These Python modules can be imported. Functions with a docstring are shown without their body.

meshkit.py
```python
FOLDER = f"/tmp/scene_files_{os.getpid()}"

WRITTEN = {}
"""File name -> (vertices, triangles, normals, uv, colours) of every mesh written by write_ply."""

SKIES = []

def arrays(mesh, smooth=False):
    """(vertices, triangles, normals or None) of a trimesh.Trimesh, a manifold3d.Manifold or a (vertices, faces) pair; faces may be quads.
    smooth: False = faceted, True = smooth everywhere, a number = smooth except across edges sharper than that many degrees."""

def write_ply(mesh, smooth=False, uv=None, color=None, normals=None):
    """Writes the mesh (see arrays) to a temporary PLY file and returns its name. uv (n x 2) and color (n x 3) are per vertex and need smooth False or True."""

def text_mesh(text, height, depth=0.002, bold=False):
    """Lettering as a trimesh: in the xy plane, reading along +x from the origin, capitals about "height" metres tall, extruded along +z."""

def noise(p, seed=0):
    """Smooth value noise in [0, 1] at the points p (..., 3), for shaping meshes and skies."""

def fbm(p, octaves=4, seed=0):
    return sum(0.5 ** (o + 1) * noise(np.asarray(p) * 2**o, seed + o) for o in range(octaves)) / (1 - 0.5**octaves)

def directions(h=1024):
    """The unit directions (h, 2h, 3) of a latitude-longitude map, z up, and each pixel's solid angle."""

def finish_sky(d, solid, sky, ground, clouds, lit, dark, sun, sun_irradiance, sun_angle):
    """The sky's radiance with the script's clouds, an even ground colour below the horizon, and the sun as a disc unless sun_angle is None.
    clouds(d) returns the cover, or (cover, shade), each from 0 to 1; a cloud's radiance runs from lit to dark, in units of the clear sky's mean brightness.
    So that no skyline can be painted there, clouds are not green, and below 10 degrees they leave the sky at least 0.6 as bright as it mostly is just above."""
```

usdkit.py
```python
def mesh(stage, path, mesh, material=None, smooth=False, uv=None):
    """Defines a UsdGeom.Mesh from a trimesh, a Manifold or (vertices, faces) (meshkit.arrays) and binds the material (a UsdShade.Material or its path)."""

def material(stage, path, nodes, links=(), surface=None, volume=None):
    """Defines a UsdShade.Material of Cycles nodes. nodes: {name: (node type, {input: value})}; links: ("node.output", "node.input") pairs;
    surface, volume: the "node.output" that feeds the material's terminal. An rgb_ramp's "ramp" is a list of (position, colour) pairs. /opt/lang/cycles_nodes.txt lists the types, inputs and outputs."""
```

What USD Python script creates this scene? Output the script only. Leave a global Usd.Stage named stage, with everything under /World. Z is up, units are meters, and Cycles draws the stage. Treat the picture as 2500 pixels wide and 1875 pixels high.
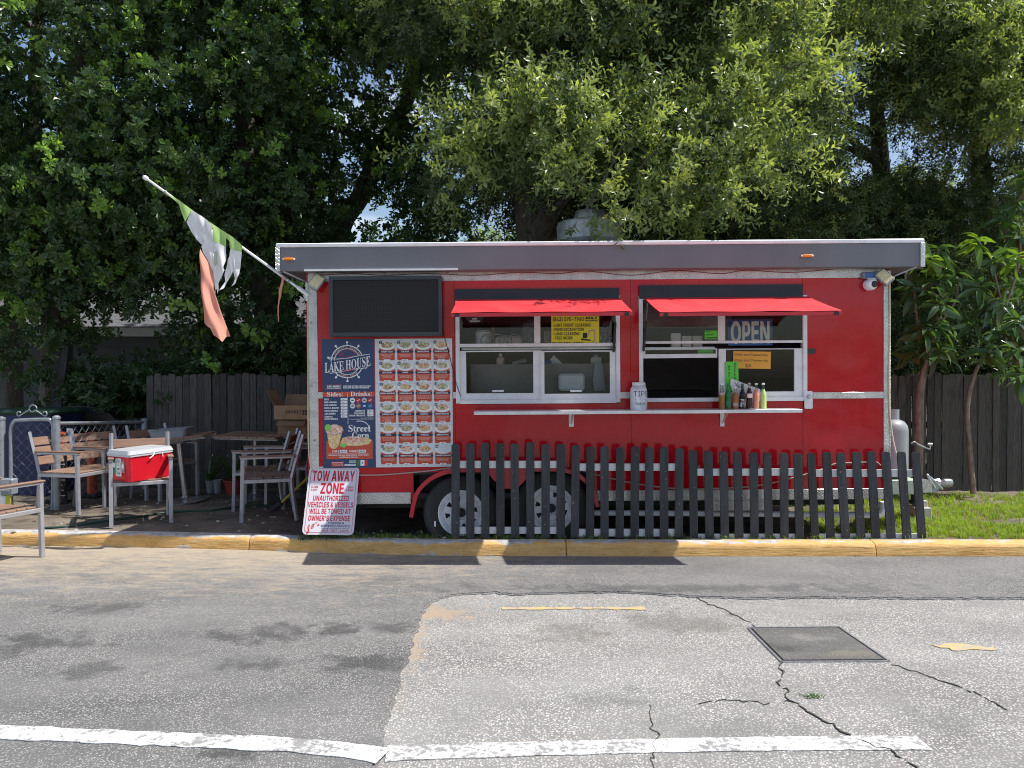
import math, random, glob
import numpy as np, trimesh, usdkit, meshkit
import manifold3d as m3
from pxr import Usd, UsdGeom, UsdLux, UsdShade, Gf, Sdf, Vt
from shapely.geometry import Polygon, Point, LineString, box as sbox
from shapely import affinity
from shapely.ops import unary_union

stage = Usd.Stage.CreateInMemory()
UsdGeom.SetStageUpAxis(stage, 'Z')
UsdGeom.SetStageMetersPerUnit(stage, 1.0)
WORLD = UsdGeom.Xform.Define(stage, '/World')
stage.SetDefaultPrim(WORLD.GetPrim())
rnd = random.Random(7)
rng = np.random.default_rng(7)
PI = math.pi

# ------------------------------------------------------------------ camera, sky, sun, exposure
CAM_H, FPX, HORIZON = 1.62, 1880.0, 911.0
PITCH = math.atan((937.5 - HORIZON) / FPX)
SUN = np.array([0.60, -0.04, 1.0]); SUN /= np.linalg.norm(SUN)
SKY_STRENGTH, SUN_INTENSITY, EXPOSURE = 0.108, 1.15, 0.55

cam = UsdGeom.Camera.Define(stage, '/World/camera')
cam.CreateHorizontalApertureAttr(36.0)
cam.CreateVerticalApertureAttr(27.0)
cam.CreateFocalLengthAttr(36.0 * FPX / 2500.0)
cam.CreateClippingRangeAttr((0.05, 2000.0))
cam.CreateFStopAttr(0.0)
cam.CreateExposureAttr(EXPOSURE)
cam.AddTranslateOp().Set(Gf.Vec3d(0, 0, CAM_H))
cam.AddRotateXOp().Set(90.0 - math.degrees(PITCH))

usdkit.material(stage, '/World/Looks/sky_look', {
    's': ('sky_texture', {'sky_type': 'single_scattering', 'sun_disc': False, 'sun_elevation': math.asin(SUN[2]),
                          'sun_rotation': math.atan2(SUN[0], SUN[1]), 'air_density': 1.0, 'aerosol_density': 1.6, 'ozone_density': 1.0}),
    'tc': ('texture_coordinate', {}),
    'mp': ('mapping', {'scale': (1.0, 1.0, 2.2)}),
    'n': ('noise_texture', {'scale': 2.1, 'detail': 6.0, 'roughness': 0.55, 'distortion': 0.3}),
    'r': ('map_range', {'from_min': 0.57, 'from_max': 0.78, 'clamp': True}),
    'w': ('color', {'value': (9.0, 9.2, 9.6)}),
    'm': ('mix', {}),
    'b': ('background_shader', {'strength': SKY_STRENGTH})},
    [('tc.generated', 'mp.vector'), ('mp.vector', 'n.vector'), ('n.fac', 'r.value'), ('r.result', 'm.fac'),
     ('s.color', 'm.color1'), ('w.color', 'm.color2'), ('m.color', 'b.color')], surface='b.background')
dome = UsdLux.DomeLight.Define(stage, '/World/sky')
UsdShade.MaterialBindingAPI.Apply(dome.GetPrim()).Bind(UsdShade.Material.Get(stage, '/World/Looks/sky_look'))
dome.GetPrim().SetCustomDataByKey('kind', 'structure')
sun = UsdLux.DistantLight.Define(stage, '/World/sun')
sun.CreateIntensityAttr(SUN_INTENSITY); sun.CreateAngleAttr(0.53); sun.CreateNormalizeAttr(True)
sun.CreateColorAttr(Gf.Vec3f(1.0, 0.965, 0.915))
_q = trimesh.geometry.align_vectors([0, 0, 1], SUN)
sun.AddTransformOp().Set(Gf.Matrix4d(*[float(x) for x in _q.T.ravel()]))

# ------------------------------------------------------------------ pixel of the photograph (2500 x 1875) -> point of the place
def ray(px, py):
    u, v = (px - 1250.0) / FPX, (937.5 - py) / FPX
    c, s = math.cos(PITCH), math.sin(PITCH)
    return np.array([u, c + v * s, -s + v * c])
def at(px, py, y):
    d = ray(px, py); return np.array([0, 0, CAM_H]) + d * (y / d[1])
def gnd(px, py, z=0.0):
    d = ray(px, py); return np.array([0, 0, CAM_H]) + d * ((z - CAM_H) / d[2])

# ------------------------------------------------------------------ prims
_used = {}
def _num(parent, name):
    k = (str(parent), name); n = _used.get(k, 0); _used[k] = n + 1
    return f'{parent}/{name}' + (f'_{n:03d}' if n else '')
def path_of(p): return str(p.GetPath()) if hasattr(p, 'GetPath') else str(p)
def tag(prim, label=None, cat=None, group=None, kind=None):
    for k, v in (('label', label), ('category', cat), ('group', group), ('kind', kind)):
        if v: prim.SetCustomDataByKey(k, v)
    return prim
def place(x, loc=(0, 0, 0), rot=(0, 0, 0)):
    x = UsdGeom.Xformable(x.GetPrim() if not isinstance(x, Usd.Prim) else x)
    x.ClearXformOpOrder()
    x.AddTranslateOp().Set(Gf.Vec3d(*map(float, loc)))
    if any(rot): x.AddRotateXYZOp().Set(Gf.Vec3f(*map(float, rot)))
def thing(name, label=None, cat=None, loc=(0, 0, 0), rot=(0, 0, 0), group=None, kind=None):
    x = UsdGeom.Xform.Define(stage, _num('/World', name)); place(x, loc, rot)
    return tag(x.GetPrim(), label, cat, group, kind)
def obj(name, mesh, m, parent='/World', smooth=False, label=None, kind=None):
    g = usdkit.mesh(stage, _num(path_of(parent), name), mesh, m, smooth)
    return tag(g.GetPrim(), label=label, kind=kind)
def copy_of(root, loc, rot=(0, 0, 0), label=None, group=None):
    was = root.GetCustomData(); base = root.GetName()
    x = UsdGeom.Xform.Define(stage, _num('/World', base))
    p = x.GetPrim(); p.GetReferences().AddInternalReference(root.GetPath())
    place(x, loc, rot); p.SetInstanceable(True)
    return tag(p, label or was.get('label'), was.get('category'), group or was.get('group'))

# ------------------------------------------------------------------ meshes
cat = trimesh.util.concatenate
def bx(x0, x1, y0, y1, z0, z1, ch=0.0):
    s = np.array([abs(x1 - x0), abs(y1 - y0), abs(z1 - z0)]); c = np.array([x0 + x1, y0 + y1, z0 + z1]) / 2
    if ch <= 0:
        m = trimesh.creation.box(s)
    else:
        ch = min(ch, s.min() * 0.45); h = s / 2; pts = []
        for sx in (-1, 1):
            for sy in (-1, 1):
                for sz in (-1, 1):
                    for k in range(3):
                        q = h - ch; q[k] = h[k]; pts.append(q * (sx, sy, sz))
        m = trimesh.convex.convex_hull(np.array(pts))
    m.apply_translation(c); return m
def frame_of(d):
    d = np.asarray(d, float); d = d / np.linalg.norm(d)
    a = np.cross(d, [0, 0, 1.0] if abs(d[2]) < 0.95 else [0, 1.0, 0]); a /= np.linalg.norm(a)
    return d, a, np.cross(d, a)
def bar(p, q, w, t=None, up=None, ch=0.0):
    p, q = np.asarray(p, float), np.asarray(q, float); t = t or w
    d, a, b = frame_of(q - p)
    if up is not None:
        a = np.cross(d, up); a /= np.linalg.norm(a); b = np.cross(a, d)
    m = bx(-w / 2, w / 2, -t / 2, t / 2, 0, np.linalg.norm(q - p), ch)
    T = np.eye(4); T[:3, 0] = a; T[:3, 1] = b; T[:3, 2] = d; T[:3, 3] = p
    if np.linalg.det(T[:3, :3]) < 0: T[:3, 0] *= -1
    m.apply_transform(T); return m
def tube(pts, r, n=8, cap=True):
    p = np.asarray(pts, float); r = np.broadcast_to(r, (len(p),))
    t = np.gradient(p, axis=0); t /= np.linalg.norm(t, axis=1, keepdims=True) + 1e-12
    a = np.zeros_like(p); a[0] = frame_of(t[0])[1]
    for i in range(1, len(p)):
        v = a[i - 1] - t[i] * (a[i - 1] @ t[i]); a[i] = v / (np.linalg.norm(v) + 1e-12)
    b = np.cross(t, a); ang = np.arange(n) * 2 * PI / n
    V = p[:, None] + r[:, None, None] * (np.cos(ang)[None, :, None] * a[:, None] + np.sin(ang)[None, :, None] * b[:, None])
    V = V.reshape(-1, 3); F = []
    for i in range(len(p) - 1):
        for j in range(n):
            k = (j + 1) % n; F += [[i * n + j, i * n + k, (i + 1) * n + k], [i * n + j, (i + 1) * n + k, (i + 1) * n + j]]
    if cap:
        c0, c1 = len(V), len(V) + 1; V = np.vstack([V, p[0], p[-1]])
        for j in range(n):
            k = (j + 1) % n; F += [[c0, k, j], [c1, (len(p) - 1) * n + j, (len(p) - 1) * n + k]]
    return trimesh.Trimesh(V, F, process=False)
def spline(pts, n=8):
    p = np.asarray(pts, float); P = np.vstack([2 * p[0] - p[1], p, 2 * p[-1] - p[-2]]); out = []
    for i in range(1, len(P) - 2):
        for t in np.linspace(0, 1, n, endpoint=False):
            a, b, c, d = P[i - 1], P[i], P[i + 1], P[i + 2]
            out.append(0.5 * (2 * b + (c - a) * t + (2 * a - 5 * b + 4 * c - d) * t * t + (3 * b - a - 3 * c + d) * t ** 3))
    return np.array(out + [p[-1]])
def lathe(prof, n=24, axis='z', loc=(0, 0, 0)):
    prof = np.asarray(prof, float); V, F = [], []
    for r, z in prof:
        for j in range(n): V.append((r * math.cos(2 * PI * j / n), r * math.sin(2 * PI * j / n), z))
    for i in range(len(prof) - 1):
        for j in range(n):
            k = (j + 1) % n; F += [[i * n + j, i * n + k, (i + 1) * n + k], [i * n + j, (i + 1) * n + k, (i + 1) * n + j]]
    m = trimesh.Trimesh(V, F, process=False)
    if axis == 'y': m.apply_transform(trimesh.transformations.rotation_matrix(-PI / 2, [1, 0, 0]))   # z -> y
    if axis == 'x': m.apply_transform(trimesh.transformations.rotation_matrix(PI / 2, [0, 1, 0]))
    m.apply_translation(loc); return m
def geoms(p): return [g for g in getattr(p, 'geoms', [p]) if g.geom_type == 'Polygon' and g.area > 0]
def prism(poly, y0, y1):
    """a polygon in x,z pushed from y0 to y1"""
    out = []
    for g in geoms(poly):
        m = trimesh.creation.extrude_polygon(g, abs(y1 - y0), engine='earcut')
        v = m.vertices.copy(); m.vertices = np.stack([v[:, 0], max(y0, y1) - v[:, 2], v[:, 1]], 1)
        out.append(m)
    return cat(out)
def slab(poly, z0, z1):
    return cat([(lambda m: (m.apply_translation([0, 0, z0]), m)[1])(trimesh.creation.extrude_polygon(g, z1 - z0, engine='earcut')) for g in geoms(poly)])
def flat(poly, y):
    """a printed shape: polygon in x,z lying at y, facing -y"""
    out = []
    for g in geoms(poly):
        v, f = trimesh.creation.triangulate_polygon(g, engine='earcut')
        out.append(trimesh.Trimesh(np.stack([v[:, 0], np.full(len(v), y), v[:, 1]], 1), f, process=False))
    m = cat(out)
    n = np.cross(m.vertices[m.faces[:, 1]] - m.vertices[m.faces[:, 0]], m.vertices[m.faces[:, 2]] - m.vertices[m.faces[:, 0]])[:, 1]
    f = m.faces.copy(); f[n > 0] = f[n > 0][:, ::-1]; m.faces = f
    return m
def xf(m, rot=(0, 0, 0), loc=(0, 0, 0)):
    m = m.copy(); m.apply_transform(trimesh.transformations.euler_matrix(*np.radians(rot))); m.apply_translation(loc); return m
def rrect(x0, z0, x1, z1, r): return sbox(x0 + r, z0 + r, x1 - r, z1 - r).buffer(r, quad_segs=4)

# ------------------------------------------------------------------ lettering as flat polygons
_FD = glob.glob('/opt/blender-*/*/datafiles/fonts/')[0]
_fonts, _texts = {}, {}
def text(s, x0, z0, h, w=None, font='inter', weight=700, align='l', tol=0.7):
    """polygon of the words: capitals h tall on the base line z0; w squeezes the whole line to that width"""
    from PIL import Image, ImageDraw, ImageFont
    key = (s, font, weight, tol)
    if key not in _texts:
        fk = (font, weight)
        if fk not in _fonts:
            f = ImageFont.truetype(_FD + {'inter': 'Inter.woff2', 'serif': 'NotoSansMath-Regular.woff2', 'script': 'NotoSansMath-Regular.woff2'}[font], 96)
            if font == 'inter':
                try:
                    ax = f.get_variation_axes(); f.set_variation_by_axes([weight if 'eight' in str(a.get('name')) else a['default'] for a in ax])
                except Exception: pass
            _fonts[fk] = f
        f = _fonts[fk]; q = s
        if font == 'serif': q = ''.join(chr(0x1D400 + ord(c) - 65) if 'A' <= c <= 'Z' else chr(0x1D41A + ord(c) - 97) if 'a' <= c <= 'z' else chr(0x1D7CE + ord(c) - 48) if c.isdigit() else c for c in s)
        if font == 'script': q = ''.join(chr(0x1D4D0 + ord(c) - 65) if 'A' <= c <= 'Z' else chr(0x1D4EA + ord(c) - 97) if 'a' <= c <= 'z' else c for c in s)
        b = f.getbbox(q, anchor='ls'); im = Image.new('L', (b[2] - b[0] + 8, b[3] - b[1] + 8))
        ImageDraw.Draw(im).text((4 - b[0], 4 - b[1]), q, 255, f, anchor='ls')
        on = np.pad(np.asarray(im) > 127, ((0, 0), (1, 1))).astype(np.int8)
        rows, st = np.nonzero(np.diff(on, axis=1) == 1); en = np.nonzero(np.diff(on, axis=1) == -1)[1]
        from shapely import box as vbox
        sh = unary_union(list(vbox(st, -rows - 1, en, -rows))).buffer(0.6).buffer(-0.6).simplify(tol)
        _texts[key] = affinity.translate(sh, -4, 4 - b[1])
    sh = _texts[key]; k = h / 70.0; mn = sh.bounds; kx = k if w is None else w / (mn[2] - mn[0])
    sh = affinity.scale(affinity.translate(sh, -mn[0], 0), kx, k, origin=(0, 0))
    W = (mn[2] - mn[0]) * kx; dx = {'l': 0, 'c': -W / 2, 'r': -W}[align]
    return affinity.translate(sh, x0 + dx, z0)
def stroke(pts, r): return LineString(pts).buffer(r, quad_segs=2)

# ------------------------------------------------------------------ materials
LK = '/World/Looks/'
def mat(name, c, rough=0.5, var=0.12, scale=6.0, metal=0.0, bump=0.0, bscale=60.0, spec=0.5, stretch=(1, 1, 1), c2=None, coat=0.0, detail=5.0, bdist=0.004, rand=0.0, lo=0.35, hi=0.65):
    """principled paint whose colour runs from c to c2 (or +-var) with a noise in world space; rand varies it per object"""
    c = np.array(c, float); a = c * (1 - var) if c2 is None else c; b = c * (1 + var) if c2 is None else np.array(c2, float)
    N = {'g': ('geometry', {}), 'mp': ('mapping', {'scale': stretch}), 'n': ('noise_texture', {'scale': scale, 'detail': detail, 'roughness': 0.6}),
         'r': ('rgb_ramp', {'ramp': [(lo, tuple(a)), (hi, tuple(b))]}),
         'p': ('principled_bsdf', {'roughness': rough, 'metallic': metal, 'specular_ior_level': spec, 'coat_weight': coat})}
    L = [('g.position', 'mp.vector'), ('mp.vector', 'n.vector'), ('n.fac', 'r.fac')]
    last = 'r.color'
    if rand:
        N['o'] = ('object_info', {}); N['mr'] = ('map_range', {'to_min': 1 - rand, 'to_max': 1 + rand})
        N['h'] = ('hsv', {}); L += [('o.random', 'mr.value'), ('mr.result', 'h.value'), (last, 'h.color')]; last = 'h.color'
    L.append((last, 'p.base_color'))
    if bump:
        N['bn'] = ('noise_texture', {'scale': bscale, 'detail': 4.0}); N['b'] = ('bump', {'strength': bump, 'distance': bdist})
        L += [('mp.vector', 'bn.vector'), ('bn.fac', 'b.height'), ('b.normal', 'p.normal')]
    return usdkit.material(stage, LK + name, N, L, surface='p.BSDF')
def plain(name, c, rough=0.5, metal=0.0, spec=0.5, **k):
    return usdkit.material(stage, LK + name, {'p': ('principled_bsdf', {'base_color': c, 'roughness': rough, 'metallic': metal, 'specular_ior_level': spec, **k})}, [], surface='p.BSDF')

M = {}
M['red_panel'] = usdkit.material(stage, LK + 'red_panel', {
    'g': ('geometry', {}), 'n': ('noise_texture', {'scale': 1.1, 'detail': 2.0, 'roughness': 0.35}), 'ms': ('mapping', {'scale': (9, 1, .5)}), 'ns': ('noise_texture', {'scale': 1.6, 'detail': 7.0, 'roughness': 0.7}), 'rs': ('map_range', {'from_min': 0.5, 'from_max': 0.8, 'to_max': 0.34, 'clamp': True}), 'fade': ('mix', {'color2': (0.44, 0.035, 0.042)}), 'n2': ('noise_texture', {'scale': 30.0, 'detail': 5.0, 'roughness': 0.7}),
    'b': ('bump', {'strength': 0.6, 'distance': 0.09}), 'r': ('rgb_ramp', {'ramp': [(0.3, (0.42, 0.006, 0.012)), (0.7, (0.50, 0.010, 0.018))]}),
    'rr': ('map_range', {'from_min': 0.35, 'from_max': 0.75, 'to_min': 0.07, 'to_max': 0.16}),
    'p': ('principled_bsdf', {'specular_ior_level': 0.42})},
    [('g.position', 'n.vector'), ('g.position', 'n2.vector'), ('n.fac', 'b.height'), ('b.normal', 'p.normal'), ('n2.fac', 'r.fac'), ('g.position', 'ms.vector'), ('ms.vector', 'ns.vector'), ('ns.fac', 'rs.value'), ('rs.result', 'fade.fac'), ('r.color', 'fade.color1'), ('fade.color', 'p.base_color'), ('ns.fac', 'rr.value'), ('rr.result', 'p.roughness')], surface='p.BSDF')
M['red_awning'] = mat('red_awning', (0.64, 0.02, 0.03), 0.6, 0.08, 5, c2=(0.50, 0.045, 0.05), bump=0.35, bscale=14, stretch=(1, .6, .6), lo=.4, hi=.75, bdist=.01)
M['red_fender'] = mat('red_fender', (0.46, 0.018, 0.03), 0.3, 0.1, 9)
M['grey_cap'] = mat('grey_cap', (0.155, 0.158, 0.172), 0.42, 0.10, 1.6, stretch=(1, 1, .25))
def diamond(name, c, rough):
    return usdkit.material(stage, LK + name, {
        'g': ('geometry', {}), 'ma': ('mapping', {'rotation': (0, PI / 4, 0)}), 'mb': ('mapping', {'rotation': (0, -PI / 4, 0)}),
        'wa': ('wave_texture', {'scale': 14.0, 'bands_direction': 'x'}), 'wb': ('wave_texture', {'scale': 14.0, 'bands_direction': 'x'}),
        'ck': ('checker_texture', {'scale': 32.0, 'color1': (0, 0, 0), 'color2': (1, 1, 1)}), 'mx': ('mix_float', {}),
        'pw': ('map_range', {'from_min': 0.55, 'from_max': 0.85, 'clamp': True}),
        'b': ('bump', {'strength': 0.9, 'distance': 0.004}),
        'n': ('noise_texture', {'scale': 9.0, 'detail': 6.0}), 'r': ('rgb_ramp', {'ramp': [(0.3, tuple(np.array(c) * 0.72)), (0.7, c)]}),
        'p': ('principled_bsdf', {'metallic': 0.75, 'roughness': rough})},
        [('g.position', 'ma.vector'), ('g.position', 'mb.vector'), ('ma.vector', 'wa.vector'), ('mb.vector', 'wb.vector'), ('ma.vector', 'ck.vector'),
         ('wa.fac', 'mx.a'), ('wb.fac', 'mx.b'), ('ck.fac', 'mx.fac'), ('mx.result', 'pw.value'), ('pw.result', 'b.height'), ('b.normal', 'p.normal'),
         ('g.position', 'n.vector'), ('n.fac', 'r.fac'), ('r.color', 'p.base_color')], surface='p.BSDF')
M['diamond_plate'] = diamond('diamond_plate', (0.72, 0.71, 0.68), 0.34)
M['aluminium'] = mat('aluminium', (0.62, 0.62, 0.63), 0.38, 0.1, 14, metal=0.6)
M['white_frame'] = mat('white_frame', (0.74, 0.74, 0.76), 0.4, 0.08, 10)
M['dull_metal'] = mat('dull_metal', (0.36, 0.37, 0.38), 0.45, 0.2, 20, metal=0.7)
M['chair_metal'] = mat('chair_metal', (0.36, 0.36, 0.38), 0.4, 0.1, 14, metal=0.35)
M['chair_slat'] = mat('chair_slat', (0.24, 0.145, 0.10), 0.6, 0.14, 5, stretch=(1, 1, 8), bump=0.15)
M['table_slat'] = mat('table_slat', (0.25, 0.15, 0.10), 0.6, 0.15, 7)
M['black'] = plain('black', (0.012, 0.012, 0.014), 0.55)
M['black_tape'] = mat('black_tape', (0.010, 0.011, 0.018), 0.38, 0.2, 8, bump=0.5, bscale=10, bdist=0.01)
M['rubber'] = mat('rubber', (0.018, 0.018, 0.018), 0.75, 0.25, 18, bump=0.3, bscale=120)
M['wheel_paint'] = mat('wheel_paint', (0.68, 0.69, 0.71), 0.35, 0.08, 12)
M['white'] = mat('white', (0.76, 0.76, 0.76), 0.45, 0.05, 12)
M['sign_white'] = plain('sign_white', (0.68, 0.64, 0.69), 0.25)
M['sign_red'] = plain('sign_red', (0.55, 0.02, 0.035), 0.3)
M['navy'] = plain('navy', (0.028, 0.05, 0.125), 0.35)
M['navy_dark'] = plain('navy_dark', (0.02, 0.022, 0.06), 0.4)
M['orange_red'] = plain('orange_red', (0.55, 0.075, 0.035), 0.4)
M['print_white'] = plain('print_white', (0.80, 0.80, 0.80), 0.4)
M['print_pink'] = plain('print_pink', (0.82, 0.55, 0.48), 0.5)
M['print_red'] = plain('print_red', (0.45, 0.03, 0.04), 0.5)
M['ink'] = plain('ink', (0.015, 0.015, 0.02), 0.5)
M['print_green'] = plain('print_green', (0.03, 0.17, 0.09), 0.5)
M['lime'] = plain('lime', (0.25, 0.55, 0.10), 0.5)
M['menu_ground'] = mat('menu_ground', (0.66, 0.68, 0.70), 0.4, 0.08, 14, stretch=(1, 1, 12))
M['plank_line'] = plain('plank_line', (0.50, 0.52, 0.55), 0.5)
M['yellow_sign'] = plain('yellow_sign', (0.72, 0.66, 0.03), 0.45)
M['open_blue'] = plain('open_blue', (0.012, 0.08, 0.26), 0.45)
M['open_letters'] = plain('open_letters', (0.88, 0.86, 0.82), 0.5)
M['green_paper'] = plain('green_paper', (0.12, 0.62, 0.06), 0.6)
M['orange_paper'] = plain('orange_paper', (0.75, 0.36, 0.045), 0.6)
M['white_paper'] = plain('white_paper', (0.74, 0.73, 0.70), 0.6)
M['amber'] = plain('amber', (0.75, 0.22, 0.02), 0.25)
M['lamp_glass'] = mat('lamp_glass', (0.62, 0.55, 0.30), 0.25, 0.15, 60)
M['blue_plastic'] = plain('blue_plastic', (0.03, 0.12, 0.35), 0.4)
M['screen'] = usdkit.material(stage, LK + 'screen', {
    'g': ('geometry', {}), 'v': ('voronoi_texture', {'scale': 75.0, 'randomness': 0.0}), 'r': ('rgb_ramp', {'ramp': [(0.2, (0.026, 0.02, 0.018)), (0.42, (0.005, 0.004, 0.004))]}),
    'p': ('principled_bsdf', {'roughness': 0.7})}, [('g.position', 'v.vector'), ('v.distance', 'r.fac'), ('r.color', 'p.base_color')], surface='p.BSDF')
def pane(name, tint, rough=0.0, ior=1.5):
    return usdkit.material(stage, LK + name, {'t': ('transparent_bsdf', {'color': tint}), 'gl': ('glossy_bsdf', {'color': (1, 1, 1), 'roughness': rough}),
        'f': ('fresnel', {'IOR': ior}), 'm': ('mix_closure', {})}, [('f.fac', 'm.fac'), ('t.BSDF', 'm.closure1'), ('gl.BSDF', 'm.closure2')], surface='m.closure')
M['pane'] = pane('pane', (0.90, 0.92, 0.92), ior=1.36)
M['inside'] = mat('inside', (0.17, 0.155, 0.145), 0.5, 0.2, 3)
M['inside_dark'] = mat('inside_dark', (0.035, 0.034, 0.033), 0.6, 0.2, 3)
M['steel'] = mat('steel', (0.45, 0.45, 0.46), 0.25, 0.15, 8, metal=0.8)
M['cardboard'] = mat('cardboard', (0.33, 0.21, 0.11), 0.75, 0.12, 8)
M['cardboard_in'] = mat('cardboard_in', (0.25, 0.16, 0.09), 0.75, 0.12, 8)
M['cooler_red'] = plain('cooler_red', (0.60, 0.012, 0.025), 0.28)
M['tub_grey'] = plain('tub_grey', (0.20, 0.225, 0.25), 0.4)
M['picket_black'] = usdkit.material(stage, LK + 'picket_black', {'g': ('geometry', {}), 'mp': ('mapping', {'scale': (1, 1, .12)}), 'n': ('noise_texture', {'scale': 30.0, 'detail': 6.0}), 'o': ('object_info', {}),
    'r': ('rgb_ramp', {'ramp': [(0.3, (0.013, 0.014, 0.017)), (0.7, (0.034, 0.036, 0.042))]}), 'c': ('noise_texture', {'scale': 42.0, 'detail': 3.0}), 'cr': ('map_range', {'from_min': 0.70, 'from_max': 0.74, 'clamp': True}), 'm': ('mix', {'color2': (0.30, 0.28, 0.25)}),
    'v': ('map_range', {'to_min': 0.7, 'to_max': 1.35}), 'h': ('hsv', {}), 'b': ('bump', {'strength': 0.35, 'distance': 0.004}), 'p': ('principled_bsdf', {'roughness': 0.55})},
    [('g.position', 'mp.vector'), ('mp.vector', 'n.vector'), ('n.fac', 'r.fac'), ('o.random', 'v.value'), ('v.result', 'h.value'), ('r.color', 'h.color'), ('g.position', 'c.vector'), ('c.fac', 'cr.value'), ('cr.result', 'm.fac'), ('h.color', 'm.color1'), ('m.color', 'p.base_color'), ('n.fac', 'b.height'), ('b.normal', 'p.normal')], surface='p.BSDF')
M['rail_white'] = mat('rail_white', (0.66, 0.66, 0.65), 0.6, 0.15, 14, c2=(0.45, 0.44, 0.42), lo=0.5, hi=0.8)
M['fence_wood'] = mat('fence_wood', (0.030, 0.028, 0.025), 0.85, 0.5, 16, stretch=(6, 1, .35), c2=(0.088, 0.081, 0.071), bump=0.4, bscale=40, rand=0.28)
M['galvanised'] = mat('galvanised', (0.30, 0.33, 0.36), 0.45, 0.15, 20, metal=0.5)
M['bark'] = mat('bark', (0.07, 0.055, 0.042), 0.9, 0.4, 8, stretch=(3, 3, .7), c2=(0.13, 0.11, 0.09), bump=0.9, bscale=18, bdist=0.03)
M['mango_bark'] = mat('mango_bark', (0.14, 0.10, 0.07), 0.85, 0.3, 12, stretch=(2, 2, .8), c2=(0.26, 0.20, 0.15), bump=0.5, bscale=30, bdist=0.01)
M['hose_green'] = plain('hose_green', (0.012, 0.05, 0.035), 0.45)
M['cream_cable'] = plain('cream_cable', (0.58, 0.50, 0.34), 0.55)
M['rope'] = plain('rope', (0.42, 0.33, 0.28), 0.7)
M['red_wire'] = plain('red_wire', (0.18, 0.02, 0.02), 0.5)
M['concrete'] = mat('concrete', (0.42, 0.39, 0.35), 0.85, 0.15, 14, bump=0.4, bscale=80)
M['pale_green'] = mat('pale_green', (0.36, 0.46, 0.36), 0.5, 0.1, 20)
M['tank_paint'] = plain('tank_paint', (0.24, 0.265, 0.28), 0.4)
M['yellow_handle'] = plain('yellow_handle', (0.45, 0.40, 0.05), 0.4)
M['bin_blue'] = plain('bin_blue', (0.004, 0.010, 0.05), 0.5)
M['bin_lid'] = plain('bin_lid', (0.014, 0.045, 0.025), 0.5)
M['grill_black'] = plain('grill_black', (0.012, 0.010, 0.010), 0.35)
M['orange_post'] = plain('orange_post', (0.50, 0.07, 0.02), 0.5)
M['terracotta'] = plain('terracotta', (0.30, 0.03, 0.025), 0.5)
M['house_wall'] = mat('house_wall', (0.11, 0.12, 0.135), 0.7, 0.1, 2)
M['shingle'] = mat('shingle', (0.085, 0.085, 0.09), 0.85, 0.3, 14, rand=0.2)
M['flag_green'] = None
def cloth(name, c):
    return usdkit.material(stage, LK + name, {'d': ('diffuse_bsdf', {'color': c}), 't': ('translucent_bsdf', {'color': c}), 'm': ('mix_closure', {'fac': 0.2})},
        [('d.BSDF', 'm.closure1'), ('t.BSDF', 'm.closure2')], surface='m.closure')
M['flag_green'] = cloth('flag_green', (0.42, 0.62, 0.22)); M['flag_white'] = cloth('flag_white', (0.88, 0.88, 0.87)); M['flag_pale'] = cloth('flag_pale', (0.56, 0.64, 0.46)); M['flag_red'] = cloth('flag_red', (0.80, 0.36, 0.27))
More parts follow.
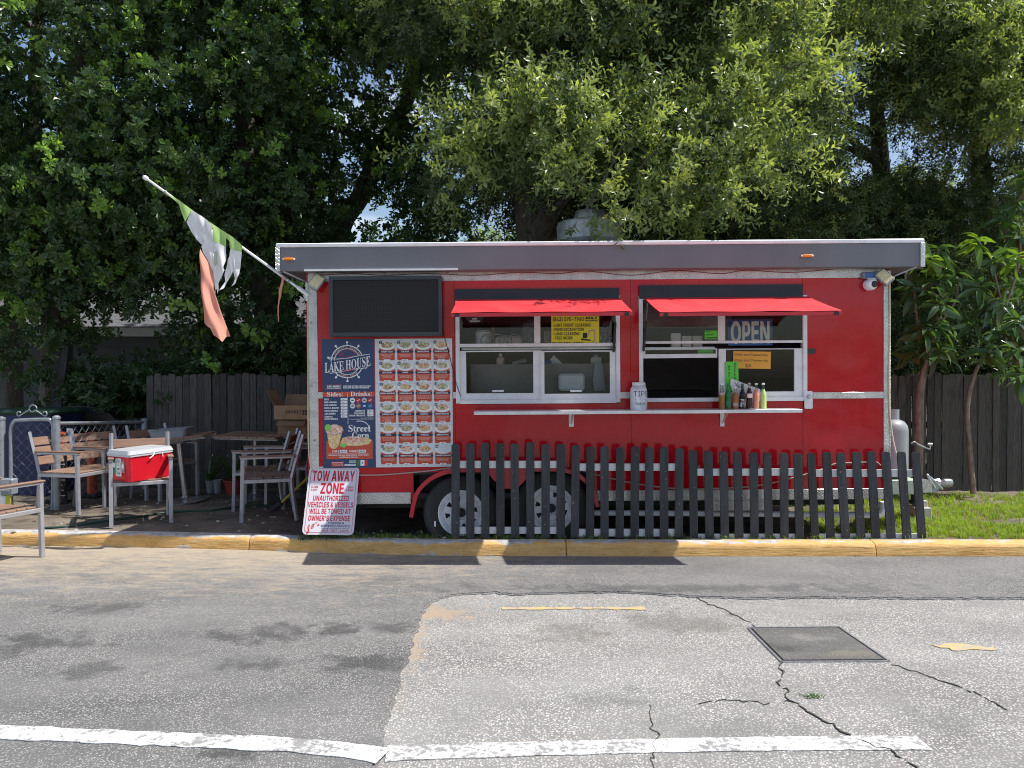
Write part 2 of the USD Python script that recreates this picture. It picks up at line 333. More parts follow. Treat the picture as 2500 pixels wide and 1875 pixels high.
def leaf(name, dark, light, rough=0.38, tr=0.35, spec=0.5):
    return usdkit.material(stage, LK + name, {
        'g': ('geometry', {}), 'o': ('object_info', {}), 'wn': ('noise_texture', {'scale': 0.9, 'detail': 2.0}), 'ad': ('math', {'math_type': 'multiply_add', 'value2': 0.45}),
        'ra': ('geometry', {}), 'sc': ('math', {'math_type': 'multiply', 'value2': 0.4}), 'su': ('math', {'math_type': 'add'}),
        'r': ('rgb_ramp', {'ramp': [(0.15, dark), (0.6, tuple((np.array(dark) + np.array(light)) / 2)), (0.95, light)]}),
        'p': ('principled_bsdf', {'roughness': rough, 'specular_ior_level': spec}),
        'tc': ('mix', {'mix_type': 'multiply', 'fac': 1.0, 'color2': (1.5, 1.5, 0.5)}),
        't': ('translucent_bsdf', {}), 'm': ('mix_closure', {'fac': tr})},
        [('g.position', 'wn.vector'), ('o.random', 'ad.value1'), ('wn.fac', 'sc.value1'), ('sc.value', 'ad.value3'), ('ra.random_per_island', 'su.value1'),
         ('ad.value', 'r.fac'), ('r.color', 'p.base_color'), ('r.color', 'tc.color1'), ('tc.color', 't.color'),
         ('p.BSDF', 'm.closure1'), ('t.BSDF', 'm.closure2')], surface='m.closure')
M['leaf_dark'] = leaf('leaf_dark', (0.036, 0.074, 0.030), (0.085, 0.15, 0.05), 0.30, 0.35, 0.65)
M['leaf_mid'] = leaf('leaf_mid', (0.055, 0.105, 0.040), (0.125, 0.215, 0.065), 0.30, 0.35, 0.65)
M['leaf_new'] = leaf('leaf_new', (0.20, 0.35, 0.08), (0.36, 0.54, 0.14), tr=0.45)
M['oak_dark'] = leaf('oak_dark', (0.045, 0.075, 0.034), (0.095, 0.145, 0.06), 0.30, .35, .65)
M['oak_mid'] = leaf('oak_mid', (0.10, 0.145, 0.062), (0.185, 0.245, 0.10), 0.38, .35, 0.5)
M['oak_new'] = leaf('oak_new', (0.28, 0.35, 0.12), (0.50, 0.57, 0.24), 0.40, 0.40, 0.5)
M['mango'] = leaf('mango', (0.055, 0.115, 0.040), (0.115, 0.205, 0.07), 0.22, 0.3, 0.7)
M['mango_old'] = leaf('mango_old', (0.06, 0.06, 0.02), (0.11, 0.09, 0.03), 0.5, 0.3)
M['mango_new'] = leaf('mango_new', (0.13, 0.23, 0.04), (0.22, 0.34, 0.07), 0.24, 0.4)
M['grass'] = leaf('grass', (0.16, 0.26, 0.035), (0.42, 0.55, 0.10), 0.6, 0.45, 0.2)
M['grass_dry'] = leaf('grass_dry', (0.28, 0.26, 0.10), (0.48, 0.41, 0.2), 0.7, 0.35, 0.2)
M['litter'] = mat('litter', (0.16, 0.11, 0.06), 0.85, 0.4, 20, c2=(0.36, 0.29, 0.2), rand=0.4)

# ================================================================== SETTING
def chips(name, base_lo, base_hi, chip, vscale, chip_lo, chip_hi, amount, rough, stains=(), dust=None, extra=None):
    """aggregate surface: stones set in a binder, with stains at fixed places"""
    N = {'g': ('geometry', {}), 'n': ('noise_texture', {'scale': 1.3, 'detail': 7.0, 'roughness': 0.62}), 'mp': ('mapping', {'scale': (0.55, 1.5, 1)}),
         'r': ('rgb_ramp', {'ramp': [(0.32, base_lo), (0.68, base_hi)]}),
         'w': ('noise_texture', {'scale': vscale * 1.1, 'detail': 2.0}), 'wa': ('vector_math', {'math_type': 'multiply_add', 'vector2': (0.55 / vscale,) * 3}),
         'v': ('voronoi_texture', {'scale': vscale, 'randomness': 1.0}), 'sp': ('separate_color', {}),
         'cr': ('map_range', {'from_min': chip_hi, 'from_max': chip_lo, 'clamp': True}), 'pick': ('math', {'math_type': 'greater_than', 'value2': 1.0 - amount}),
         'pa': ('noise_texture', {'scale': 2.2, 'detail': 4.0}), 'pm': ('map_range', {'from_min': 0.30, 'from_max': 0.55, 'to_min': 0.35, 'clamp': True}),
         'cm': ('math', {'math_type': 'multiply'}), 'cm2': ('math', {'math_type': 'multiply'}),
         'ccol': ('rgb_ramp', {'ramp': [(0.0, tuple(np.array(chip) * 0.55)), (1.0, chip)]}), 'mc': ('mix', {}),
         'fn': ('noise_texture', {'scale': 220.0, 'detail': 3.0}), 'bh': ('math', {'math_type': 'multiply_add', 'value2': 0.6}),
         'b': ('bump', {'strength': 0.55, 'distance': 0.004}), 'p': ('principled_bsdf', {'roughness': rough, 'specular_ior_level': 0.3})}
    L = [('g.position', 'mp.vector'), ('mp.vector', 'n.vector'), ('n.fac', 'r.fac'), ('g.position', 'w.vector'), ('w.color', 'wa.vector1'), ('g.position', 'wa.vector3'),
         ('wa.vector', 'v.vector'), ('v.color', 'sp.color'), ('v.distance', 'cr.value'), ('sp.r', 'pick.value1'), ('g.position', 'pa.vector'), ('pa.fac', 'pm.value'),
         ('cr.result', 'cm.value1'), ('pick.value', 'cm.value2'), ('cm.value', 'cm2.value1'), ('pm.result', 'cm2.value2'), ('sp.g', 'ccol.fac'),
         ('r.color', 'mc.color1'), ('ccol.color', 'mc.color2'), ('cm2.value', 'mc.fac'), ('g.position', 'fn.vector'), ('fn.fac', 'bh.value1'), ('cm2.value', 'bh.value3'),
         ('bh.value', 'b.height'), ('b.normal', 'p.normal')]
    last = 'mc.color'
    N['sn'] = ('noise_texture', {'scale': 5.0, 'detail': 6.0, 'roughness': 0.7}); L.append(('g.position', 'sn.vector'))
    if dust:      # sand swept along the kerb: grows with y, fades with x
        N.update({'sx': ('separate_xyz', {}), 'dy': ('map_range', {'from_min': dust['y0'], 'from_max': dust['y1'], 'clamp': True}),
                  'dx': ('map_range', {'from_min': dust['x1'], 'from_max': dust['x0'], 'clamp': True}), 'dm': ('math', {'math_type': 'multiply'}),
                  'dmp': ('mapping', {'scale': (0.9, 2.2, 1)}), 'dn': ('noise_texture', {'scale': 4.2, 'detail': 12.0, 'roughness': 0.80, 'distortion': 0.4}),
                  'da': ('math', {'math_type': 'multiply_add', 'value2': 0.42}), 'dr': ('map_range', {'from_min': 0.66, 'from_max': 0.90, 'clamp': True}),
                  'dcap': ('math', {'math_type': 'multiply', 'value2': 0.8}), 'dmix': ('mix', {'color2': dust['c']})})
        L += [('g.position', 'sx.vector'), ('sx.y', 'dy.value'), ('sx.x', 'dx.value'), ('dy.result', 'dm.value1'), ('dx.result', 'dm.value2'), ('g.position', 'dmp.vector'),
              ('dmp.vector', 'dn.vector'), ('dm.value', 'da.value1'), ('dn.fac', 'da.value3'), ('da.value', 'dr.value'), ('dr.result', 'dcap.value1'), ('dcap.value', 'dmix.fac'), (last, 'dmix.color1')]
        last = 'dmix.color'
    for i, (c, sx, sy, col, st) in enumerate(stains):
        k = f'st{i}'
        N.update({k + 'm': ('mapping', {'mapping_type': 'point', 'location': (-c[0] / sx, -c[1] / (sy * 1.7), 0), 'scale': (1 / sx, 1 / (sy * 1.7), 0)}), k + 'l': ('vector_math', {'math_type': 'length'}),
                  k + 'a': ('math', {'math_type': 'multiply_add', 'value2': 4.2}), k + 'r': ('map_range', {'range_type': 'smoothstep', 'from_min': 3.1, 'from_max': 2.2, 'to_min': 0.0, 'to_max': st}), k + 'x': ('mix', {'color2': col})}) 
        L += [('g.position', k + 'm.vector'), (k + 'm.vector', k + 'l.vector1'), ('sn.fac', k + 'a.value1'), (k + 'l.value', k + 'a.value3'), (k + 'a.value', k + 'r.value'), (k + 'r.result', k + 'x.fac'), (last, k + 'x.color1')]
        last = k + 'x.color'
    L.append((last, 'p.base_color'))
    return usdkit.material(stage, LK + name, N, [(a.replace('.value', '.value'), b) for a, b in L], surface='p.BSDF')

def st(px, py, sx, sy, col=(0.03, 0.03, 0.03), s=0.62): return (gnd(px, py), sx, sy, col, s)
SAND = (0.40, 0.33, 0.24)
M['old_pavement'] = chips('old_pavement', (0.165, 0.16, 0.153), (0.25, 0.245, 0.235), (0.55, 0.535, 0.505), 82.0, 0.30, 0.56, 0.85, 0.85,
    [st(1060, 1492, .42, .12, (0.34, 0.26, 0.19), .85), st(1012, 1570, .10, .42, (0.34, 0.27, 0.2), .8), st(1400, 1550, .35, .12, (0.10, 0.09, 0.075), .5), st(1650, 1520, .6, .15, (0.11, 0.10, 0.09), .5),
     st(1480, 1700, .35, .10, (0.10, 0.10, 0.095), .45), st(2330, 1770, .3, .10, (0.11, 0.11, 0.10), .45), st(1780, 1790, .5, .14, (0.13, 0.13, 0.125), .4)])
M['asphalt_overlay'] = chips('asphalt_overlay', (0.100, 0.099, 0.098), (0.165, 0.162, 0.158), (0.44, 0.43, 0.41), 100.0, 0.26, 0.52, 0.75, 0.88,
    [st(638, 1556, .42, .13), st(893, 1624, .35, .10), st(100, 1577, .45, .14), st(243, 1489, .35, .10, s=.5), st(836, 1537, .22, .10), st(930, 1537, .25, .08, s=.6), st(250, 1640, .3, .08, s=.5), st(620, 1628, .3, .07, s=.5), st(560, 1845, .22, .06, s=.6),
     st(1700, 1440, 2.6, .09, (0.045, 0.045, 0.045), .5)],
    dust={'y0': 4.6, 'y1': 7.1, 'x0': -1.6, 'x1': 2.6, 'c': SAND})
M['paint_white'] = usdkit.material(stage, LK + 'paint_white', {'g': ('geometry', {}), 'n': ('noise_texture', {'scale': 34.0, 'detail': 6.0, 'roughness': 0.7}), 'n2': ('noise_texture', {'scale': 4.0, 'detail': 2.0}),
    'a': ('math', {'math_type': 'multiply_add', 'value2': 0.5}), 'r': ('rgb_ramp', {'ramp': [(0.62, (0.72, 0.72, 0.71)), (0.72, (0.60, 0.60, 0.59)), (0.84, (0.24, 0.235, 0.23))]}), 'b': ('bump', {'strength': 0.5, 'distance': 0.004}),
    'p': ('principled_bsdf', {'roughness': 0.7})}, [('g.position', 'n.vector'), ('g.position', 'n2.vector'), ('n2.fac', 'a.value1'), ('n.fac', 'a.value3'), ('a.value', 'r.fac'), ('n.fac', 'b.height'), ('b.normal', 'p.normal'), ('r.color', 'p.base_color')], surface='p.BSDF')
M['paint_yellow'] = mat('paint_yellow', (0.58, 0.38, 0.11), 0.75, 0.1, 30, c2=(0.34, 0.31, 0.26), lo=0.40, hi=0.58)
M['crack'] = plain('crack', (0.06, 0.058, 0.055), 0.95)
M['kerb'] = usdkit.material(stage, LK + 'kerb', {
    'g': ('geometry', {}), 'sx': ('separate_xyz', {}), 'top': ('map_range', {'from_min': 0.106, 'from_max': 0.130, 'to_min': 0.0, 'to_max': 0.235, 'clamp': True}),
    'low': ('map_range', {'from_min': 0.03, 'from_max': 0.0, 'to_min': 0.0, 'to_max': 0.14, 'clamp': True}),
    'lx': ('map_range', {'from_min': 1.3, 'from_max': -0.5, 'to_min': -0.05, 'to_max': 0.05, 'clamp': True}),
    'mp': ('mapping', {'scale': (0.5, 1, 1.6)}), 'n': ('noise_texture', {'scale': 7.0, 'detail': 9.0, 'roughness': 0.68}), 'a1': ('math', {'math_type': 'add'}), 'a2': ('math', {'math_type': 'add'}), 'a3': ('math', {'math_type': 'add'}),
    'w': ('map_range', {'from_min': 0.635, 'from_max': 0.70, 'clamp': True}), 'yn': ('noise_texture', {'scale': 9.0, 'detail': 10.0, 'roughness': 0.78}),
    'y': ('rgb_ramp', {'ramp': [(0.25, (0.40, 0.22, 0.07)), (0.42, (0.58, 0.34, 0.115)), (0.58, (0.66, 0.415, 0.16)), (0.75, (0.68, 0.50, 0.28))]}),
    'cn': ('noise_texture', {'scale': 14.0, 'detail': 6.0}), 'c': ('rgb_ramp', {'ramp': [(0.3, (0.30, 0.29, 0.28)), (0.7, (0.58, 0.57, 0.55))]}), 'm': ('mix', {}), 'kd': ('mapping', {'scale': (0.10, 1, 1.0)}), 'kn': ('noise_texture', {'scale': 75.0, 'detail': 6.0, 'roughness': 0.7}), 'kr': ('rgb_ramp', {'ramp': [(0.34, (0.80, 0.76, 0.70)), (0.50, (1, 1, 1)), (1, (1, 1, 1))]}), 'km': ('mix', {'mix_type': 'multiply', 'fac': 1.0}), 'ks': ('noise_texture', {'scale': 60.0, 'detail': 4.0, 'roughness': 0.75}), 'kt': ('rgb_ramp', {'ramp': [(0.33, (0.35, 0.30, 0.25)), (0.40, (1, 1, 1)), (1, (1, 1, 1))]}), 'km2': ('mix', {'mix_type': 'multiply', 'fac': 0.8}),
    'mpb': ('mapping', {'scale': (0.12, 1, 1.0)}), 'bn': ('noise_texture', {'scale': 55.0, 'detail': 5.0}), 'b': ('bump', {'strength': 0.6, 'distance': 0.010}), 'p': ('principled_bsdf', {'roughness': 0.75, 'specular_ior_level': 0.3})},
    [('g.position', 'sx.vector'), ('sx.z', 'top.value'), ('sx.z', 'low.value'), ('sx.x', 'lx.value'), ('g.position', 'mp.vector'), ('mp.vector', 'n.vector'), ('n.fac', 'a1.value1'), ('top.result', 'a1.value2'),
     ('a1.value', 'a2.value1'), ('low.result', 'a2.value2'), ('a2.value', 'a3.value1'), ('lx.result', 'a3.value2'), ('a3.value', 'w.value'), ('mp.vector', 'yn.vector'), ('yn.fac', 'y.fac'), ('g.position', 'cn.vector'), ('cn.fac', 'c.fac'),
     ('w.result', 'm.fac'), ('y.color', 'm.color1'), ('c.color', 'm.color2'), ('g.position', 'kd.vector'), ('kd.vector', 'kn.vector'), ('kn.fac', 'kr.fac'), ('m.color', 'km.color1'), ('kr.color', 'km.color2'), ('g.position', 'ks.vector'), ('ks.fac', 'kt.fac'), ('km.color', 'km2.color1'), ('kt.color', 'km2.color2'), ('km2.color', 'p.base_color'), ('g.position', 'mpb.vector'), ('mpb.vector', 'bn.vector'), ('bn.fac', 'b.height'), ('b.normal', 'p.normal')], surface='p.BSDF')
M['dirt'] = mat('dirt', (0.085, 0.066, 0.048), 0.95, 0.3, 3.0, c2=(0.20, 0.165, 0.125), bump=0.8, bscale=50, bdist=0.015, detail=9)
M['far_ground'] = mat('far_ground', (0.07, 0.075, 0.04), 0.95, 0.4, 0.6)

def sheet(pts, z0, z1): return slab(Polygon([(p[0], p[1]) for p in pts]), z0, z1)
kerb_px = [(-900, 1327), (0, 1334), (373, 1340), (610, 1346), (752, 1352), (1068, 1360.5), (1250, 1361), (1640, 1362), (2098, 1362), (2500, 1362)]
kf = np.array([gnd(x, y)[:2] for x, y in kerb_px])
kf = np.vstack([[-40, kf[0, 1] + 0.5], kf, [40, kf[-1, 1] + 0.02]])
def ky(x): return np.interp(x, kf[:, 0], kf[:, 1])

lot = thing('parking_lot', kind='structure')
obj('old_pavement', slab(Polygon([(-40, -40), (40, -40), *[(x, y + .05) for x, y in kf[::-1]]]), -0.10, 0.0), M['old_pavement'], lot)
edge_px = [(921, 1875), (932, 1825), (949, 1763), (969, 1695), (995, 1616), (1011, 1560), (1026, 1520), (1038, 1490), (1057, 1471), (1102, 1457), (1209, 1449), (1250, 1455), (1350, 1451), (1499, 1448), (1620, 1455), (1730, 1461), (1815, 1465), (2000, 1462), (2250, 1465), (2500, 1464)]
ed = [gnd(*p)[:2] for p in edge_px]
ed = np.vstack([[ed[0] + (ed[0] - ed[1]) / np.linalg.norm(ed[0] - ed[1]) * 30], ed, [40, ed[-1][1]]])
fine = []
for a, b in zip(ed[:-1], ed[1:]):
    n = min(40, max(2, int(np.linalg.norm(b - a) / 0.04)))
    for t in np.linspace(0, 1, n, endpoint=False):
        q = a + (b - a) * t; fine.append(q + rng.normal(0, 0.009, 2))
fine.append(ed[-1])
ov = Polygon([*map(tuple, fine), *[(x, y + .02) for x, y in kf[::-1]], (-40, -30)]).buffer(0)
obj('asphalt_overlay', cat([slab(ov, -0.02, 0.006), slab(ov.buffer(-0.02), 0.0, 0.012)]), M['asphalt_overlay'], lot)
def ribbon(pts, w0, z0, z1, jitter=0.004):
    p = np.array([q[:2] for q in pts]); ls = LineString(p); n = max(3, int(ls.length / 0.05))
    L_, R_ = [], []
    for t in np.linspace(0, 1, n + 1):
        c = np.array(ls.interpolate(t, normalized=True).coords[0]); d = np.array(ls.interpolate(min(1, t + .01), normalized=True).coords[0]) - np.array(ls.interpolate(max(0, t - .01), normalized=True).coords[0])
        nn = np.array([-d[1], d[0]]); nn /= np.linalg.norm(nn) + 1e-9; w = w0 / 2 + rng.normal(0, jitter)
        L_.append(c + nn * w); R_.append(c - nn * w)
    return slab(Polygon(L_ + R_[::-1]).buffer(0), z0, z1)
for nm, pts, z in (('painted_line', [(-260, 1781), (0, 1795.5), (250, 1806), (500, 1817), (700, 1826), (830, 1838), (900, 1847), (936, 1854)], 0.012), ('painted_line', [(943, 1842), (1250, 1831), (1600, 1822), (1900, 1817), (2256, 1815)], 0.0)):
    obj(nm, ribbon([gnd(*p) for p in pts], 0.125, z + .002, z + .005), M['paint_white'], lot, label='worn white parking line')
obj('painted_line', ribbon([gnd(1225, 1487), gnd(1400, 1486), gnd(1577, 1486.5)], 0.045, .002, .005, .008), M['paint_yellow'], lot, label='faded short yellow line')
z6 = lambda x, y: (1250 + x / 1.7696, 1300 + y / 1.7696)
arrow = [(1810, 487), (1850, 492), (1870, 480), (1940, 482), (2010, 494), (2080, 500), (2095, 510), (2060, 512), (1990, 506), (1930, 514), (1900, 512), (1890, 502), (1850, 500)]
obj('painted_mark', sheet([gnd(*z6(*p)) for p in arrow], .002, .005), M['paint_yellow'], lot, label='leftover of a yellow arrow')
CR = [([(790, 280), (800, 285), (870, 320), (950, 350), (1000, 375), (1050, 410)], .007), ([(1155, 565), (1165, 620), (1150, 650), (1185, 690), (1180, 710), (1240, 745), (1280, 780), (1370, 825), (1440, 865), (1530, 915), (1610, 940), (1680, 980), (1740, 1018), (1800, 1060)], .010),
      ([(1640, 570), (1720, 600), (1800, 620), (1900, 660), (2010, 700), (2080, 738), (2200, 800)], .0045), ([(596, 740), (605, 830), (620, 900), (612, 960), (615, 1018)], .0022), ([(820, 740), (900, 728), (1020, 735), (1150, 742), (1215, 738)], .0022)]
for pts, w in CR:
    g = [gnd(*z6(*p))[:2] for p in pts]; q = []
    for a, b in zip(g[:-1], g[1:]):
        for t in np.linspace(0, 1, 9, endpoint=False): q.append(a + (b - a) * t + rng.normal(0, .011, 2))
    q.append(g[-1]); obj('crack', ribbon(q, w * .5, .0015, .0065, w * .22), M['crack'], lot)
mh = [gnd(*p) for p in ((1826, 1534.5), (2048, 1532), (2171, 1616), (1908, 1617.6))]
mc = sum(mh) / 4
obj('cover_recess', sheet(mh, .001, .0025), M['crack'], lot)
M['cover'] = chips('cover', (0.075, 0.075, 0.072), (0.135, 0.13, 0.125), (0.30, 0.29, 0.28), 70.0, 0.2, 0.42, 0.35, 0.85, [st(1980, 1560, .25, .05, (0.22, 0.215, 0.2), .6), st(1920, 1585, .2, .05, (0.04, 0.04, 0.04), .6), st(2080, 1600, .2, .04, (0.17, 0.155, 0.12), .7)])
obj('access_cover', sheet([mc + (p - mc) * .93 for p in mh], .002, .009), M['cover'], lot, label='square dark access cover set in the pavement')
for i in range(4):
    a, b = mh[i], mh[(i + 1) % 4]
    obj('cover_frame', bar(a + [0, 0, .004], b + [0, 0, .004], .011, .008, up=(0, 0, 1)), M['dull_metal'], lot)

kerb = thing('kerb', kind='structure', label='yellow painted concrete kerb with worn whitish top edge')
prof = np.array([(0, -.08), (.004, .0), (.016, .085), (.026, .108), (.045, .124), (.075, .130), (.15, .130), (.15, -.08)])
joints = [-30] + [gnd(px, 1345)[0] for px in (-1000, -170, 608, 1378, 2108, 2900)] + [30]
for a, b in zip(joints[:-1], joints[1:]):
    xs = np.unique(np.concatenate([[a + .004, b - .004], np.arange(a + .05, b - .02, .06 if abs(a) < 20 and abs(b) < 20 else .6)])); V = []
    for i, x in enumerate(xs):
        y = ky(x)
        for k, (py_, pz) in enumerate(prof):
            wob = (meshkit.noise(np.array([x * 6, k * 1.7, 3.0])) - .5) * .008 if 0 < k < 6 else 0
            end = .008 if (i in (0, len(xs) - 1) and 1 < k < 6) else 0
            V.append((x, y + py_ + wob + end, pz + wob * .6 - end))
    n = len(prof); F = []
    for i in range(len(xs) - 1):
        for k in range(n):
            k2 = (k + 1) % n; F += [[i * n + k, (i + 1) * n + k, (i + 1) * n + k2], [i * n + k, (i + 1) * n + k2, i * n + k2]]
    for k in range(1, n - 1): F += [[0, k, k + 1], [(len(xs) - 1) * n, (len(xs) - 1) * n + k + 1, (len(xs) - 1) * n + k]]
    obj('kerb_block', trimesh.Trimesh(V, F, process=False), M['kerb'], kerb, smooth=45)

FENCE_Y = 10.0
def zg(x, y):
    x, y = np.asarray(x, float), np.asarray(y, float)
    under = np.clip((x + 2.3) / .6, 0, 1) * np.clip((3.9 - x) / .6, 0, 1) * np.clip((y - 6.98) / .15, 0, 1) * np.clip((9.8 - y) / .4, 0, 1)
    base = 0.118 - 0.10 * under - 0.04 * np.clip((x - 3) / 1, 0, 1) * np.clip((y - 7.5) / 2.2, 0, 1)
    n = meshkit.fbm(np.stack([x * 1.1, y * 1.1, 0 * x], -1), 4, 5) - .5
    return base + n * .05 * np.clip((y - ky(x) - .15) / .3, 0, 1) + .02 * np.exp(-((x + 2.9) / .9) ** 2 - ((y - 7.6) / .4) ** 2)
gx = np.unique(np.concatenate([np.arange(-16, -6, .25), np.arange(-6, 6, .08), np.arange(6, 16.1, .25)])); gt = np.unique(np.concatenate([np.arange(0, 3.4, .07), np.arange(3.4, 7, .25)]))
X, T = np.meshgrid(gx, gt, indexing='ij'); Y = ky(X) + .145 + T; Z = zg(X, Y) + rng.normal(0, .0035, X.shape)
idx = np.arange(X.size).reshape(X.shape); q = np.stack([idx[:-1, :-1], idx[1:, :-1], idx[1:, 1:], idx[:-1, 1:]], -1).reshape(-1, 4)
obj('dirt_yard', (np.stack([X.ravel(), Y.ravel(), Z.ravel()], 1), q), M['dirt'], smooth=True, kind='structure')
obj('ground', slab(sbox(-300, 13.2, 300, 400), -.2, .06), M['far_ground'], kind='structure')
obj('ground', cat([slab(sbox(-300, -300, 300, -40), -.3, -.02), slab(sbox(-300, -40, -40, 13.2), -.3, -.02), slab(sbox(40, -40, 300, 13.2), -.3, -.02), slab(sbox(-40, 7.5, -15.9, 13.25), -.3, .05), slab(sbox(15.9, 7.3, 40, 13.25), -.3, .05)]), M['far_ground'], kind='structure')

# ------------------------------------------------------------------ house behind the left trees
hs = thing('house', 'low grey house with a dark shingled roof behind the left trees', 'house')
hx0, hx1, hy = -17.0, -3.0, 14.6
obj('wall', bx(hx0, hx1, hy, hy + 9, 0, 2.5), M['house_wall'], hs)
for k in range(8): obj('siding_board', bx(hx0, hx1, hy - .022, hy - .002, .3 + k * .26, .3 + k * .26 + .245), M['house_wall'], hs)
obj('fascia', bx(hx0 - .3, hx1 + .3, hy - .42, hy - .38, 2.30, 2.47), M['white'], hs)
obj('soffit', bx(hx0 - .3, hx1 + .3, hy - .38, hy - .03, 2.31, 2.34), M['white'], hs)
sl = math.atan2(1.25, 4.6)
for k in range(30):
    a = k * .155; y0, z0 = hy - .45 + a * math.cos(sl), 2.46 + a * math.sin(sl)
    m = bx(hx0 - .4, hx1 + .4, 0, .20, 0, .018); m.apply_transform(trimesh.transformations.rotation_matrix(sl + .06, [1, 0, 0])); m.apply_translation([0, y0, z0])
    obj('shingle_course', m, M['shingle'], hs)
obj('gable', prism(Polygon([(0, 0), (1, 0), (1, 1), (0, 1)]), 0, .1).apply_transform(np.array([[.1, 0, 0, hx1], [0, 1, 0, hy + 5], [0, 0, 1.2, 2.5], [0, 0, 0, 1]])), M['house_wall'], hs)

# ------------------------------------------------------------------ wooden privacy fence
fw = thing('privacy_fence', 'tall weathered grey board fence behind the trailer and the chairs', 'fence')
fx0, fx1 = at(358, 1000, FENCE_Y)[0], 8.2
x, i = fx0, 0
while x < fx1:
    w = .089 + rng.normal(0, .002); zt = 1.60 + rng.normal(0, .012) - .004 * math.sin(x * 2); lean = rng.normal(0, .004); yy = FENCE_Y + rng.normal(0, .004)
    c = .02; zb = float(zg(x, FENCE_Y)) - .08
    poly = Polygon([(x, zb), (x + w, zb), (x + w + lean, zt - c), (x + w - c + lean, zt), (x + c + lean, zt), (x + lean, zt - c)])
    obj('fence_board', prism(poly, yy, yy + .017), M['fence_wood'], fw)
    gap = .004 + abs(rng.normal(0, .002)) + (.012 if rnd.random() < .05 else 0); x += w + gap
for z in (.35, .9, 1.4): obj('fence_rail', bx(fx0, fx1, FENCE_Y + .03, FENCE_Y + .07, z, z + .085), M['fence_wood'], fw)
for x in np.arange(fx0 + .05, fx1, 2.4): obj('fence_post', bx(x, x + .09, FENCE_Y + .072, FENCE_Y + .16, -.1, 1.55), M['fence_wood'], fw)

# ================================================================== FOOD TRAILER
D = 7.12
ROLL = math.radians(0.42)
cr_, sr_ = math.cos(ROLL), math.sin(ROLL)
tr = thing('food_trailer', 'red food trailer with grey roof band, two serving windows and menu boards', 'food trailer', (0, D, 0), (0, -math.degrees(ROLL), 0))
def TL(px, py, off=0.0):
    w = at(px, py, D - off) - [0, D, 0]
    return np.array([w[0] * cr_ + w[2] * sr_, w[1], -w[0] * sr_ + w[2] * cr_])
def TR(x0, y0, x1, y1, off=0.0):
    a, b, c, d = TL(x0, y0, off), TL(x1, y0, off), TL(x0, y1, off), TL(x1, y1, off)
    return (a[0] + c[0]) / 2, (c[2] + d[2]) / 2, (b[0] + d[0]) / 2, (a[2] + b[2]) / 2       # x0, z0, x1, z1
def TB(x0, y0, x1, y1, f, b, ch=0.0, off=None):
    """a box seen at this place of the photograph: from f before the wall to b before the wall"""
    X0, Z0, X1, Z1 = TR(x0, y0, x1, y1, f if off is None else off); return bx(X0, X1, -f, -b, Z0, Z1, ch)
def TW(p, off=0.0):      # trailer local -> world
    x, y, z = p; return np.array([x * cr_ - z * sr_, y + D, x * sr_ + z * cr_])
def rect(r): return sbox(*r)
bx0, bz0, bx1, bz1 = TR(758, 668, 2166, 1216)
bz1 += .02
W1 = TR(1117, 722, 1509, 979); W2 = TR(1564, 722, 1965, 974)
arch = TL(1010, 1240); arch2 = TL(1452, 1150)
wall = rect((bx0, bz0, bx1, bz1)).difference(unary_union([rect(W1), rect(W2), rect((arch[0], 0, arch2[0], arch2[2]))]))
cuts = [bx0 - 1, TL(1110, 900)[0], TL(1540, 900)[0], TL(1960, 900)[0], bx1 + 1]
for a, b in zip(cuts[:-1], cuts[1:]):
    obj('wall_panel', prism(wall.intersection(sbox(a + .0015, -1, b - .0015, 5)), 0, .03), M['red_panel'], tr)
BW = 2.15
obj('rear_wall', bx(bx0, bx1, BW, BW + .03, bz0, bz1), M['red_panel'], tr)
obj('end_wall', bx(bx0 - .03, bx0, .0, BW, bz0, bz1), M['red_panel'], tr)
obj('end_wall', bx(bx1, bx1 + .03, .0, BW, bz0, bz1), M['red_panel'], tr)
obj('lining', bx(bx0 + .01, bx1 - .01, BW - .02, BW - .004, bz0 + .06, bz1 - .06), M['inside'], tr)
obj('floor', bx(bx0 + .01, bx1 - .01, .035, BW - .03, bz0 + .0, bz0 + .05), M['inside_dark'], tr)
obj('ceiling', bx(bx0 + .01, bx1 - .01, .035, BW - .03, bz1 - .05, bz1 - .01), M['inside'], tr)
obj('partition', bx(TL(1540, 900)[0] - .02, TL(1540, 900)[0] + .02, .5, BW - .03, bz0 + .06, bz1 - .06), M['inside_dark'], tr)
# roof band
cx0, cz0, cx1, cz1 = TR(674, 590, 2256, 656, .13)
obj('roof', bx(cx0 + .02, cx1 - .02, -.11, BW + .12, bz1 + .003, cz1 - .03), M['grey_cap'], tr)
obj('roof_band', bx(cx0 + .035, cx1 - .035, -.13, -.112, cz0, cz1 - .03, .003), M['grey_cap'], tr)
obj('roof_band', bx(cx0 + .004, cx0 + .02, -.10, BW + .12, cz0, cz1 - .03), M['grey_cap'], tr)
obj('roof_band', bx(cx1 - .02, cx1 - .004, -.10, BW + .12, cz0, cz1 - .03), M['grey_cap'], tr)
obj('roof_trim', bx(cx0, cx1, -.142, -.05, cz1 - .03, cz1 + .006, .008), M['white_frame'], tr)
obj('roof_trim', bx(cx0 - .004, cx0 + .036, -.145, -.02, cz0 - .006, cz1 - .03, .004), M['diamond_plate'], tr)
obj('roof_trim', bx(cx1 - .036, cx1 + .004, -.145, -.02, cz0 - .006, cz1 - .03, .004), M['diamond_plate'], tr)
obj('roof_soffit', bx(cx0 + .036, cx1 - .036, -.11, BW + .1, cz0 + .004, cz0 + .012), M['inside_dark'], tr)
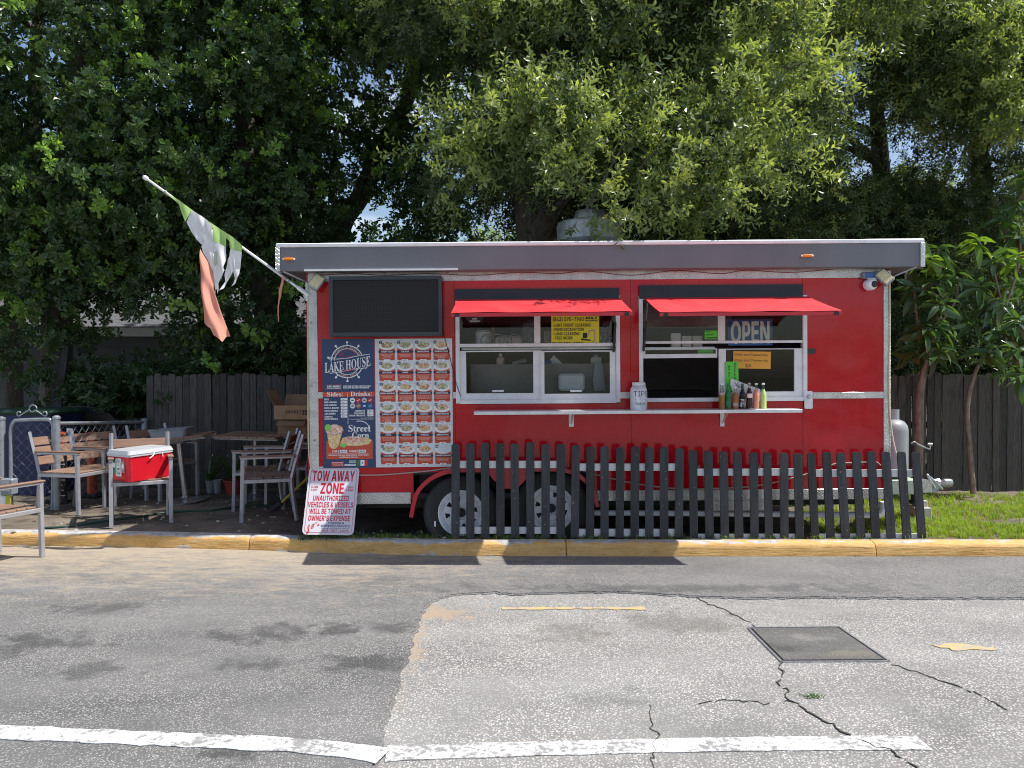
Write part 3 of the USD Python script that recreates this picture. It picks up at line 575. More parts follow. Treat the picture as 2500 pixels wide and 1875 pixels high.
wing = prism(Polygon([(cx1, cz0 + .12), (cx1 + .42, cz0 + .10), (cx1 + .42, cz0 + .105), (cx1, cz0 + .20)]), .8, 1.2)
obj('roof_wing', wing, M['grey_cap'], tr)
for s, cx, bxx in ((1, cx0, bx0), (-1, cx1, bx1)):
    obj('roof_brace', bar((cx + s * .06, -.12, cz0 - .003), (bxx, .02, cz0 - .10), .012), M['dull_metal'], tr)
obj('lip_strip', TB(742, 656, 1118, 660.5, .146, .13), M['white_frame'], tr)
for px, py in ((706, 633), (1970, 625)):
    c = TL(px, py, .14)
    ml = obj('marker_light', xf(lathe([(0, -.045), (.010, -.044), (.0135, -.034), (.0135, .034), (.010, .044), (0, .045)], 12, 'x'), loc=(c[0], -.152, c[2])), M['amber'], tr, smooth=40)
    for s in (-1, 1): obj('end_cap', xf(lathe([(0, -.007), (.009, -.006), (.009, .006), (0, .007)], 10, 'x'), loc=(c[0] + s * .048, -.149, c[2])), M['white_frame'], ml)
# trims
obj('corner_trim', TB(754, 663, 776, 1150, .012, -.004, .003), M['diamond_plate'], tr)
obj('corner_trim', TB(2158, 660, 2175, 1168, .012, -.004, .003), M['diamond_plate'], tr)
a, b = TR(776, 663, 2158, 680, .006), None
obj('top_trim', bx(a[0], a[2], -.008, -.001, a[1] - .01, bz1 + .01), M['diamond_plate'], tr)
obj('bottom_trim', TB(772, 1203, 1003, 1231, .012, .0005, .003), M['diamond_plate'], tr)
obj('bottom_trim', TB(1458, 1195, 2160, 1221, .012, .0005, .003), M['diamond_plate'], tr)
obj('step_plate', TB(1738, 1222, 1872, 1247, .03, .005, .002), M['diamond_plate'], tr)
for x0, x1 in ((776, 788), (1106, 1116.5), (1509.5, 1540), (1985, 2158)):
    obj('belt_trim', TB(x0, 957, x1, 973, .014, .0005, .003), M['diamond_plate'], tr)
lz = TR(1964, 955, 1984, 998, .02)
lt = obj('latch', prism(rrect(lz[0], lz[1], lz[2], lz[3], .012), -.022, -.0145), M['white_frame'], tr)
obj('knob', xf(lathe([(0, -.014), (.016, -.012), (.02, 0), (.02, .012)], 14, 'y'), loc=((lz[0] + lz[2]) / 2 + .004, -.030, lz[3] - .05)), M['steel'], lt, smooth=40)
obj('label_plate', TB(1969, 851, 1992, 864, .004, .0005), M['inside_dark'], tr)

# ---- serving windows
def window(W, rail, mull, sashes, upper):
    x0, z0, x1, z1 = W; t = .016
    f = obj('window_frame', cat([bx(x0 - t, x0 + .020, -.016, .05, z0 - t, z1), bx(x1 - .020, x1 + t, -.016, .05, z0 - t, z1), bx(x0 + .020, x1 - .020, -.022, .05, z0 - .022, z0 + .013), bx(x0 + .02, x1 - .02, -.016, .05, z1 - .03, z1)]), M['white_frame'], tr)
    R = TR(W1[0], rail[0], W1[0], rail[1]); zr0, zr1 = R[1], R[3]
    obj('window_rail', bx(x0 + .0205, x1 - .0205, -.010, .04, zr0, zr1), M['white_frame'], f)
    m0, m1 = TL(mull[0], 800)[0], TL(mull[1], 800)[0]
    obj('mullion', bx(m0, m1, -.004, .035, zr1 + .0005, z1 - .0305), M['white_frame'], f)
    for a, b in ((x0 + .021, m0 - .001), (m1 + .001, x1 - .021)):
        obj('pane', bx(a, b, .012, .016, zr1 + .001, z1 - .031), M['pane'], f)
    for (sx0, sy0, sx1, sy1, fl, ft, fr, fb, dp) in sashes:
        s = TR(sx0, sy0, sx1, sy1); k = .003784
        ss = obj('sash', cat([bx(s[0], s[0] + fl * k, dp, dp + .02, s[1], s[3]), bx(s[2] - fr * k, s[2], dp, dp + .02, s[1], s[3]), bx(s[0] + fl * k, s[2] - fr * k, dp, dp + .02, s[1], s[1] + fb * k), bx(s[0] + fl * k, s[2] - fr * k, dp, dp + .02, s[3] - ft * k, s[3])]), M['white_frame'], f)
        obj('pane', bx(s[0] + fl * k, s[2] - fr * k, dp + .008, dp + .012, s[1] + fb * k, s[3] - ft * k), M['pane'], f)
    return f
wf1 = window(W1, (848, 856), (1304, 1319), [(1123, 856, 1322, 976, 15, 3, 20, 16, .004), (1319, 856, 1503, 976, 7, 3, 14, 15, -.006)], None)
wf2 = window(W2, (845, 851), (1753, 1770), [(1570, 851, 1752, 874, 6, 2, 3, 10, .014), (1755, 851, 1959, 972, 17, 2, 20, 16, -.006)], None)
obj('center_post', TB(1322.5, 858, 1329, 970, .008, -.015), M['white_frame'], wf1)
for px in (1215, 1405): 
    b = TR(px - 13, 952, px + 15, 957)
    obj('sash_pull', bx(b[0], b[2], -.012, -.0065, b[1], b[3]), M['aluminium'], wf1)

# ---- awnings (flip-up hatches) with gas struts
def awning(hl, hr, fl, fr, d):
    hA, hB = TL(*hl), TL(*hr); A, B = TL(*fl, d), TL(*fr, d)
    hz = (hA[2] + hB[2]) / 2; az = (A[2] + B[2]) / 2; x0 = (hA[0] + A[0]) / 2; x1 = (hB[0] + B[0]) / 2; y1 = -d
    n = 24; V = []; sx = rng.normal(0, 1)
    for i in range(n + 1):
        for j in range(9):
            u, v = i / n, j / 8; x = x0 + (x1 - x0) * u + (A[0] - hA[0]) * 0 
            V.append((x, -.02 + (y1 + .02) * v, hz + (az - hz) * v - .006 * math.sin(v * PI) + .002 * math.sin(u * 17 + sx * 3) * v))
    F = [[i * 9 + j, (i + 1) * 9 + j, (i + 1) * 9 + j + 1, i * 9 + j + 1] for i in range(n) for j in range(8)]
    F = [[a, d_, c, b] for a, b, c, d_ in F]
    top = (np.array(V), np.array(F)); V2 = np.array(V) - [0, 0, .012]
    f4 = np.array(F); m = trimesh.Trimesh(np.vstack([V, V2]), np.vstack([f4[:, [0, 1, 2]], f4[:, [0, 2, 3]], f4[:, [2, 1, 0]] + len(V), f4[:, [3, 2, 0]] + len(V)]), process=False)
    if m.face_normals[0][2] < 0: m.invert()
    aw = obj('awning', m, M['red_awning'], tr, smooth=30)
    obj('front_edge', bx(x0, x1, y1 - .004, y1 + .03, az - .034, az - .006), M['red_fender'], aw)
    for x in (x0 + .05, x1 - .05): obj('edge_cap', bx(x - .018, x + .018, y1 - .008, y1 - .0045, az - .036, az - .008), M['black'], aw)
    return aw, (x0, x1, hz, az)
aw1, A1 = awning((1113, 731), (1509, 728), (1105, 763), (1549, 760), .765)
aw2, A2 = awning((1562, 727), (1958, 724), (1622, 761), (2070, 759), .765)
def tape(x0, y0, x1, y1):
    X0, Z0, X1, Z1 = TR(x0, y0, x1, y1); V = []; n = 40
    for i in range(n + 1):
        for j in range(6):
            x, v = X0 + (X1 - X0) * i / n, j / 5
            V.append((x, -.024 - .012 * v * meshkit.noise(np.array([x * 5, v * 2.5, 1.3])), Z1 + (Z0 - Z1) * v))
    F = [[i * 6 + j, i * 6 + j + 1, (i + 1) * 6 + j + 1, (i + 1) * 6 + j] for i in range(n) for j in range(5)]
    return (np.array(V), np.array(F))
obj('flashing', tape(1111, 705, 1511, 733), M['black_tape'], tr, smooth=True, label='black tar strip along the hinge of the left awning')
obj('flashing', tape(1559, 696, 1957, 729), M['black_tape'], tr, smooth=True, label='black tar strip along the hinge of the right awning')
for (p0, p1, p2) in (((1504, 745, .30), (1502, 786, .05), (1498, 860, .03)), ((1581, 742, .30), (1577, 784, .05), (1571, 858, .03))):
    s = obj('gas_strut', bar(TL(*p1), TL(*p2), .022, ch=.006), M['black'], tr)
    obj('rod', bar(TL(*p1), TL(*p0), .008), M['steel'], s)

# ---- serving counter
c0, c1 = TL(1157, 1008, .30), TL(1959, 1008, .30); cz = (TL(1157, 1002, .30)[2] + TL(1959, 1002, .30)[2]) / 2
COUNTER_Z = cz
ct = obj('counter', cat([bx(c0[0], c1[0], -.30, -.002, cz - .006, cz), bx(c0[0], c1[0], -.302, -.297, cz - .030, cz - .0005, .001)]), M['aluminium'], tr)
for x0, x1, y1 in ((1389, 1401, 1042), (1759, 1769, 1041)):
    g = TR(x0, 1013, x1, y1, .02)
    bk = obj('bracket', cat([bx(g[0], g[2], -.014, -.002, g[1], cz - .008), bx(g[0], g[2], -.24, -.014, cz - .016, cz - .008)]), M['white_frame'], ct)
    obj('brace', bar(((g[0] + g[2]) / 2, -.014, g[1] + .03), ((g[0] + g[2]) / 2, -.20, cz - .018), .012), M['aluminium'], ct)

# ---- LED sign
s = TR(804, 674, 1079, 821, .10)
led = obj('led_sign', bx(s[0], s[2], -.10, -.0005, s[1], s[3], .006), M['black'], tr, label='black LED matrix sign, switched off')
i0 = TR(813, 684, 1070, 812, .10); i0 = (i0[0], i0[1], i0[2], i0[3])
obj('screen', bx(i0[0], i0[2], -.104, -.1005, i0[1], i0[3]), M['screen'], led)
t = .022
M['led_frame'] = plain('led_frame', (0.035, 0.037, 0.045), 0.4)
obj('frame', cat([bx(s[0], s[2], -.112, -.1045, s[1], s[1] + .036), bx(s[0], s[2], -.112, -.1045, s[3] - .034, s[3]), bx(s[0], s[0] + .036, -.1118, -.1045, s[1] + .036, s[3] - .034), bx(s[2] - .032, s[2], -.1118, -.1045, s[1] + .036, s[3] - .034)]), M['led_frame'], led)

# ---- menu boards
y0 = -.007
PR = .0012
mb = TR(788, 827.5, 916.5, 1142); mw = TR(916.5, 827, 1105, 1140)
board = obj('menu_board', bx(mb[0], mb[2], -.006, -.0005, mb[1], mb[3]), M['navy'], tr, label='navy menu board with ship-wheel emblem, sides, drinks and street corn')
KW, KH = (mb[2] - mb[0]), (mb[3] - mb[1])
def bp(zx, zy):      # from the enlarged view of the photograph (zoom 3) to board coordinates
    return mb[0] + (zx - 222) / (812 - 222) * KW, mb[3] - (zy - 127) / (1578 - 127) * KH
k3 = KW / (812 - 222)
def bpoly(pts): return Polygon([bp(*p) for p in pts])
def prn(name, poly, m, lay=1, par=None): return obj(name, flat(poly, -.006 - PR * lay), M[m], par or board)
cxw, czw = bp(503, 382); ro = 185 * k3
white = [Point(cxw, czw).buffer(ro, 24).difference(Point(cxw, czw).buffer(ro * .945, 24)), Point(cxw, czw).buffer(ro * .80, 24).difference(Point(cxw, czw).buffer(ro * .765, 24))]
for k in range(10):
    a = PI / 2 + k * 2 * PI / 10
    if k in (2, 8): a += (.10 if k == 2 else -.10)
    if k in (3,): continue
    dx, dz = math.cos(a), math.sin(a)
    white += [stroke([(cxw + dx * ro * .97, czw + dz * ro * .97), (cxw + dx * ro * 1.17, czw + dz * ro * 1.17)], 4.5 * k3), Point(cxw + dx * ro * 1.17, czw + dz * ro * 1.17).buffer(12.5 * k3)]
band = Polygon([bp(235, 405), bp(770, 295), bp(775, 435), bp(248, 520)])
wheel = unary_union(white).difference(band.buffer(7 * k3))
prn('emblem', unary_union([wheel, stroke([bp(385, 352), bp(500, 345), bp(600, 322), bp(755, 300)], 3.2 * k3), stroke([bp(310, 512), bp(430, 495), bp(560, 470), bp(725, 452)], 3.2 * k3)]), 'print_white')
ring = Point(cxw, czw).buffer(ro * .945, 24).difference(Point(cxw, czw).buffer(ro * .80, 24)).difference(band.buffer(7 * k3))
prn('emblem_ring', ring, 'navy_dark', 1)
def arc_text(s, R, a0, a1, h, top=True):
    out = []
    for i, c in enumerate(s):
        if c == ' ': continue
        a = a0 + (a1 - a0) * (i + .5) / len(s)
        g = text(c, 0, 0, h, font='serif', align='c', tol=2.0); g = affinity.translate(g, 0, -h / 2)
        g = affinity.rotate(g, math.degrees(a) - 90 if top else math.degrees(a) + 90, origin=(0, 0)); out.append(affinity.translate(g, cxw + R * math.cos(a), czw + R * math.sin(a)))
    return unary_union(out)
prn('lettering', unary_union([arc_text('AUTHENTIC MEXICAN', ro * .872, math.radians(152), math.radians(28), 17 * k3), arc_text('ALWAYS FRESH', ro * .872, math.radians(236), math.radians(312), 17 * k3, False)]), 'print_pink', 2)
fish = [(405, 330), (418, 300), (410, 275), (440, 305), (470, 270), (500, 258), (495, 240), (530, 250), (570, 268), (590, 290), (580, 310), (540, 330), (480, 325), (425, 312)]
prn('emblem_fish', LineString([bp(*p) for p in fish]).buffer(2.2 * k3, quad_segs=1), 'sign_red', 1)
lh = text('LAKE HOUSE', 0, 0, 1.0, font='serif'); L0, _, L1, _ = lh.bounds
def warp(g):
    from shapely import transform
    def f(c):
        u = (c[:, 0] - L0) / (L1 - L0); hgt = (118 - 10 * np.sin(u * PI)) * k3
        bxw, bzb = bp(252, 508); ex, eb = bp(762, 432)
        base = bzb + (eb - bzb) * u
        return np.stack([bxw + (ex - bxw) * u, base + c[:, 1] * hgt], 1)
    return transform(g, f)
prn('lettering', warp(lh), 'print_white', 3)
prn('lettering', affinity.rotate(text('THE', *bp(290, 358), 30 * k3, 92 * k3, 'serif'), 3), 'print_white', 3)
prn('lettering', affinity.rotate(text('KITCHEN', *bp(445, 490), 28 * k3, 138 * k3, 'serif'), 8), 'sign_red', 3)
prn('lettering', unary_union([Point(*bp(430, 497)).buffer(13 * k3).difference(Point(*bp(430, 497)).buffer(8 * k3)), Point(*bp(612, 468)).buffer(13 * k3).difference(Point(*bp(612, 468)).buffer(8 * k3))]), 'print_white', 3)
prn('lettering', unary_union([text('ASK ABOUT', *bp(272, 668), 20 * k3, 155 * k3, weight=900), text('OUR CATERING!', *bp(272, 686), 13 * k3, 158 * k3, weight=900), text('FOR OUR OTHER LOCATIONS', *bp(456, 666), 16 * k3, 305 * k3, weight=900, tol=1.5), text('FOLLOW US ON FACEBOOK', *bp(456, 684), 16 * k3, 290 * k3, weight=900, tol=1.5)]), 'print_white', 2)
fr = sbox(*bp(260, 697), *bp(438, 638)); prn('outline', fr.difference(fr.buffer(-2 * k3)), 'orange_red', 1)
prn('heading_band', sbox(*bp(222, 776), *bp(812, 722)), 'orange_red', 1)
prn('lettering', unary_union([text('Sides:', *bp(272, 772), 52 * k3, 180 * k3, 'serif'), text('Drinks:', *bp(535, 770), 52 * k3, 240 * k3, 'serif')]), 'print_white', 2)
prn('divider', stroke([bp(505, 728), bp(505, 1085)], 2 * k3), 'print_white', 2)
rows = ('RICE', 'REG. BEANS', 'LRG. BEANS', 'RICE & BEANS', 'GUACAMOLE', 'JALAPEÑO'); tw = (50, 138, 136, 162, 150, 125)
T_, tags, ticks = [], [], []
for i, (r_, w_) in enumerate(zip(rows, tw)):
    zy = 806 + i * 32.3; T_.append(text(r_, *bp(242, zy + 8), 18 * k3, w_ * k3, weight=900, tol=1.5)); 
for i in range(7):
    zy = 804 + i * 32.3; p = bp(460, zy); tags.append(rrect(p[0] - 35 * k3, p[1] - 13 * k3, p[0] + 35 * k3, p[1] + 13 * k3, 6 * k3)); ticks.append(stroke([(p[0] - 20 * k3, p[1] - 5 * k3), (p[0] - 12 * k3, p[1] + 5 * k3), (p[0] - 4 * k3, p[1] - 4 * k3), (p[0] + 8 * k3, p[1] + 3 * k3)], 1.8 * k3))
T_ += [text('CHIPS &', *bp(242, 1010), 17 * k3, 92 * k3, weight=900, tol=1.5), text('GUACAMOLE', *bp(242, 1034), 17 * k3, 150 * k3, weight=900, tol=1.5)]
for i, (r_, w_) in enumerate((('JARRITOS', 115), ('CAN SODA', 125), ('AGUA FRESCAS', 178))):
    zy = 937 + i * 26; q = bp(697, zy + 8); T_.append(text(r_, q[0], q[1], 17 * k3, w_ * k3, weight=900, align='r', tol=1.5)); p = bp(756, zy - 2); tags.append(rrect(p[0] - 34 * k3, p[1] - 11 * k3, p[0] + 34 * k3, p[1] + 11 * k3, 5 * k3)); ticks.append(stroke([(p[0] - 18 * k3, p[1] - 4 * k3), (p[0] - 8 * k3, p[1] + 4 * k3), (p[0] + 6 * k3, p[1] + 1 * k3)], 1.8 * k3))
T_ += [text('Lime, Grapefruit, Sangria', *bp(645, 1020), 7 * k3, 145 * k3, weight=700, tol=4), text('Pineapple, Mandarin, Fruit Punch, and Mango', *bp(525, 1033), 7 * k3, 265 * k3, weight=700, tol=4)]
prn('lettering', unary_union(T_), 'print_white', 1)
for g in tags: prn('price_tag', g, 'print_white', 1)
prn('price_writing', unary_union(ticks), 'ink', 2)
caps = ['print_white', 'sign_red', 'plank_line', 'print_red', 'menu_ground', 'table_slat', 'open_blue', 'blue_plastic']
for i in range(8):
    p = bp(558 + (i % 4) * 66, 818 + (i // 4) * 63); d = prn('drink_badge', Point(*p).buffer(29 * k3, 6), caps[i], 1)
    obj('badge_mark', flat([affinity.scale(Point(*p).buffer(17 * k3, 4), 1, .45), stroke([(p[0] - 14 * k3, p[1] - 6 * k3), (p[0] + 12 * k3, p[1] + 8 * k3)], 4 * k3)][i % 2], -.006 - PR * 2), M[['print_green', 'print_white', 'print_red', 'print_white', 'ink', 'print_pink', 'print_white', 'lime'][i]], board)
c_ = Point(*bp(637, 1165)).buffer(118 * k3, 16); arc = c_.difference(c_.buffer(-8 * k3)).difference(sbox(*bp(500, 1300), *bp(800, 1140))).difference(sbox(*bp(500, 1130), *bp(600, 1040)))
prn('lettering', unary_union([arc, text('Street', *bp(510, 1170), 78 * k3, 248 * k3, 'serif'), text('Corn', *bp(548, 1245), 70 * k3, 190 * k3, 'serif')]), 'print_white', 1)
prn('card', rrect(*bp(258, 1478), *bp(778, 1270), 14 * k3), 'orange_red', 1)
M['food_corn'] = usdkit.material(stage, LK + 'food_corn', {'g': ('geometry', {}), 'v': ('voronoi_texture', {'scale': 110.0}), 's': ('separate_color', {}), 'r': ('rgb_ramp', {'ramp': [(0.1, (0.75, 0.62, 0.40)), (0.5, (0.66, 0.36, 0.08)), (0.75, (0.72, 0.52, 0.16)), (0.95, (0.80, 0.74, 0.6))]}), 'p': ('principled_bsdf', {'roughness': 0.45})},
    [('g.position', 'v.vector'), ('v.color', 's.color'), ('s.r', 'r.fac'), ('r.color', 'p.base_color')], surface='p.BSDF')
def food(name, cols):
    return usdkit.material(stage, LK + name, {'g': ('geometry', {}), 'v': ('voronoi_texture', {'scale': 70.0}), 's': ('separate_color', {}), 'r': ('rgb_ramp', {'ramp': list(zip(np.linspace(0.1, 0.9, len(cols)), cols))}), 'p': ('principled_bsdf', {'roughness': 0.45})},
        [('g.position', 'v.vector'), ('v.color', 's.color'), ('s.g', 'r.fac'), ('r.color', 'p.base_color')], surface='p.BSDF')
M['food_topping'] = food('food_topping', [(0.75, 0.62, 0.52), (0.62, 0.16, 0.07), (0.80, 0.70, 0.60), (0.58, 0.22, 0.12)])
M['food_green'] = food('food_green', [(0.62, 0.60, 0.46), (0.22, 0.27, 0.07), (0.66, 0.62, 0.52), (0.36, 0.24, 0.10)])
M['food_tan'] = food('food_tan', [(0.62, 0.38, 0.14), (0.72, 0.54, 0.30), (0.42, 0.18, 0.06), (0.70, 0.62, 0.48)])
M['food_mix'] = food('food_mix', [(0.66, 0.55, 0.35), (0.16, 0.10, 0.05), (0.45, 0.40, 0.10), (0.72, 0.66, 0.55), (0.55, 0.16, 0.06)])
cup = [(265, 1165), (440, 1175), (395, 1330), (360, 1362), (320, 1362), (290, 1335)]
prn('street_corn_cup', bpoly(cup), 'food_corn', 2)
prn('cup_lid', affinity.scale(Point(*bp(352, 1150)).buffer(100 * k3), 1, .62), 'food_topping', 3)
prn('lime_wedge', affinity.scale(Point(*bp(280, 1125)).buffer(38 * k3), .95, 1.1), 'lime', 4)
prn('corn_cob', bpoly([(440, 1240), (500, 1225), (620, 1225), (720, 1240), (770, 1265), (740, 1310), (640, 1330), (500, 1330), (420, 1300)]), 'food_corn', 2)
prn('corn_topping', bpoly([(450, 1245), (520, 1226), (640, 1226), (700, 1250), (690, 1280), (560, 1290), (460, 1275)]), 'food_topping', 3)
prn('lime_wedge', bpoly([(405, 1300), (490, 1310), (485, 1335), (455, 1350), (415, 1335)]), 'lime', 4)
prn('lettering', unary_union([text('CUP |', *bp(322, 1402), 22 * k3, 78 * k3, weight=900), text('COBB |', *bp(515, 1402), 22 * k3, 100 * k3, weight=900), text('Parmesan Cheese, Mayonnaise, Chili Pepper', *bp(285, 1440), 15 * k3, 450 * k3, weight=900, tol=1.5), text('and Mexican Cheese.', *bp(402, 1464), 15 * k3, 215 * k3, weight=900, tol=1.5), stroke([bp(292, 1416), bp(730, 1416)], 1.2 * k3)]), 'print_white', 2)
for x0_, x1_, s_ in ((410, 492, '$8.00'), (622, 704, '$5.00')):
    prn('price_tag', rrect(*bp(x0_, 1408), *bp(x1_, 1375), 6 * k3), 'print_white', 2); prn('price_writing', text(s_, *bp(x0_ + 10, 1401), 18 * k3, 60 * k3, weight=500), 'ink', 3)
prn('lettering', unary_union([text('WE SUPPORT', *bp(318, 1526), 15 * k3, 130 * k3, weight=900), text('LOCAL POLICE', *bp(330, 1541), 8 * k3, 118 * k3, tol=3), text('FIRE AND EMS', *bp(340, 1555), 8 * k3, 108 * k3, tol=3)]), 'print_pink', 2)
prn('support_band', sbox(*bp(310, 1560), *bp(455, 1508)), 'print_red', 1)
prn('flag_stripes', unary_union([sbox(*bp(512, y_ + 7), *bp(588, y_)) for y_ in (1497, 1511)] + [sbox(*bp(460, y_ + 8), *bp(588, y_)) for y_ in (1534, 1549)]), 'print_white', 1)
for m_, a_, b_ in (('print_green', 594, 640), ('print_white', 640, 684), ('sign_red', 684, 724)): prn('flag_stripe', sbox(*bp(a_, 1556), *bp(b_, 1490)), m_, 1)
prn('flag_crest', Point(*bp(662, 1522)).buffer(9 * k3), 'table_slat', 2)
prn('side_line', sbox(*bp(806, 1578), *bp(812, 127)), 'print_red', 2)

board2 = obj('menu_board', bx(mw[0] + .001, mw[2], -.006, -.0005, mw[1], mw[3]), M['menu_ground'], tr, label='white menu board with twenty-four numbered dishes')
KW2, KH2 = mw[2] - mw[0], mw[3] - mw[1]
def cp(zx, zy): return mw[0] + (zx - 812) / (1678 - 812) * KW2, mw[3] - (zy - 122) / (1562 - 122) * KH2
prn('plank_lines', unary_union([sbox(mw[0] + .002, cp(0, 165 + i * 92)[1], mw[2], cp(0, 165 + i * 92)[1] + .0022) for i in range(15)]), 'plank_line', 1, board2)
names = ['STREET TACO', 'FLAUTAS', 'ENCHILADAS', 'CRUNCHY TACO', 'RICE BOWL', 'SOPES', 'QUESABIRRIA', 'KETO TACOS', 'BIRRIA NOODLES', 'QUESADILLAS', '4 TACOS PLATE', 'CHIMICHANGA', 'SHRIMP TACO', 'GORDITAS', 'BURRITO', 'BIRRIA NACHOS', 'TORTA', 'TOSTADAS', 'TAMALES', 'BIRRIA PLATE', 'TACO BOWL', 'BIRRIA TACOS', 'BIRRIA PIZZA', 'LOADED AVOCADO']
wid = [130, 88, 128, 150, 110, 62, 132, 118, 165, 138, 148, 140, 132, 108, 88, 150, 64, 104, 92, 132, 118, 138, 128, 172]
fm = ['food_mix', 'food_green', 'food_green', 'food_tan', 'food_green', 'food_green', 'food_tan', 'food_green', 'food_mix', 'food_tan', 'food_mix', 'food_green', 'food_green', 'food_tan', 'food_tan', 'food_mix', 'food_tan', 'food_green', 'food_tan', 'food_tan', 'food_green', 'food_topping', 'food_tan', 'menu_ground']
Tn, Td, Tw, Tq = [], [], [], []
for i, nme in enumerate(names):
    zx = 948 + (i % 4) * 203 + (i // 4) * 2.0; zy = 195 + (i // 4) * 233.5
    prn('card', rrect(*cp(zx - 88, zy + 166), *cp(zx + 88, zy + 30), .010), 'orange_red', 1, board2)
    prn('plate', affinity.scale(Point(*cp(zx, zy + 5)).buffer(92 * k3, 8), 1, .52), 'print_white', 2, board2)
    r_ = random.Random(i); c_ = cp(zx, zy - 5); pts = []
    for a in np.linspace(0, 2 * PI, 14, endpoint=False):
        q = (60 + 14 * r_.random()) * k3; pts.append((c_[0] + q * math.cos(a), c_[1] + q * .52 * math.sin(a)))
    prn('dish', Polygon(pts), fm[i], 3, board2)
    prn('title_band', sbox(*cp(zx - 92, zy + 84), *cp(zx + 92, zy + 58)), 'navy_dark', 2, board2)
    q = cp(zx, zy + 78); Tn.append(text(nme, q[0], q[1], 15 * k3, wid[i] * k3, weight=900, align='c', tol=2))
    for j in range(3 + (i % 3 == 0)):
        q = cp(zx, zy + 104 + j * 13); wl = (72 - 18 * j * r_.random()); x_ = q[0] - wl * k3
        while x_ < q[0] + wl * k3:
            w_ = (10 + 16 * r_.random()) * k3; Td.append(sbox(x_, q[1], min(x_ + w_, q[0] + wl * k3), q[1] + 4.5 * k3)); x_ += w_ + 5 * k3
    q = cp(zx, zy + 168); prn('price_tag', rrect(q[0] - 36 * k3, q[1] - 12 * k3, q[0] + 36 * k3, q[1] + 13 * k3, 6 * k3), 'print_white', 2, board2)
    if i: Tq.append(stroke([(q[0] - 20 * k3, q[1] - 4 * k3), (q[0] - 12 * k3, q[1] + 5 * k3), (q[0] - 5 * k3, q[1] - 4 * k3), (q[0] + 4 * k3, q[1] + 5 * k3), (q[0] + 16 * k3, q[1] + 2 * k3)], 1.6 * k3))
    n_ = cp(zx - 70, zy - 33); prn('number_badge', Point(*n_).buffer(18 * k3, 5), 'navy_dark', 4, board2)
    Tw.append(text(str(i + 1), n_[0], n_[1] - 9 * k3, 18 * k3, weight=800, align='c', tol=2))
prn('lettering', unary_union(Tn), 'print_white', 3, board2); prn('description_print', unary_union(Td), 'print_pink', 2, board2)
prn('price_writing', unary_union(Tq), 'ink', 3, board2); prn('lettering', unary_union(Tw), 'print_white', 5, board2)

# ---- signs behind and on the glass
def notice(name, r, m, par, y=.018, label=None, rot=0):
    c = ((r[0] + r[2]) / 2, (r[1] + r[3]) / 2); mm = bx(r[0] - c[0], r[2] - c[0], -.0015, .0015, r[1] - c[1], r[3] - c[1])
    if rot: mm.apply_transform(trimesh.transformations.rotation_matrix(math.radians(rot), [0, 1, 0]))
    mm.apply_translation([c[0], y, c[1]]); return obj(name, mm, M[m], par, label=label)
r = TR(1346, 771, 1463, 846); ys = notice('yellow_notice', r, 'yellow_sign', wf1, y=.008, label='yellow land clearing advert with phone numbers')
yy = .0052; S = (r[2] - r[0]) / (1590 - 1107)
def yp(zx, zy): return r[0] + (zx - 1107) * S, r[3] - (zy - 503) * S * ((r[3] - r[1]) / ((812 - 503) * S))
L_ = [text('(863) 595-7960', *yp(1122, 556), 40 * S, 312 * S, weight=700), text('(863) 205-9802', *yp(1115, 806), 40 * S, 310 * S, weight=700)]
for i, (s_, w_) in enumerate((('LAKE FRONT CLEARING', 364), ('POND EXCAVATION', 293), ('LAND CLEARING', 252), ('TREE WORK', 184))):
    q = yp(1140, 612 + i * 43); L_ += [text(s_, q[0], q[1], 31 * S, w_ * S, weight=700, tol=1), Point(q[0] - 12 * S, q[1] + 14 * S).buffer(4 * S, 3)]
L_ += [text('M&Z', *yp(1456, 540), 26 * S, 116 * S, weight=900), stroke([yp(1456, 551), yp(1570, 551)], 3 * S)]
fr = sbox(*yp(1447, 558), *yp(1582, 512)); L_.append(fr.difference(fr.buffer(-2 * S)))
obj('lettering', flat(unary_union(L_), yy), M['ink'], wf1)
obj('excavator_print', flat(unary_union([sbox(*yp(1425, 728), *yp(1468, 676)), Polygon([yp(1404, 730), yp(1500, 742), yp(1506, 758), yp(1410, 748)])]), yy), M['ink'], wf1)
obj('excavator_print', flat(unary_union([stroke([yp(1468, 720), yp(1495, 655), yp(1548, 645), yp(1542, 700), yp(1548, 745), yp(1525, 765)], 6 * S)]), yy), M['rope'], wf1)
r = TR(1779, 779, 1888, 843); op = notice('open_notice', r, 'open_blue', wf2, y=.024, label='blue OPEN sign behind the glass')
q = TR(1786, 784, 1881, 838)
obj('lettering', flat(text('OPEN', q[0], q[1], q[3] - q[1], q[2] - q[0], weight=800), .0215), M['open_letters'], wf2)
r = TR(1721, 807, 1754, 828); notice('green_notice', r, 'green_paper', wf2, y=.008); obj('lettering', flat(unary_union([sbox(r[0] + .01, r[1] + .008, r[2] - .01, r[1] + .018), sbox(r[0] + .008, r[3] - .014, r[0] + .05, r[3] - .008), sbox(r[0] + .008, r[3] - .035, r[2] - .04, r[3] - .031), sbox(r[0] + .008, r[3] - .043, r[2] - .05, r[3] - .039)]), .0058), M['ink'], wf2)
r = TR(1707, 853, 1745, 863.5); notice('green_notice', r, 'green_paper', wf2, y=.06)
M['marker'] = plain('marker', (0.10, 0.04, 0.03), 0.6)
r = TR(1789, 858, 1881, 900); notice('orange_notice', r, 'orange_paper', wf2, y=-.008, rot=1.5, label='orange handwritten chips notice')
w_ = r[2] - r[0]; h_ = r[3] - r[1]
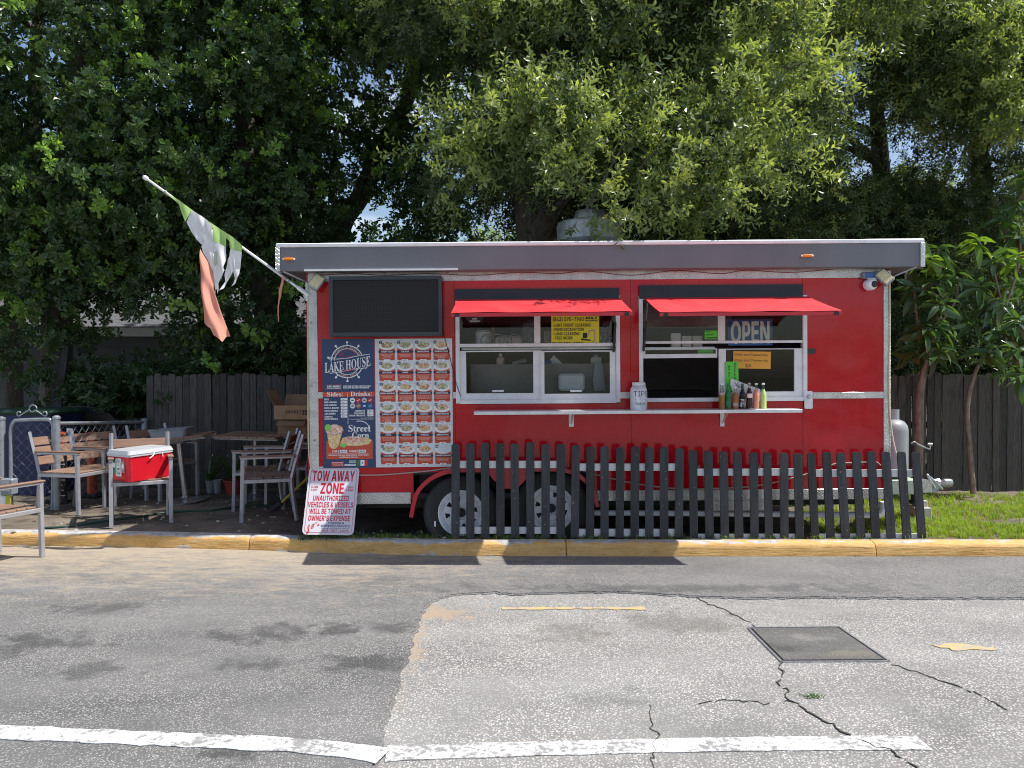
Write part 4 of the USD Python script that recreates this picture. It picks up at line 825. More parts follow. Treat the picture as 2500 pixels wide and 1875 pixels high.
obj('lettering', flat(affinity.rotate(unary_union([text('Chips and Guacamole', r[0] + .03 * w_, r[1] + .74 * h_, .022, .88 * w_, 'inter', 500, tol=1.5), text('Chips and Cheese dip', r[0] + .02 * w_, r[1] + .42 * h_, .020, .90 * w_, 'inter', 500, tol=1.5), text('$8', r[0] + .33 * w_, r[1] + .08 * h_, .030, .14 * w_, 'inter', 500)]), -1.5), -.0102), M['marker'], wf2)
r = TR(1769.5, 883, 1802, 955); notice('green_notice', r, 'green_paper', wf2, y=-.0135, rot=-1)
cc = ((r[0] + r[2]) / 2, (r[1] + r[3]) / 2); g = unary_union([text('Banana bread', -.125, .02, .018, .22, 'inter', 500), text('$3.50', -.10, -.035, .018, .10, 'inter', 500)])
obj('lettering', flat(affinity.translate(affinity.rotate(g, -90, origin=(0, 0)), *cc), -.016), M['ink'], wf2)
t0 = TR(1134, 772, 1184, 789); st_ = Polygon([(t0[0], t0[3]), (t0[2], t0[3]), (t0[2] - .03, t0[1] + .02), (t0[2] - .05, t0[1]), (t0[0] + .05, t0[1]), (t0[0] + .03, t0[1] + .02)])
obj('sticker', flat(st_, .0105), M['ink'], wf1); obj('lettering', flat(unary_union([text('24/7', (t0[0] + t0[2]) / 2, t0[3] - .030, .015, .045, weight=800, align='c'), text('Surveillance', (t0[0] + t0[2]) / 2, t0[3] - .050, .013, .09, weight=700, align='c', tol=2)]), .0095), M['print_white'], wf1)

# ---- things screwed to the outside
def flood(px, py, ang, sgn):
    c = TL(px, py, .10); T = trimesh.transformations
    fl = cat([bx(-.052, .052, -.012, .035, -.072, .072, .006)]); gl = bx(-.043, .043, -.016, -.0125, -.060, .060)
    R = T.rotation_matrix(math.radians(ang), [0, 1, 0]) @ T.rotation_matrix(math.radians(-22), [1, 0, 0])
    for m in (fl, gl): m.apply_transform(R); m.apply_translation(c)
    f = obj('floodlight', fl, M['dull_metal'], tr); obj('lens', gl, M['lamp_glass'], f)
    obj('arm', cat([bar(c + [0, .03, 0], c + [-sgn * .04, .08, -.02], .02), bar(c + [-sgn * .04, .08, -.02], (c[0] - sgn * .04, 0, c[2] - .03), .025)]), M['dull_metal'], f)
flood(772.5, 688, 33, 1); flood(2160, 676, -40, -1)
RV = []
for px_ in (1114, 1536, 1544, 1956, 1964):
    for py_ in np.arange(690, 1135, 26):
        p_ = TL(px_, py_, .0)
        if not (W1[0] - .03 < p_[0] < W1[2] + .03 and W1[1] - .05 < p_[2] < W1[3] + .05) and not (W2[0] - .03 < p_[0] < W2[2] + .03 and W2[1] - .05 < p_[2] < W2[3] + .05): RV.append(lathe([(0, -.003), (.005, -.002), (.006, .001)], 6, 'y', (p_[0], -.001, p_[2])))
obj('rivets', cat(RV), M['red_fender'], tr, kind='stuff')
c = TL(2127, 694, .06)
cm = obj('camera_dome', xf(lathe([(0, -.055), (.030, -.05), (.048, -.03), (.055, 0), (.055, .05), (.048, .058), (0, .058)], 20, 'y'), loc=(c[0], c[1], c[2])), M['white'], tr, smooth=40)
obj('lens', xf(lathe([(0, -.006), (.026, -.004), (.030, .0), (.030, .02)], 18, 'y'), loc=(c[0] + .008, c[1] - .056, c[2] - .004)), M['black'], cm, smooth=40)
r = TR(2107, 664, 2138, 680, .05); jb = obj('junction_box', bx(r[0], r[2], -.06, -.002, r[1], r[3], .008), M['tub_grey'], tr); obj('cover', bx(r[0] + .02, r[2] - .02, -.064, -.0605, r[1] + .008, r[3] - .008), M['blue_plastic'], jb)
obj('camera_mount', tube([TL(2118, 679, .05), TL(2150, 681, .06), TL(2160, 683, .06)], .007), M['white'], tr)
obj('cable', tube(spline([TL(2172, 690, .02), TL(2173, 800, .025), TL(2170.5, 900, .02), TL(2172, 1000, .022), TL(2178, 1060, .03), TL(2186, 1100, .06), TL(2192, 1122, .10)]), .0075), M['cream_cable'], tr)
obj('cable', tube(spline([TL(752, 690, .01), TL(752, 900, .012), TL(753, 1080, .012), TL(758, 1135, .01), TL(764, 1148, .01)]), .006), M['cream_cable'], tr)
obj('rope', tube(spline([TL(872, 1160, .012), TL(935, 1159, .012), TL(1010, 1153, .012), TL(1060, 1148, .014), TL(1100, 1142, .02)]), .0055), M['rope'], tr)
obj('rope', tube(spline([TL(1418, 1148, .012), TL(1480, 1165, .012), TL(1560, 1182, .012), TL(1640, 1192, .012), TL(1700, 1194, .014), TL(1800, 1190, .012), TL(1860, 1184, .012), TL(1930, 1168, .012), TL(2000, 1148, .012), TL(2040, 1132, .012), TL(2080, 1130, .012), TL(2135, 1128, .012), TL(2150, 1136, .012)]), .0065), M['rope'], tr)
obj('wire', tube(spline([TL(780, 672, .012), TL(860, 668, .012), TL(940, 672, .012), TL(1040, 668, .012), TL(1160, 672, .012), TL(1270, 665, .012), TL(1360, 668, .012), TL(1430, 662, .012), TL(1540, 672, .012), TL(1650, 661, .012), TL(1760, 668, .012), TL(1822, 660, .012), TL(1930, 665, .012), TL(2050, 656, .012)]), .0035), M['red_wire'], tr)
for px, py in ((940, 667), (1092, 668), (1272, 667), (1430, 663), (1650, 662), (1823, 660), (1999, 657), (760, 788), (761, 942), (768, 1075), (764, 1150), (1706, 1139), (1854, 1139)):
    p = TL(px, py, .012); obj('eyelet', xf(lathe([(.004, -.004), (.010, -.005), (.012, 0), (.010, .006)], 10, 'y'), loc=(p[0], -.016, p[2])), M['rope'], tr, smooth=True)
obj('cord', tube(spline([TL(1080, 790, .05), TL(1085, 822, .02), TL(1098, 870, .01), TL(1112, 930, .02), TL(1125, 968, .02)]), .003), M['black'], tr)

# ---- running gear
def P2(px, py, off): p = TL(px, py, off); return (p[0], p[2])
outer = [P2(*p, .11) for p in ((999, 1262), (1004, 1235), (1011, 1207), (1020, 1192), (1033, 1178), (1046, 1167), (1062, 1158), (1080, 1150.5), (1100, 1146), (1125, 1143.5), (1240, 1143), (1350, 1141.5), (1375, 1143), (1398, 1149), (1420, 1160), (1440, 1178), (1454, 1200), (1464, 1236))]
inner = []
ls = LineString(outer); off_l = ls.parallel_offset(.034, 'right'); 
band_ = Polygon(outer + [tuple(c) for c in (list(off_l.coords) if np.linalg.norm(np.array(off_l.coords[0]) - outer[-1]) < np.linalg.norm(np.array(off_l.coords[0]) - outer[0]) else list(off_l.coords)[::-1])]).buffer(.001)
web = Polygon([P2(*p, .11) for p in ((1125, 1144), (1350, 1143), (1375, 1148), (1330, 1148), (1303, 1152), (1285, 1170), (1262, 1193), (1232, 1193), (1205, 1172), (1190, 1153), (1160, 1149))])
fd = obj('fender', prism(band_, -.115, 0.0), M['red_fender'], tr)
obj('web', prism(web, -.112, -.095), M['red_fender'], fd)
wc = [TL(1126, 1252, .07), TL(1346, 1241, .07)]
for i, c in enumerate(wc):
    R = .352; wy = -.085
    w = thing  # noqa
    wx = UsdGeom.Xform.Define(stage, _num(path_of(tr), 'wheel')); wx.AddTranslateOp().Set(Gf.Vec3d(float(c[0]), 0, float(c[2]))); wp = wx.GetPrim()
    obj('tyre', xf(lathe([(.205, .02), (.212, -.004), (.235, -.012), (.29, -.014), (.325, -.004), (.342, .012), (R, .03), (R, .17), (.342, .19), (.3, .205), (.205, .2)], 48, 'z'), (-90, 0, 0), (0, wy, 0)), M['rubber'], wp, smooth=50)
    disc = Point(0, 0).buffer(.165, 24)
    holes = []
    for k in range(8):
        a = k * PI / 4 + .2 + i * .3; holes.append(Polygon([(math.cos(a - .17) * .150, math.sin(a - .17) * .150), (math.cos(a + .17) * .150, math.sin(a + .17) * .150), (math.cos(a + .10) * .105, math.sin(a + .10) * .105), (math.cos(a - .10) * .105, math.sin(a - .10) * .105)]))
    disc = disc.difference(unary_union(holes)).difference(Point(0, 0).buffer(.042, 12))
    rim = cat([prism(disc, wy + .022, wy + .028), xf(lathe([(.165, .034), (.168, .026), (.180, .020), (.192, .004), (.203, .0), (.207, -.008), (.212, -.006), (.214, .004), (.205, .02), (.19, .06), (.17, .06)], 40, 'z'), (-90, 0, 0), (0, wy, 0)), xf(lathe([(.062, .0), (.068, .006), (.085, .012), (.10, .0225)], 24, 'z'), (-90, 0, 0), (0, wy + .0, 0))])
    # lathe axis turned so that its z runs into the trailer
    obj('rim', rim, M['wheel_paint'], wp, smooth=35)
    obj('hub', xf(lathe([(.0, .006), (.018, .004), (.02, -.004), (.032, -.006), (.040, .0), (.042, .03)], 20, 'z'), (-90, 0, 0), (0, wy + .012, 0)), M['black'], wp, smooth=40)
    for k in range(5):
        a = k * 2 * PI / 5 + .5 + i; obj('lug_nut', xf(lathe([(0, -.012), (.009, -.010), (.010, .004)], 6, 'z'), (-90, 0, 0), (math.cos(a) * .07, wy + .016, math.sin(a) * .07)), M['steel'], wp)
    obj('wheel_back', xf(lathe([(0, .06), (.17, .06), (.17, .07), (0, .07)], 24, 'z'), (-90, 0, 0), (0, wy, 0)), M['black'], wp)
obj('wheel_well', cat([bx(arch[0] + .03, arch2[0] - .03, .20, .22, bz0 - .05, arch2[2] + .0), bx(arch[0], arch2[0], .0, .22, arch2[2] - .02, arch2[2])]), M['black'], tr)
p = TL(1062, 1279, .10); obj('tyre_mark', bx(p[0] - .008, p[0] + .008, -.1015, -.0975, p[2] - .025, p[2] + .025), M['white'], tr)
obj('chassis_beam', cat([bx(bx0 + .1, bx1 - .1, .25, .32, bz0 - .12, bz0 - .002), bx(bx0 + .1, bx1 - .1, BW - .3, BW - .23, bz0 - .12, bz0 - .002)]), M['black'], tr)
obj('axle', cat([bar((c[0], .1, c[2]), (c[0], BW - .1, c[2]), .07) for c in wc]), M['black'], tr)
obj('drain_pipe', cat([tube([TL(1430, 1252, -.1), TL(1800, 1254, -.1), TL(2150, 1258, -.1)], .028, 10), tube(spline([TL(2128, 1258, -.1), TL(2146, 1256, -.1), TL(2155, 1244, -.1), TL(2155, 1225, -.1)]), .034, 10)]), M['white'], tr, smooth=50)
# ---- tongue, jack and coupler
ty = .95
def TJ(px, py, y=ty): w = at(px, py, D + y) - [0, D, 0]; return np.array([w[0] * cr_ + w[2] * sr_, w[1], -w[0] * sr_ + w[2] * cr_])
a, b = TJ(2165, 1190), TJ(2262, 1186)
tg = obj('tongue', cat([bar((bx1 - .1, .35, bz0 + .02), (b[0] + .02, ty - .03, b[2]), .06, .12, up=(0, 0, 1)), bar((bx1 - .1, BW - .5, bz0 + .02), (b[0] + .02, ty + .03, b[2]), .06, .12, up=(0, 0, 1)), bar((a[0], ty, a[2]), (b[0] + .1, ty, b[2]), .1, .12)]), M['dull_metal'], tr)
fb = [TJ(2172, 1172, .45), TJ(2244, 1207, .45)]
obj('tool_box', bx(fb[0][0], fb[1][0], .45, .95, fb[1][2], fb[0][2], .006), M['pale_green'], tr)
c = TJ(2262, 1178); obj('coupler', cat([bar((b[0], ty, b[2] + .03), (c[0] + .15, ty, c[2]), .07, .08, ch=.02), xf(lathe([(0, -.07), (.02, -.06), (.045, -.02), (.048, .03), (.04, .06), (0, .07)], 14, 'x'), loc=(c[0] + .20, ty, c[2] - .005)), tube(spline([(c[0] + .06, ty - .05, c[2] - .05), (c[0] - .02, ty - .05, c[2] + .09), (c[0] + .08, ty - .04, c[2] - .02), (c[0] + .14, ty - .04, c[2] - .06), (c[0] + .02, ty - .04, c[2] + .06)]), .012, 6)]), M['steel'], tg)
j0, j1 = TJ(2231, 1086), TJ(2236, 1222)
jk = obj('jack', cat([xf(lathe([(.03, j1[2]), (.03, j0[2]), (0, j0[2])], 14), loc=(j0[0], ty, 0)), xf(lathe([(.055, j1[2] - .03), (.055, j1[2]), (.02, j1[2] + .01)], 14), loc=(j0[0], ty, 0))]), M['black'], tr, smooth=40)
obj('crank', cat([tube(spline([TJ(2224, 1083), TJ(2232, 1079), TJ(2240, 1084), TJ(2255, 1091), TJ(2270, 1097)]), .009, 8), tube([TJ(2270, 1097), TJ(2272, 1085)], .008, 8), xf(lathe([(0, -.03), (.018, -.02), (.018, .02), (0, .03)], 12, 'x'), loc=TJ(2270, 1085))]), M['steel'], jk, smooth=50)
# ---- roof exhaust fan
fx = TJ(1441, 590, 1.15); yF = 1.15
fan = obj('exhaust_fan', xf(lathe([(.30, 2.78), (.30, 2.90), (.375, 2.955), (.38, 2.965), (.34, 3.0), (.355, 3.02), (.355, 3.19), (.345, 3.215), (.20, 3.25)], 40), loc=(fx[0], yF, 0)), M['dull_metal'], tr, smooth=35)
obj('cap', xf(lathe([(.17, 3.245), (.17, 3.30), (.155, 3.345), (.0, 3.35)], 28), loc=(fx[0], yF, 0)), M['dull_metal'], fan, smooth=35)
obj('fan_curb', bx(fx[0] - .33, fx[0] + .33, yF - .33, yF + .33, bz1 + .1, 2.80), M['dull_metal'], fan)

# ---- fittings seen through the windows
s = TR(1152, 889, 1500, 966, -.5); obj('steel_cabinet', bx(s[0], s[2], .28, .75, bz0 + .06, s[3]), M['inside'], tr)
CAB_Z = s[3]
s = TR(1131, 846, 1495, 850, -.3); obj('shelf', bx(W1[0] + .03, W1[2] - .03, .10, .40, s[1] - .02, s[3] - .012), M['steel'], tr); SH1 = s[3] - .012
s = TR(1575, 845, 1749, 850, -.2); obj('shelf', bx(W2[0] + .03, TL(1752, 800)[0], .10, .30, s[1] - .02, s[3] - .012), M['steel'], tr); SH2 = s[3] - .012
obj('hood', bx(W2[0] + .0, W2[2] - .3, 1.3, BW - .05, TL(1600, 800, -1.3)[2], bz1 - .06), M['steel'], tr)
for k_, (px, zz, w_, h_) in enumerate(((1150, 1.9, .3, .35), (1200, 1.9, .18, .25), (1270, 1.9, .22, .3), (1340, 1.9, .3, .2), (1400, 1.9, .16, .34), (1460, 1.9, .25, .28))):
    q_ = TL(px, 850, -1.7)[0]
    obj('stored_pot' if k_ % 2 else 'stored_crate', lathe([(0, zz), (w_ / 2, zz), (w_ / 2, zz + h_), (0, zz + h_)], 16).apply_translation([q_, 1.8, 0]) if k_ % 2 else bx(q_ - w_ / 2, q_ + w_ / 2, 1.65, 1.95, zz, zz + h_, .01), M[['inside_dark', 'steel', 'tub_grey', 'steel', 'white_paper', 'dull_metal'][k_ % 6]], tr)
obj('back_shelf', bx(W1[0], W1[2], 1.6, BW - .05, 1.87, 1.898), M['steel'], tr)
obj('cooking_range', bx(W2[0] - .2, W2[2] - .5, 1.45, BW - .05, bz0 + .06, bz0 + .95), M['black'], tr)

# ================================================================== PICKET FENCE PANELS IN FRONT
PYF = 6.955
panels = [(([1112, 1148, 1185, 1222, 1258, 1295, 1332, 1369], [1083, 1082, 1080, 1082, 1082, 1082, 1083, 1083]), 0, (1125, 1142.5), (1286, 1303), 'black picket fence panel in front of the two trailer wheels, leftmost'),
          (([1403, 1440, 1476, 1512.6, 1549, 1585, 1621, 1657], [1086, 1088, 1089, 1090, 1091, 1091, 1092, 1093]), 0, (1131.5, 1149), (1291, 1309), 'black picket fence panel just right of the wheels, under the tip jar'),
          (([1691, 1729, 1766, 1801, 1838, 1874, 1911, 1948], [1099, 1100, 1102, 1103.5, 1104, 1105, 1106, 1107]), 3, (1144, 1161), (1303, 1320), 'black picket fence panel under the bottles, third from the left'),
          (([1979, 2016, 2052, 2089, 2125, 2161, 2199, 2235], [1105, 1104.5, 1104, 1104, 1104, 1104, 1104, 1104]), 11, (1147, 1164), (1303, 1320), 'black picket fence panel leaning left at the hitch end')]
for (xs, tops), lean, ru, rl, lab in panels:
    pn = thing('picket_fence', lab, 'picket fence', group='black picket fence panels along the kerb')
    W = 20.0 / FPX * PYF
    for k, (px, py) in enumerate(zip(xs, tops)):
        t = at(px, py, PYF); b = at(px + lean * (1 + .06 * k), 1313, PYF); zb = max(.118, b[2]); c = .014
        dx = rng.normal(0, .005); h = W / 2 * (1 + rng.normal(0, .025)); yo = rng.normal(0, .003); t = t + [0, 0, rng.normal(0, .004)]
        poly = Polygon([(b[0] - h, zb), (b[0] + h, zb), (t[0] + h + dx, t[2] - c), (t[0] + h - c + dx, t[2]), (t[0] - h + c + dx, t[2]), (t[0] - h + dx, t[2] - c)])
        obj('picket', prism(poly, PYF - .009 + yo, PYF + .009 + yo), M['picket_black'], pn)
    for r0, r1 in (ru, rl):
        a, b, c, d = at(xs[0] - 6, r0, PYF + .022), at(xs[-1] + 6, r0 + (0 if lean < 5 else -1), PYF + .022), at(xs[0] - 6, r1, PYF + .022), at(xs[-1] + 6, r1, PYF + .022)
        sh = lean * .5 / FPX * PYF * (.6 if r0 < 1200 else 1.6) if lean > 5 else 0
        obj('rail', prism(Polygon([(a[0] + sh, a[2]), (b[0] + sh, b[2]), (d[0] + sh, d[2]), (c[0] + sh, c[2])]), PYF + .012, PYF + .034), M['rail_white'], pn)

# ================================================================== TOW AWAY SIGN
sg = thing('tow_away_sign', 'white TOW AWAY ZONE sign with red letters leaning against the trailer', 'sign', at(800, 1306, 6.87), (-23.5, .7, 0))
SW, SHT = .462, .632
def sp(zx, zy): return -SW / 2 + (zx - 232) / (1250 - 232) * SW, SHT - (zy - 155) / (1495 - 155) * SHT
ks = SW / 1025
obj('plate', prism(rrect(-SW / 2, 0, SW / 2, SHT, .042), -.002, .0), M['sign_white'], sg)
fr = rrect(-SW / 2 + .018, .018, SW / 2 - .018, SHT - .018, .03); obj('border', flat(fr.difference(fr.buffer(-.0035)), -.0035), M['sign_red'], sg)
def skew(zx, zy): return sp(zx + (zy - 155) * .062, zy)      # the enlarged view shows the sign leaning over
def line(s, x0, x1, ytop, ybot, **k):
    a, b = skew(x0, ybot), skew(x1, ybot); return text(s, (a[0] + b[0]) / 2, a[1], (ybot - ytop) * ks * (SHT / SW) * 1025 / 1340, b[0] - a[0], align='c', **k)
obj('lettering', flat(unary_union([line('TOW AWAY', 295, 1150, 238, 445, weight=800), line('ZONE', 470, 940, 485, 697, weight=800), line('UNAUTHORIZED', 335, 1055, 735, 835, weight=700), line('VEHICLES & VESSELS', 235, 1140, 862, 965, weight=700), line('WILL BE TOWED AT', 270, 1095, 992, 1092, weight=700), line("OWNER'S EXPENSE", 255, 1085, 1125, 1228, weight=700),
    line('24 HRS', 285, 425, 548, 585, weight=700), line('A DAY', 285, 410, 605, 642, weight=700), line('7 DAYS', 1000, 1135, 548, 585, weight=700), line('A WEEK', 985, 1135, 605, 642, weight=700)]), -.0035), M['sign_red'], sg)
jt = unary_union([text('J', *skew(230, 1420), 155 * ks, 75 * ks, 'script'), text('T', *skew(320, 1375), 105 * ks, 85 * ks, 'script'), text("'s", *skew(425, 1335), 75 * ks, 70 * ks, 'script')])
obj('lettering', flat(affinity.rotate(jt, 8).buffer(.0012), -.0035), M['orange_red'], sg)
obj('lettering', flat(unary_union([line('TOWING &', 640, 975, 1245, 1285, weight=600), line('WRECKER SERVICE', 510, 1095, 1300, 1345, weight=600), line('Towing and Wrecker Service', 520, 1080, 1362, 1380, weight=600, tol=2)]), -.0035), M['navy'], sg)
obj('lettering', flat(line('863-307-1413', 535, 1065, 1395, 1432, weight=800), -.0035), M['print_red'], sg)
for q in (skew(735, 318), skew(662, 1325)): obj('bolt_hole', flat(Point(*q).buffer(.006), -.0047), M['ink'], sg)

# ================================================================== ON THE COUNTER
def on_counter(px, off=.13):
    a = TL(px, 1005, off); return TW((a[0], -off, COUNTER_Z))
def on_xform(name, lab, cat_, px, off, group=None): return thing(name, lab, cat_, on_counter(px, off), (0, -math.degrees(ROLL), 0), group)
jar = on_xform('tip_jar', 'white plastic TIPS jar on the serving counter', 'tip jar', 1559.5, .16)
k = .00368; R = 20.5 * k
M['milk'] = plain('milk', (0.62, 0.62, 0.65), 0.3, subsurface_weight=0.0)
obj('body', xf(lathe([(0, 0), (R * .9, .0), (R, .012), (R, .165), (R * .96, .19), (R * .74, .212), (R * .72, .216), (0, .217)], 28)), M['milk'], jar, smooth=35)
obj('lid', xf(lathe([(R * .76, .218), (R * .78, .222), (R * .78, .245), (R * .72, .249), (0, .249)], 28)), M['milk'], jar, smooth=35)
def wrap(poly, R, h0):
    m = flat(poly, 0); m = m.subdivide_to_size(.012); v = m.vertices.copy(); a = v[:, 0] / R; m.vertices = np.stack([np.sin(a) * R, -np.cos(a) * R, v[:, 2] + h0], 1); return m
M['marker_purple'] = plain('marker_purple', (0.05, 0.02, 0.10), 0.5)
obj('lettering', wrap(unary_union([text('TIPS', .012, 0, .048, .145, 'inter', 400, 'c'), text('Thank you', .005, -.075, .024, .10, 'inter', 400, 'c'), Point(.0, -.022).buffer(.004), Point(-.04, -.03).buffer(.004), Point(.05, -.028).buffer(.004)]), R + .0012, .122), M['marker_purple'], jar)
def bottle(px, H, col, cap, lab_text, off=.12, liquid=.72, dark=False, body_r=None, label_m=None, shape=0):
    g = on_xform('soda_bottle', lab_text, 'bottle', px, off, 'soda bottles lined up on the counter'); r = body_r or 7.6 * k
    prof = [(0, 0), (r * .92, 0), (r, .006), (r, H * .52), (r * .92, H * .60), (r * .55, H * .74), (r * .40, H * .82), (r * .38, H * .95), (r * .44, H * .955), (r * .44, H * .985), (r * .40, H)]
    if shape == 1: prof = [(0, 0), (r * .92, 0), (r, .006), (r, H * .25), (r * .84, H * .34), (r * .95, H * .45), (r, H * .52), (r * .92, H * .60), (r * .5, H * .78), (r * .40, H * .86), (r * .38, H * .95), (r * .44, H * .955), (r * .44, H * .985), (r * .40, H)]
    m = plain('bottle_' + col[0], col[1], 0.08, specular_ior_level=0.6) if False else plain('bottle_' + col[0], col[1], 0.06, transmission_weight=col[2])
    hl = H * liquid; zs = [p[1] for p in prof[1:]]; rs = [p[0] for p in prof[1:]]
    rl = float(np.interp(hl, zs, rs)); low = [p for p in prof if p[1] < hl] + [(rl, hl)]; up = [(rl, hl + .0004)] + [p for p in prof if p[1] > hl]
    obj('bottle_body', lathe(low + [(0, hl)], 20), m, g, smooth=40)
    obj('bottle_neck', lathe(up + [(0, H)], 20), M['clear_glass'] if not dark else m, g, smooth=40)
    obj('cap', lathe([(r * .47, H * .965), (r * .50, H * .97), (r * .48, H + .006), (0, H + .009)], 14), M[cap], g, smooth=30)
    if label_m: obj('label', wrap(sbox(-r * 1.1, 0, r * 1.1, H * label_m[1]), r + .0012, H * label_m[2]), M[label_m[0]], g)
    return g
M['clear_glass'] = pane('clear_glass', (0.80, 0.84, 0.84), .02)
H = 60 * k
bottle(1762.5, 61 * k, ('apple', (0.50, 0.23, 0.05), .35), 'print_white', 'amber soda bottle, leftmost of the row', liquid=.68, label_m=('rope', .10, .56))
bottle(1777.5, 60 * k, ('green', (0.02, 0.22, 0.06), .35), 'print_green', 'green glass soda bottle beside the green paper', dark=True, liquid=.7, label_m=('print_green', .2, .12))
bottle(1795, 52 * k, ('orange', (0.52, 0.17, 0.05), .3), 'print_white', 'short orange soda bottle in front of the white paper', liquid=.78, label_m=('rope', .18, .12))
M['label_bw'] = food('label_bw', [(0.03, 0.03, 0.03), (0.75, 0.72, 0.7), (0.02, 0.02, 0.02), (0.45, 0.35, 0.3)])
bottle(1813, 60 * k, ('malt', (0.006, 0.004, 0.006), .0), 'print_green', 'dark bottle with green neck and a black and white label', dark=True, liquid=.8, label_m=('label_bw', .33, .07))
bottle(1829.5, 62 * k, ('cola', (0.025, 0.006, 0.006), .0), 'rope', 'dark red bottle with a pale red band label', liquid=.82, label_m=('print_pink', .17, .43), shape=1)
bottle(1846.5, 61 * k, ('grapefruit', (0.80, 0.34, 0.22), .2), 'print_white', 'pale pink soda bottle, second from the right', liquid=.74, label_m=None)
bottle(1863.5, 61 * k, ('lime', (0.62, 0.78, 0.26), .2), 'print_white', 'bright lime green soda bottle, rightmost of the row', liquid=.78, label_m=None)
pp = thing('paper_sheet', 'crooked white handwritten paper standing behind the bottles', 'paper', on_counter(1822, .05), (0, -math.degrees(ROLL), 0))
pz = lambda x, y: ((x - 1822) * .00376, (1003 - y) * .00376)
poly = Polygon([pz(1785, 930), pz(1857, 957), pz(1853, 970), pz(1846, 1001), pz(1800, 1001), pz(1790, 965), pz(1783, 944)])
obj('sheet', prism(poly, .0, .0015), M['white_paper'], pp)
obj('lettering', flat(unary_union([affinity.rotate(text('Agua', *pz(1797, 952), .035, .07, 'script'), -18), stroke([pz(1793, 938), pz(1798, 946), pz(1803, 939)], .0022), affinity.rotate(text('frescas', *pz(1804, 968), .022, .08, 'script'), -18)]), -.0012), M['ink'], pp)

# ---- inside the trailer
def inside(name, lab, cat_, px, off, z): 
    a = TL(px, 900, -off); return thing(name, lab, cat_, TW((a[0], off, z)), (0, -math.degrees(ROLL), 0))
g = inside('bucket', 'white plastic tub behind the upper left pane', 'tub', 1181, .26, SH1)
obj('tub', lathe([(0, 0), (.07, 0), (.08, .13), (.082, .15), (.06, .17), (.0, .172)], 20), M['white'], g, smooth=40)
g = inside('hose_coil', 'grey hose coil behind the upper left pane', 'hose', 1222, .16, SH1)
for dx, r_ in ((-.12, .055), (-.03, .06), (.05, .05), (.13, .06)):
    a = np.linspace(0, 2 * PI, 24); obj('loop', tube(np.stack([dx + np.cos(a) * r_ * 1.15, 0 * a + dx * .2, .066 + np.sin(a) * r_], 1), .006, 6), M['dull_metal'], g, smooth=True)
g = inside('bucket', 'low white container behind the hose coil', 'tub', 1243, .28, SH1); obj('tub', bx(-.13, .13, -.06, .06, 0, .11, .02), M['white'], g)
g = inside('plastic_bag', 'clear crinkled plastic bag beside the center mullion', 'bag', 1296, .26, SH1)
s_ = trimesh.creation.icosphere(3, .1); v = s_.vertices; s_.vertices = v * (1 + .7 * (meshkit.fbm(v * 30, 3)[:, None] - .5)) * [.8, .6, 1.3] + [0, 0, .13]; obj('bag', s_, M['tub_grey'], g)
g = inside('plastic_bag', 'crinkled silver bag right of the yellow notice', 'bag', 1478, .26, SH1)
s_ = trimesh.creation.icosphere(3, .1); v = s_.vertices; s_.vertices = v * (1 + .8 * (meshkit.fbm(v * 34, 3, 5)[:, None] - .5)) * [.7, .6, 1.2] + [0, 0, .12]; obj('bag', s_, M['steel'], g)
g = inside('sauce_bottle', 'small squeeze bottle with white cap behind the lower left sash', 'bottle', 1222, .42, CAB_Z); obj('body', lathe([(0, 0), (.04, 0), (.042, .05), (.03, .07), (.012, .08), (0, .08)], 16), M['print_pink'], g, smooth=40); obj('cap', lathe([(.016, .08), (.016, .105), (0, .107)], 12), M['white'], g)
g = inside('paper_sheet', 'loose white paper lying on the cabinet at left', 'paper', 1268, .40, CAB_Z); obj('sheet', xf(bx(-.07, .07, -.05, .05, 0, .002), (18, -12, 0), (0, 0, .025)), M['white_paper'], g)
g = inside('paper_sheet', 'folded paper standing on the cabinet at right', 'paper', 1352, .40, CAB_Z); obj('sheet', prism(Polygon([(-.07, 0), (.09, 0), (.0, .085)]), 0, .003), M['white_paper'], g)
g = inside('cloth_roll', 'blue cloth lying on the cabinet at right', 'cloth', 1334, .36, CAB_Z); obj('roll', bx(-.06, .05, -.03, .03, 0, .035, .012), M['blue_plastic'], g)
g = inside('napkin_box', 'white napkin box on the cabinet behind the lower right sash', 'box', 1455, .40, CAB_Z); obj('box', bx(-.05, .05, -.04, .04, 0, .06, .006), M['white_paper'], g); obj('tissue', xf(trimesh.creation.cone(.035, .035, sections=8), loc=(0, 0, .06)), M['white_paper'], g)
g = inside('paper_bag', 'big pale paper bag standing behind the lower right sash', 'bag', 1395, .22, CAB_Z - .26); obj('bag', bx(-.125, .125, -.03, .03, 0, .165, .02), M['menu_ground'], g)
g = inside('cloth_roll', 'pale blue cloth hanging behind the lower right sash', 'cloth', 1462, .22, CAB_Z - .26); obj('roll', prism(Polygon([(-.05, 0), (.06, 0), (.05, .12), (.03, .26), (-.04, .26), (-.06, .1)]), -.02, .02), M['tank_paint'], g)
for px, h_, m_, l_ in ((1649.5, .132, 'white', 'taller white carton, left of the three on the window shelf'), (1675.5, .105, 'white_paper', 'cream carton, middle of the three on the window shelf'), (1701.5, .105, 'white_paper', 'cream carton beside the green notice on the shelf')):
    g = inside('carton', l_, 'carton', px, .16, SH2); obj('box', bx(-.044, .044, -.03, .03, 0, h_, .002), M[m_], g)
    obj('flap', bx(-.0445, .0445, -.0315, -.0305, h_ * .86, h_ * .87), M['plank_line'], g)
g = inside('broom_handle', 'thin steel rod leaning inside the open serving hatch', 'rod', 1592, .5, bz0 + .05); obj('rod', bar((.06, 0, 0), (-.06, .1, 1.0), .018), M['steel'], g)

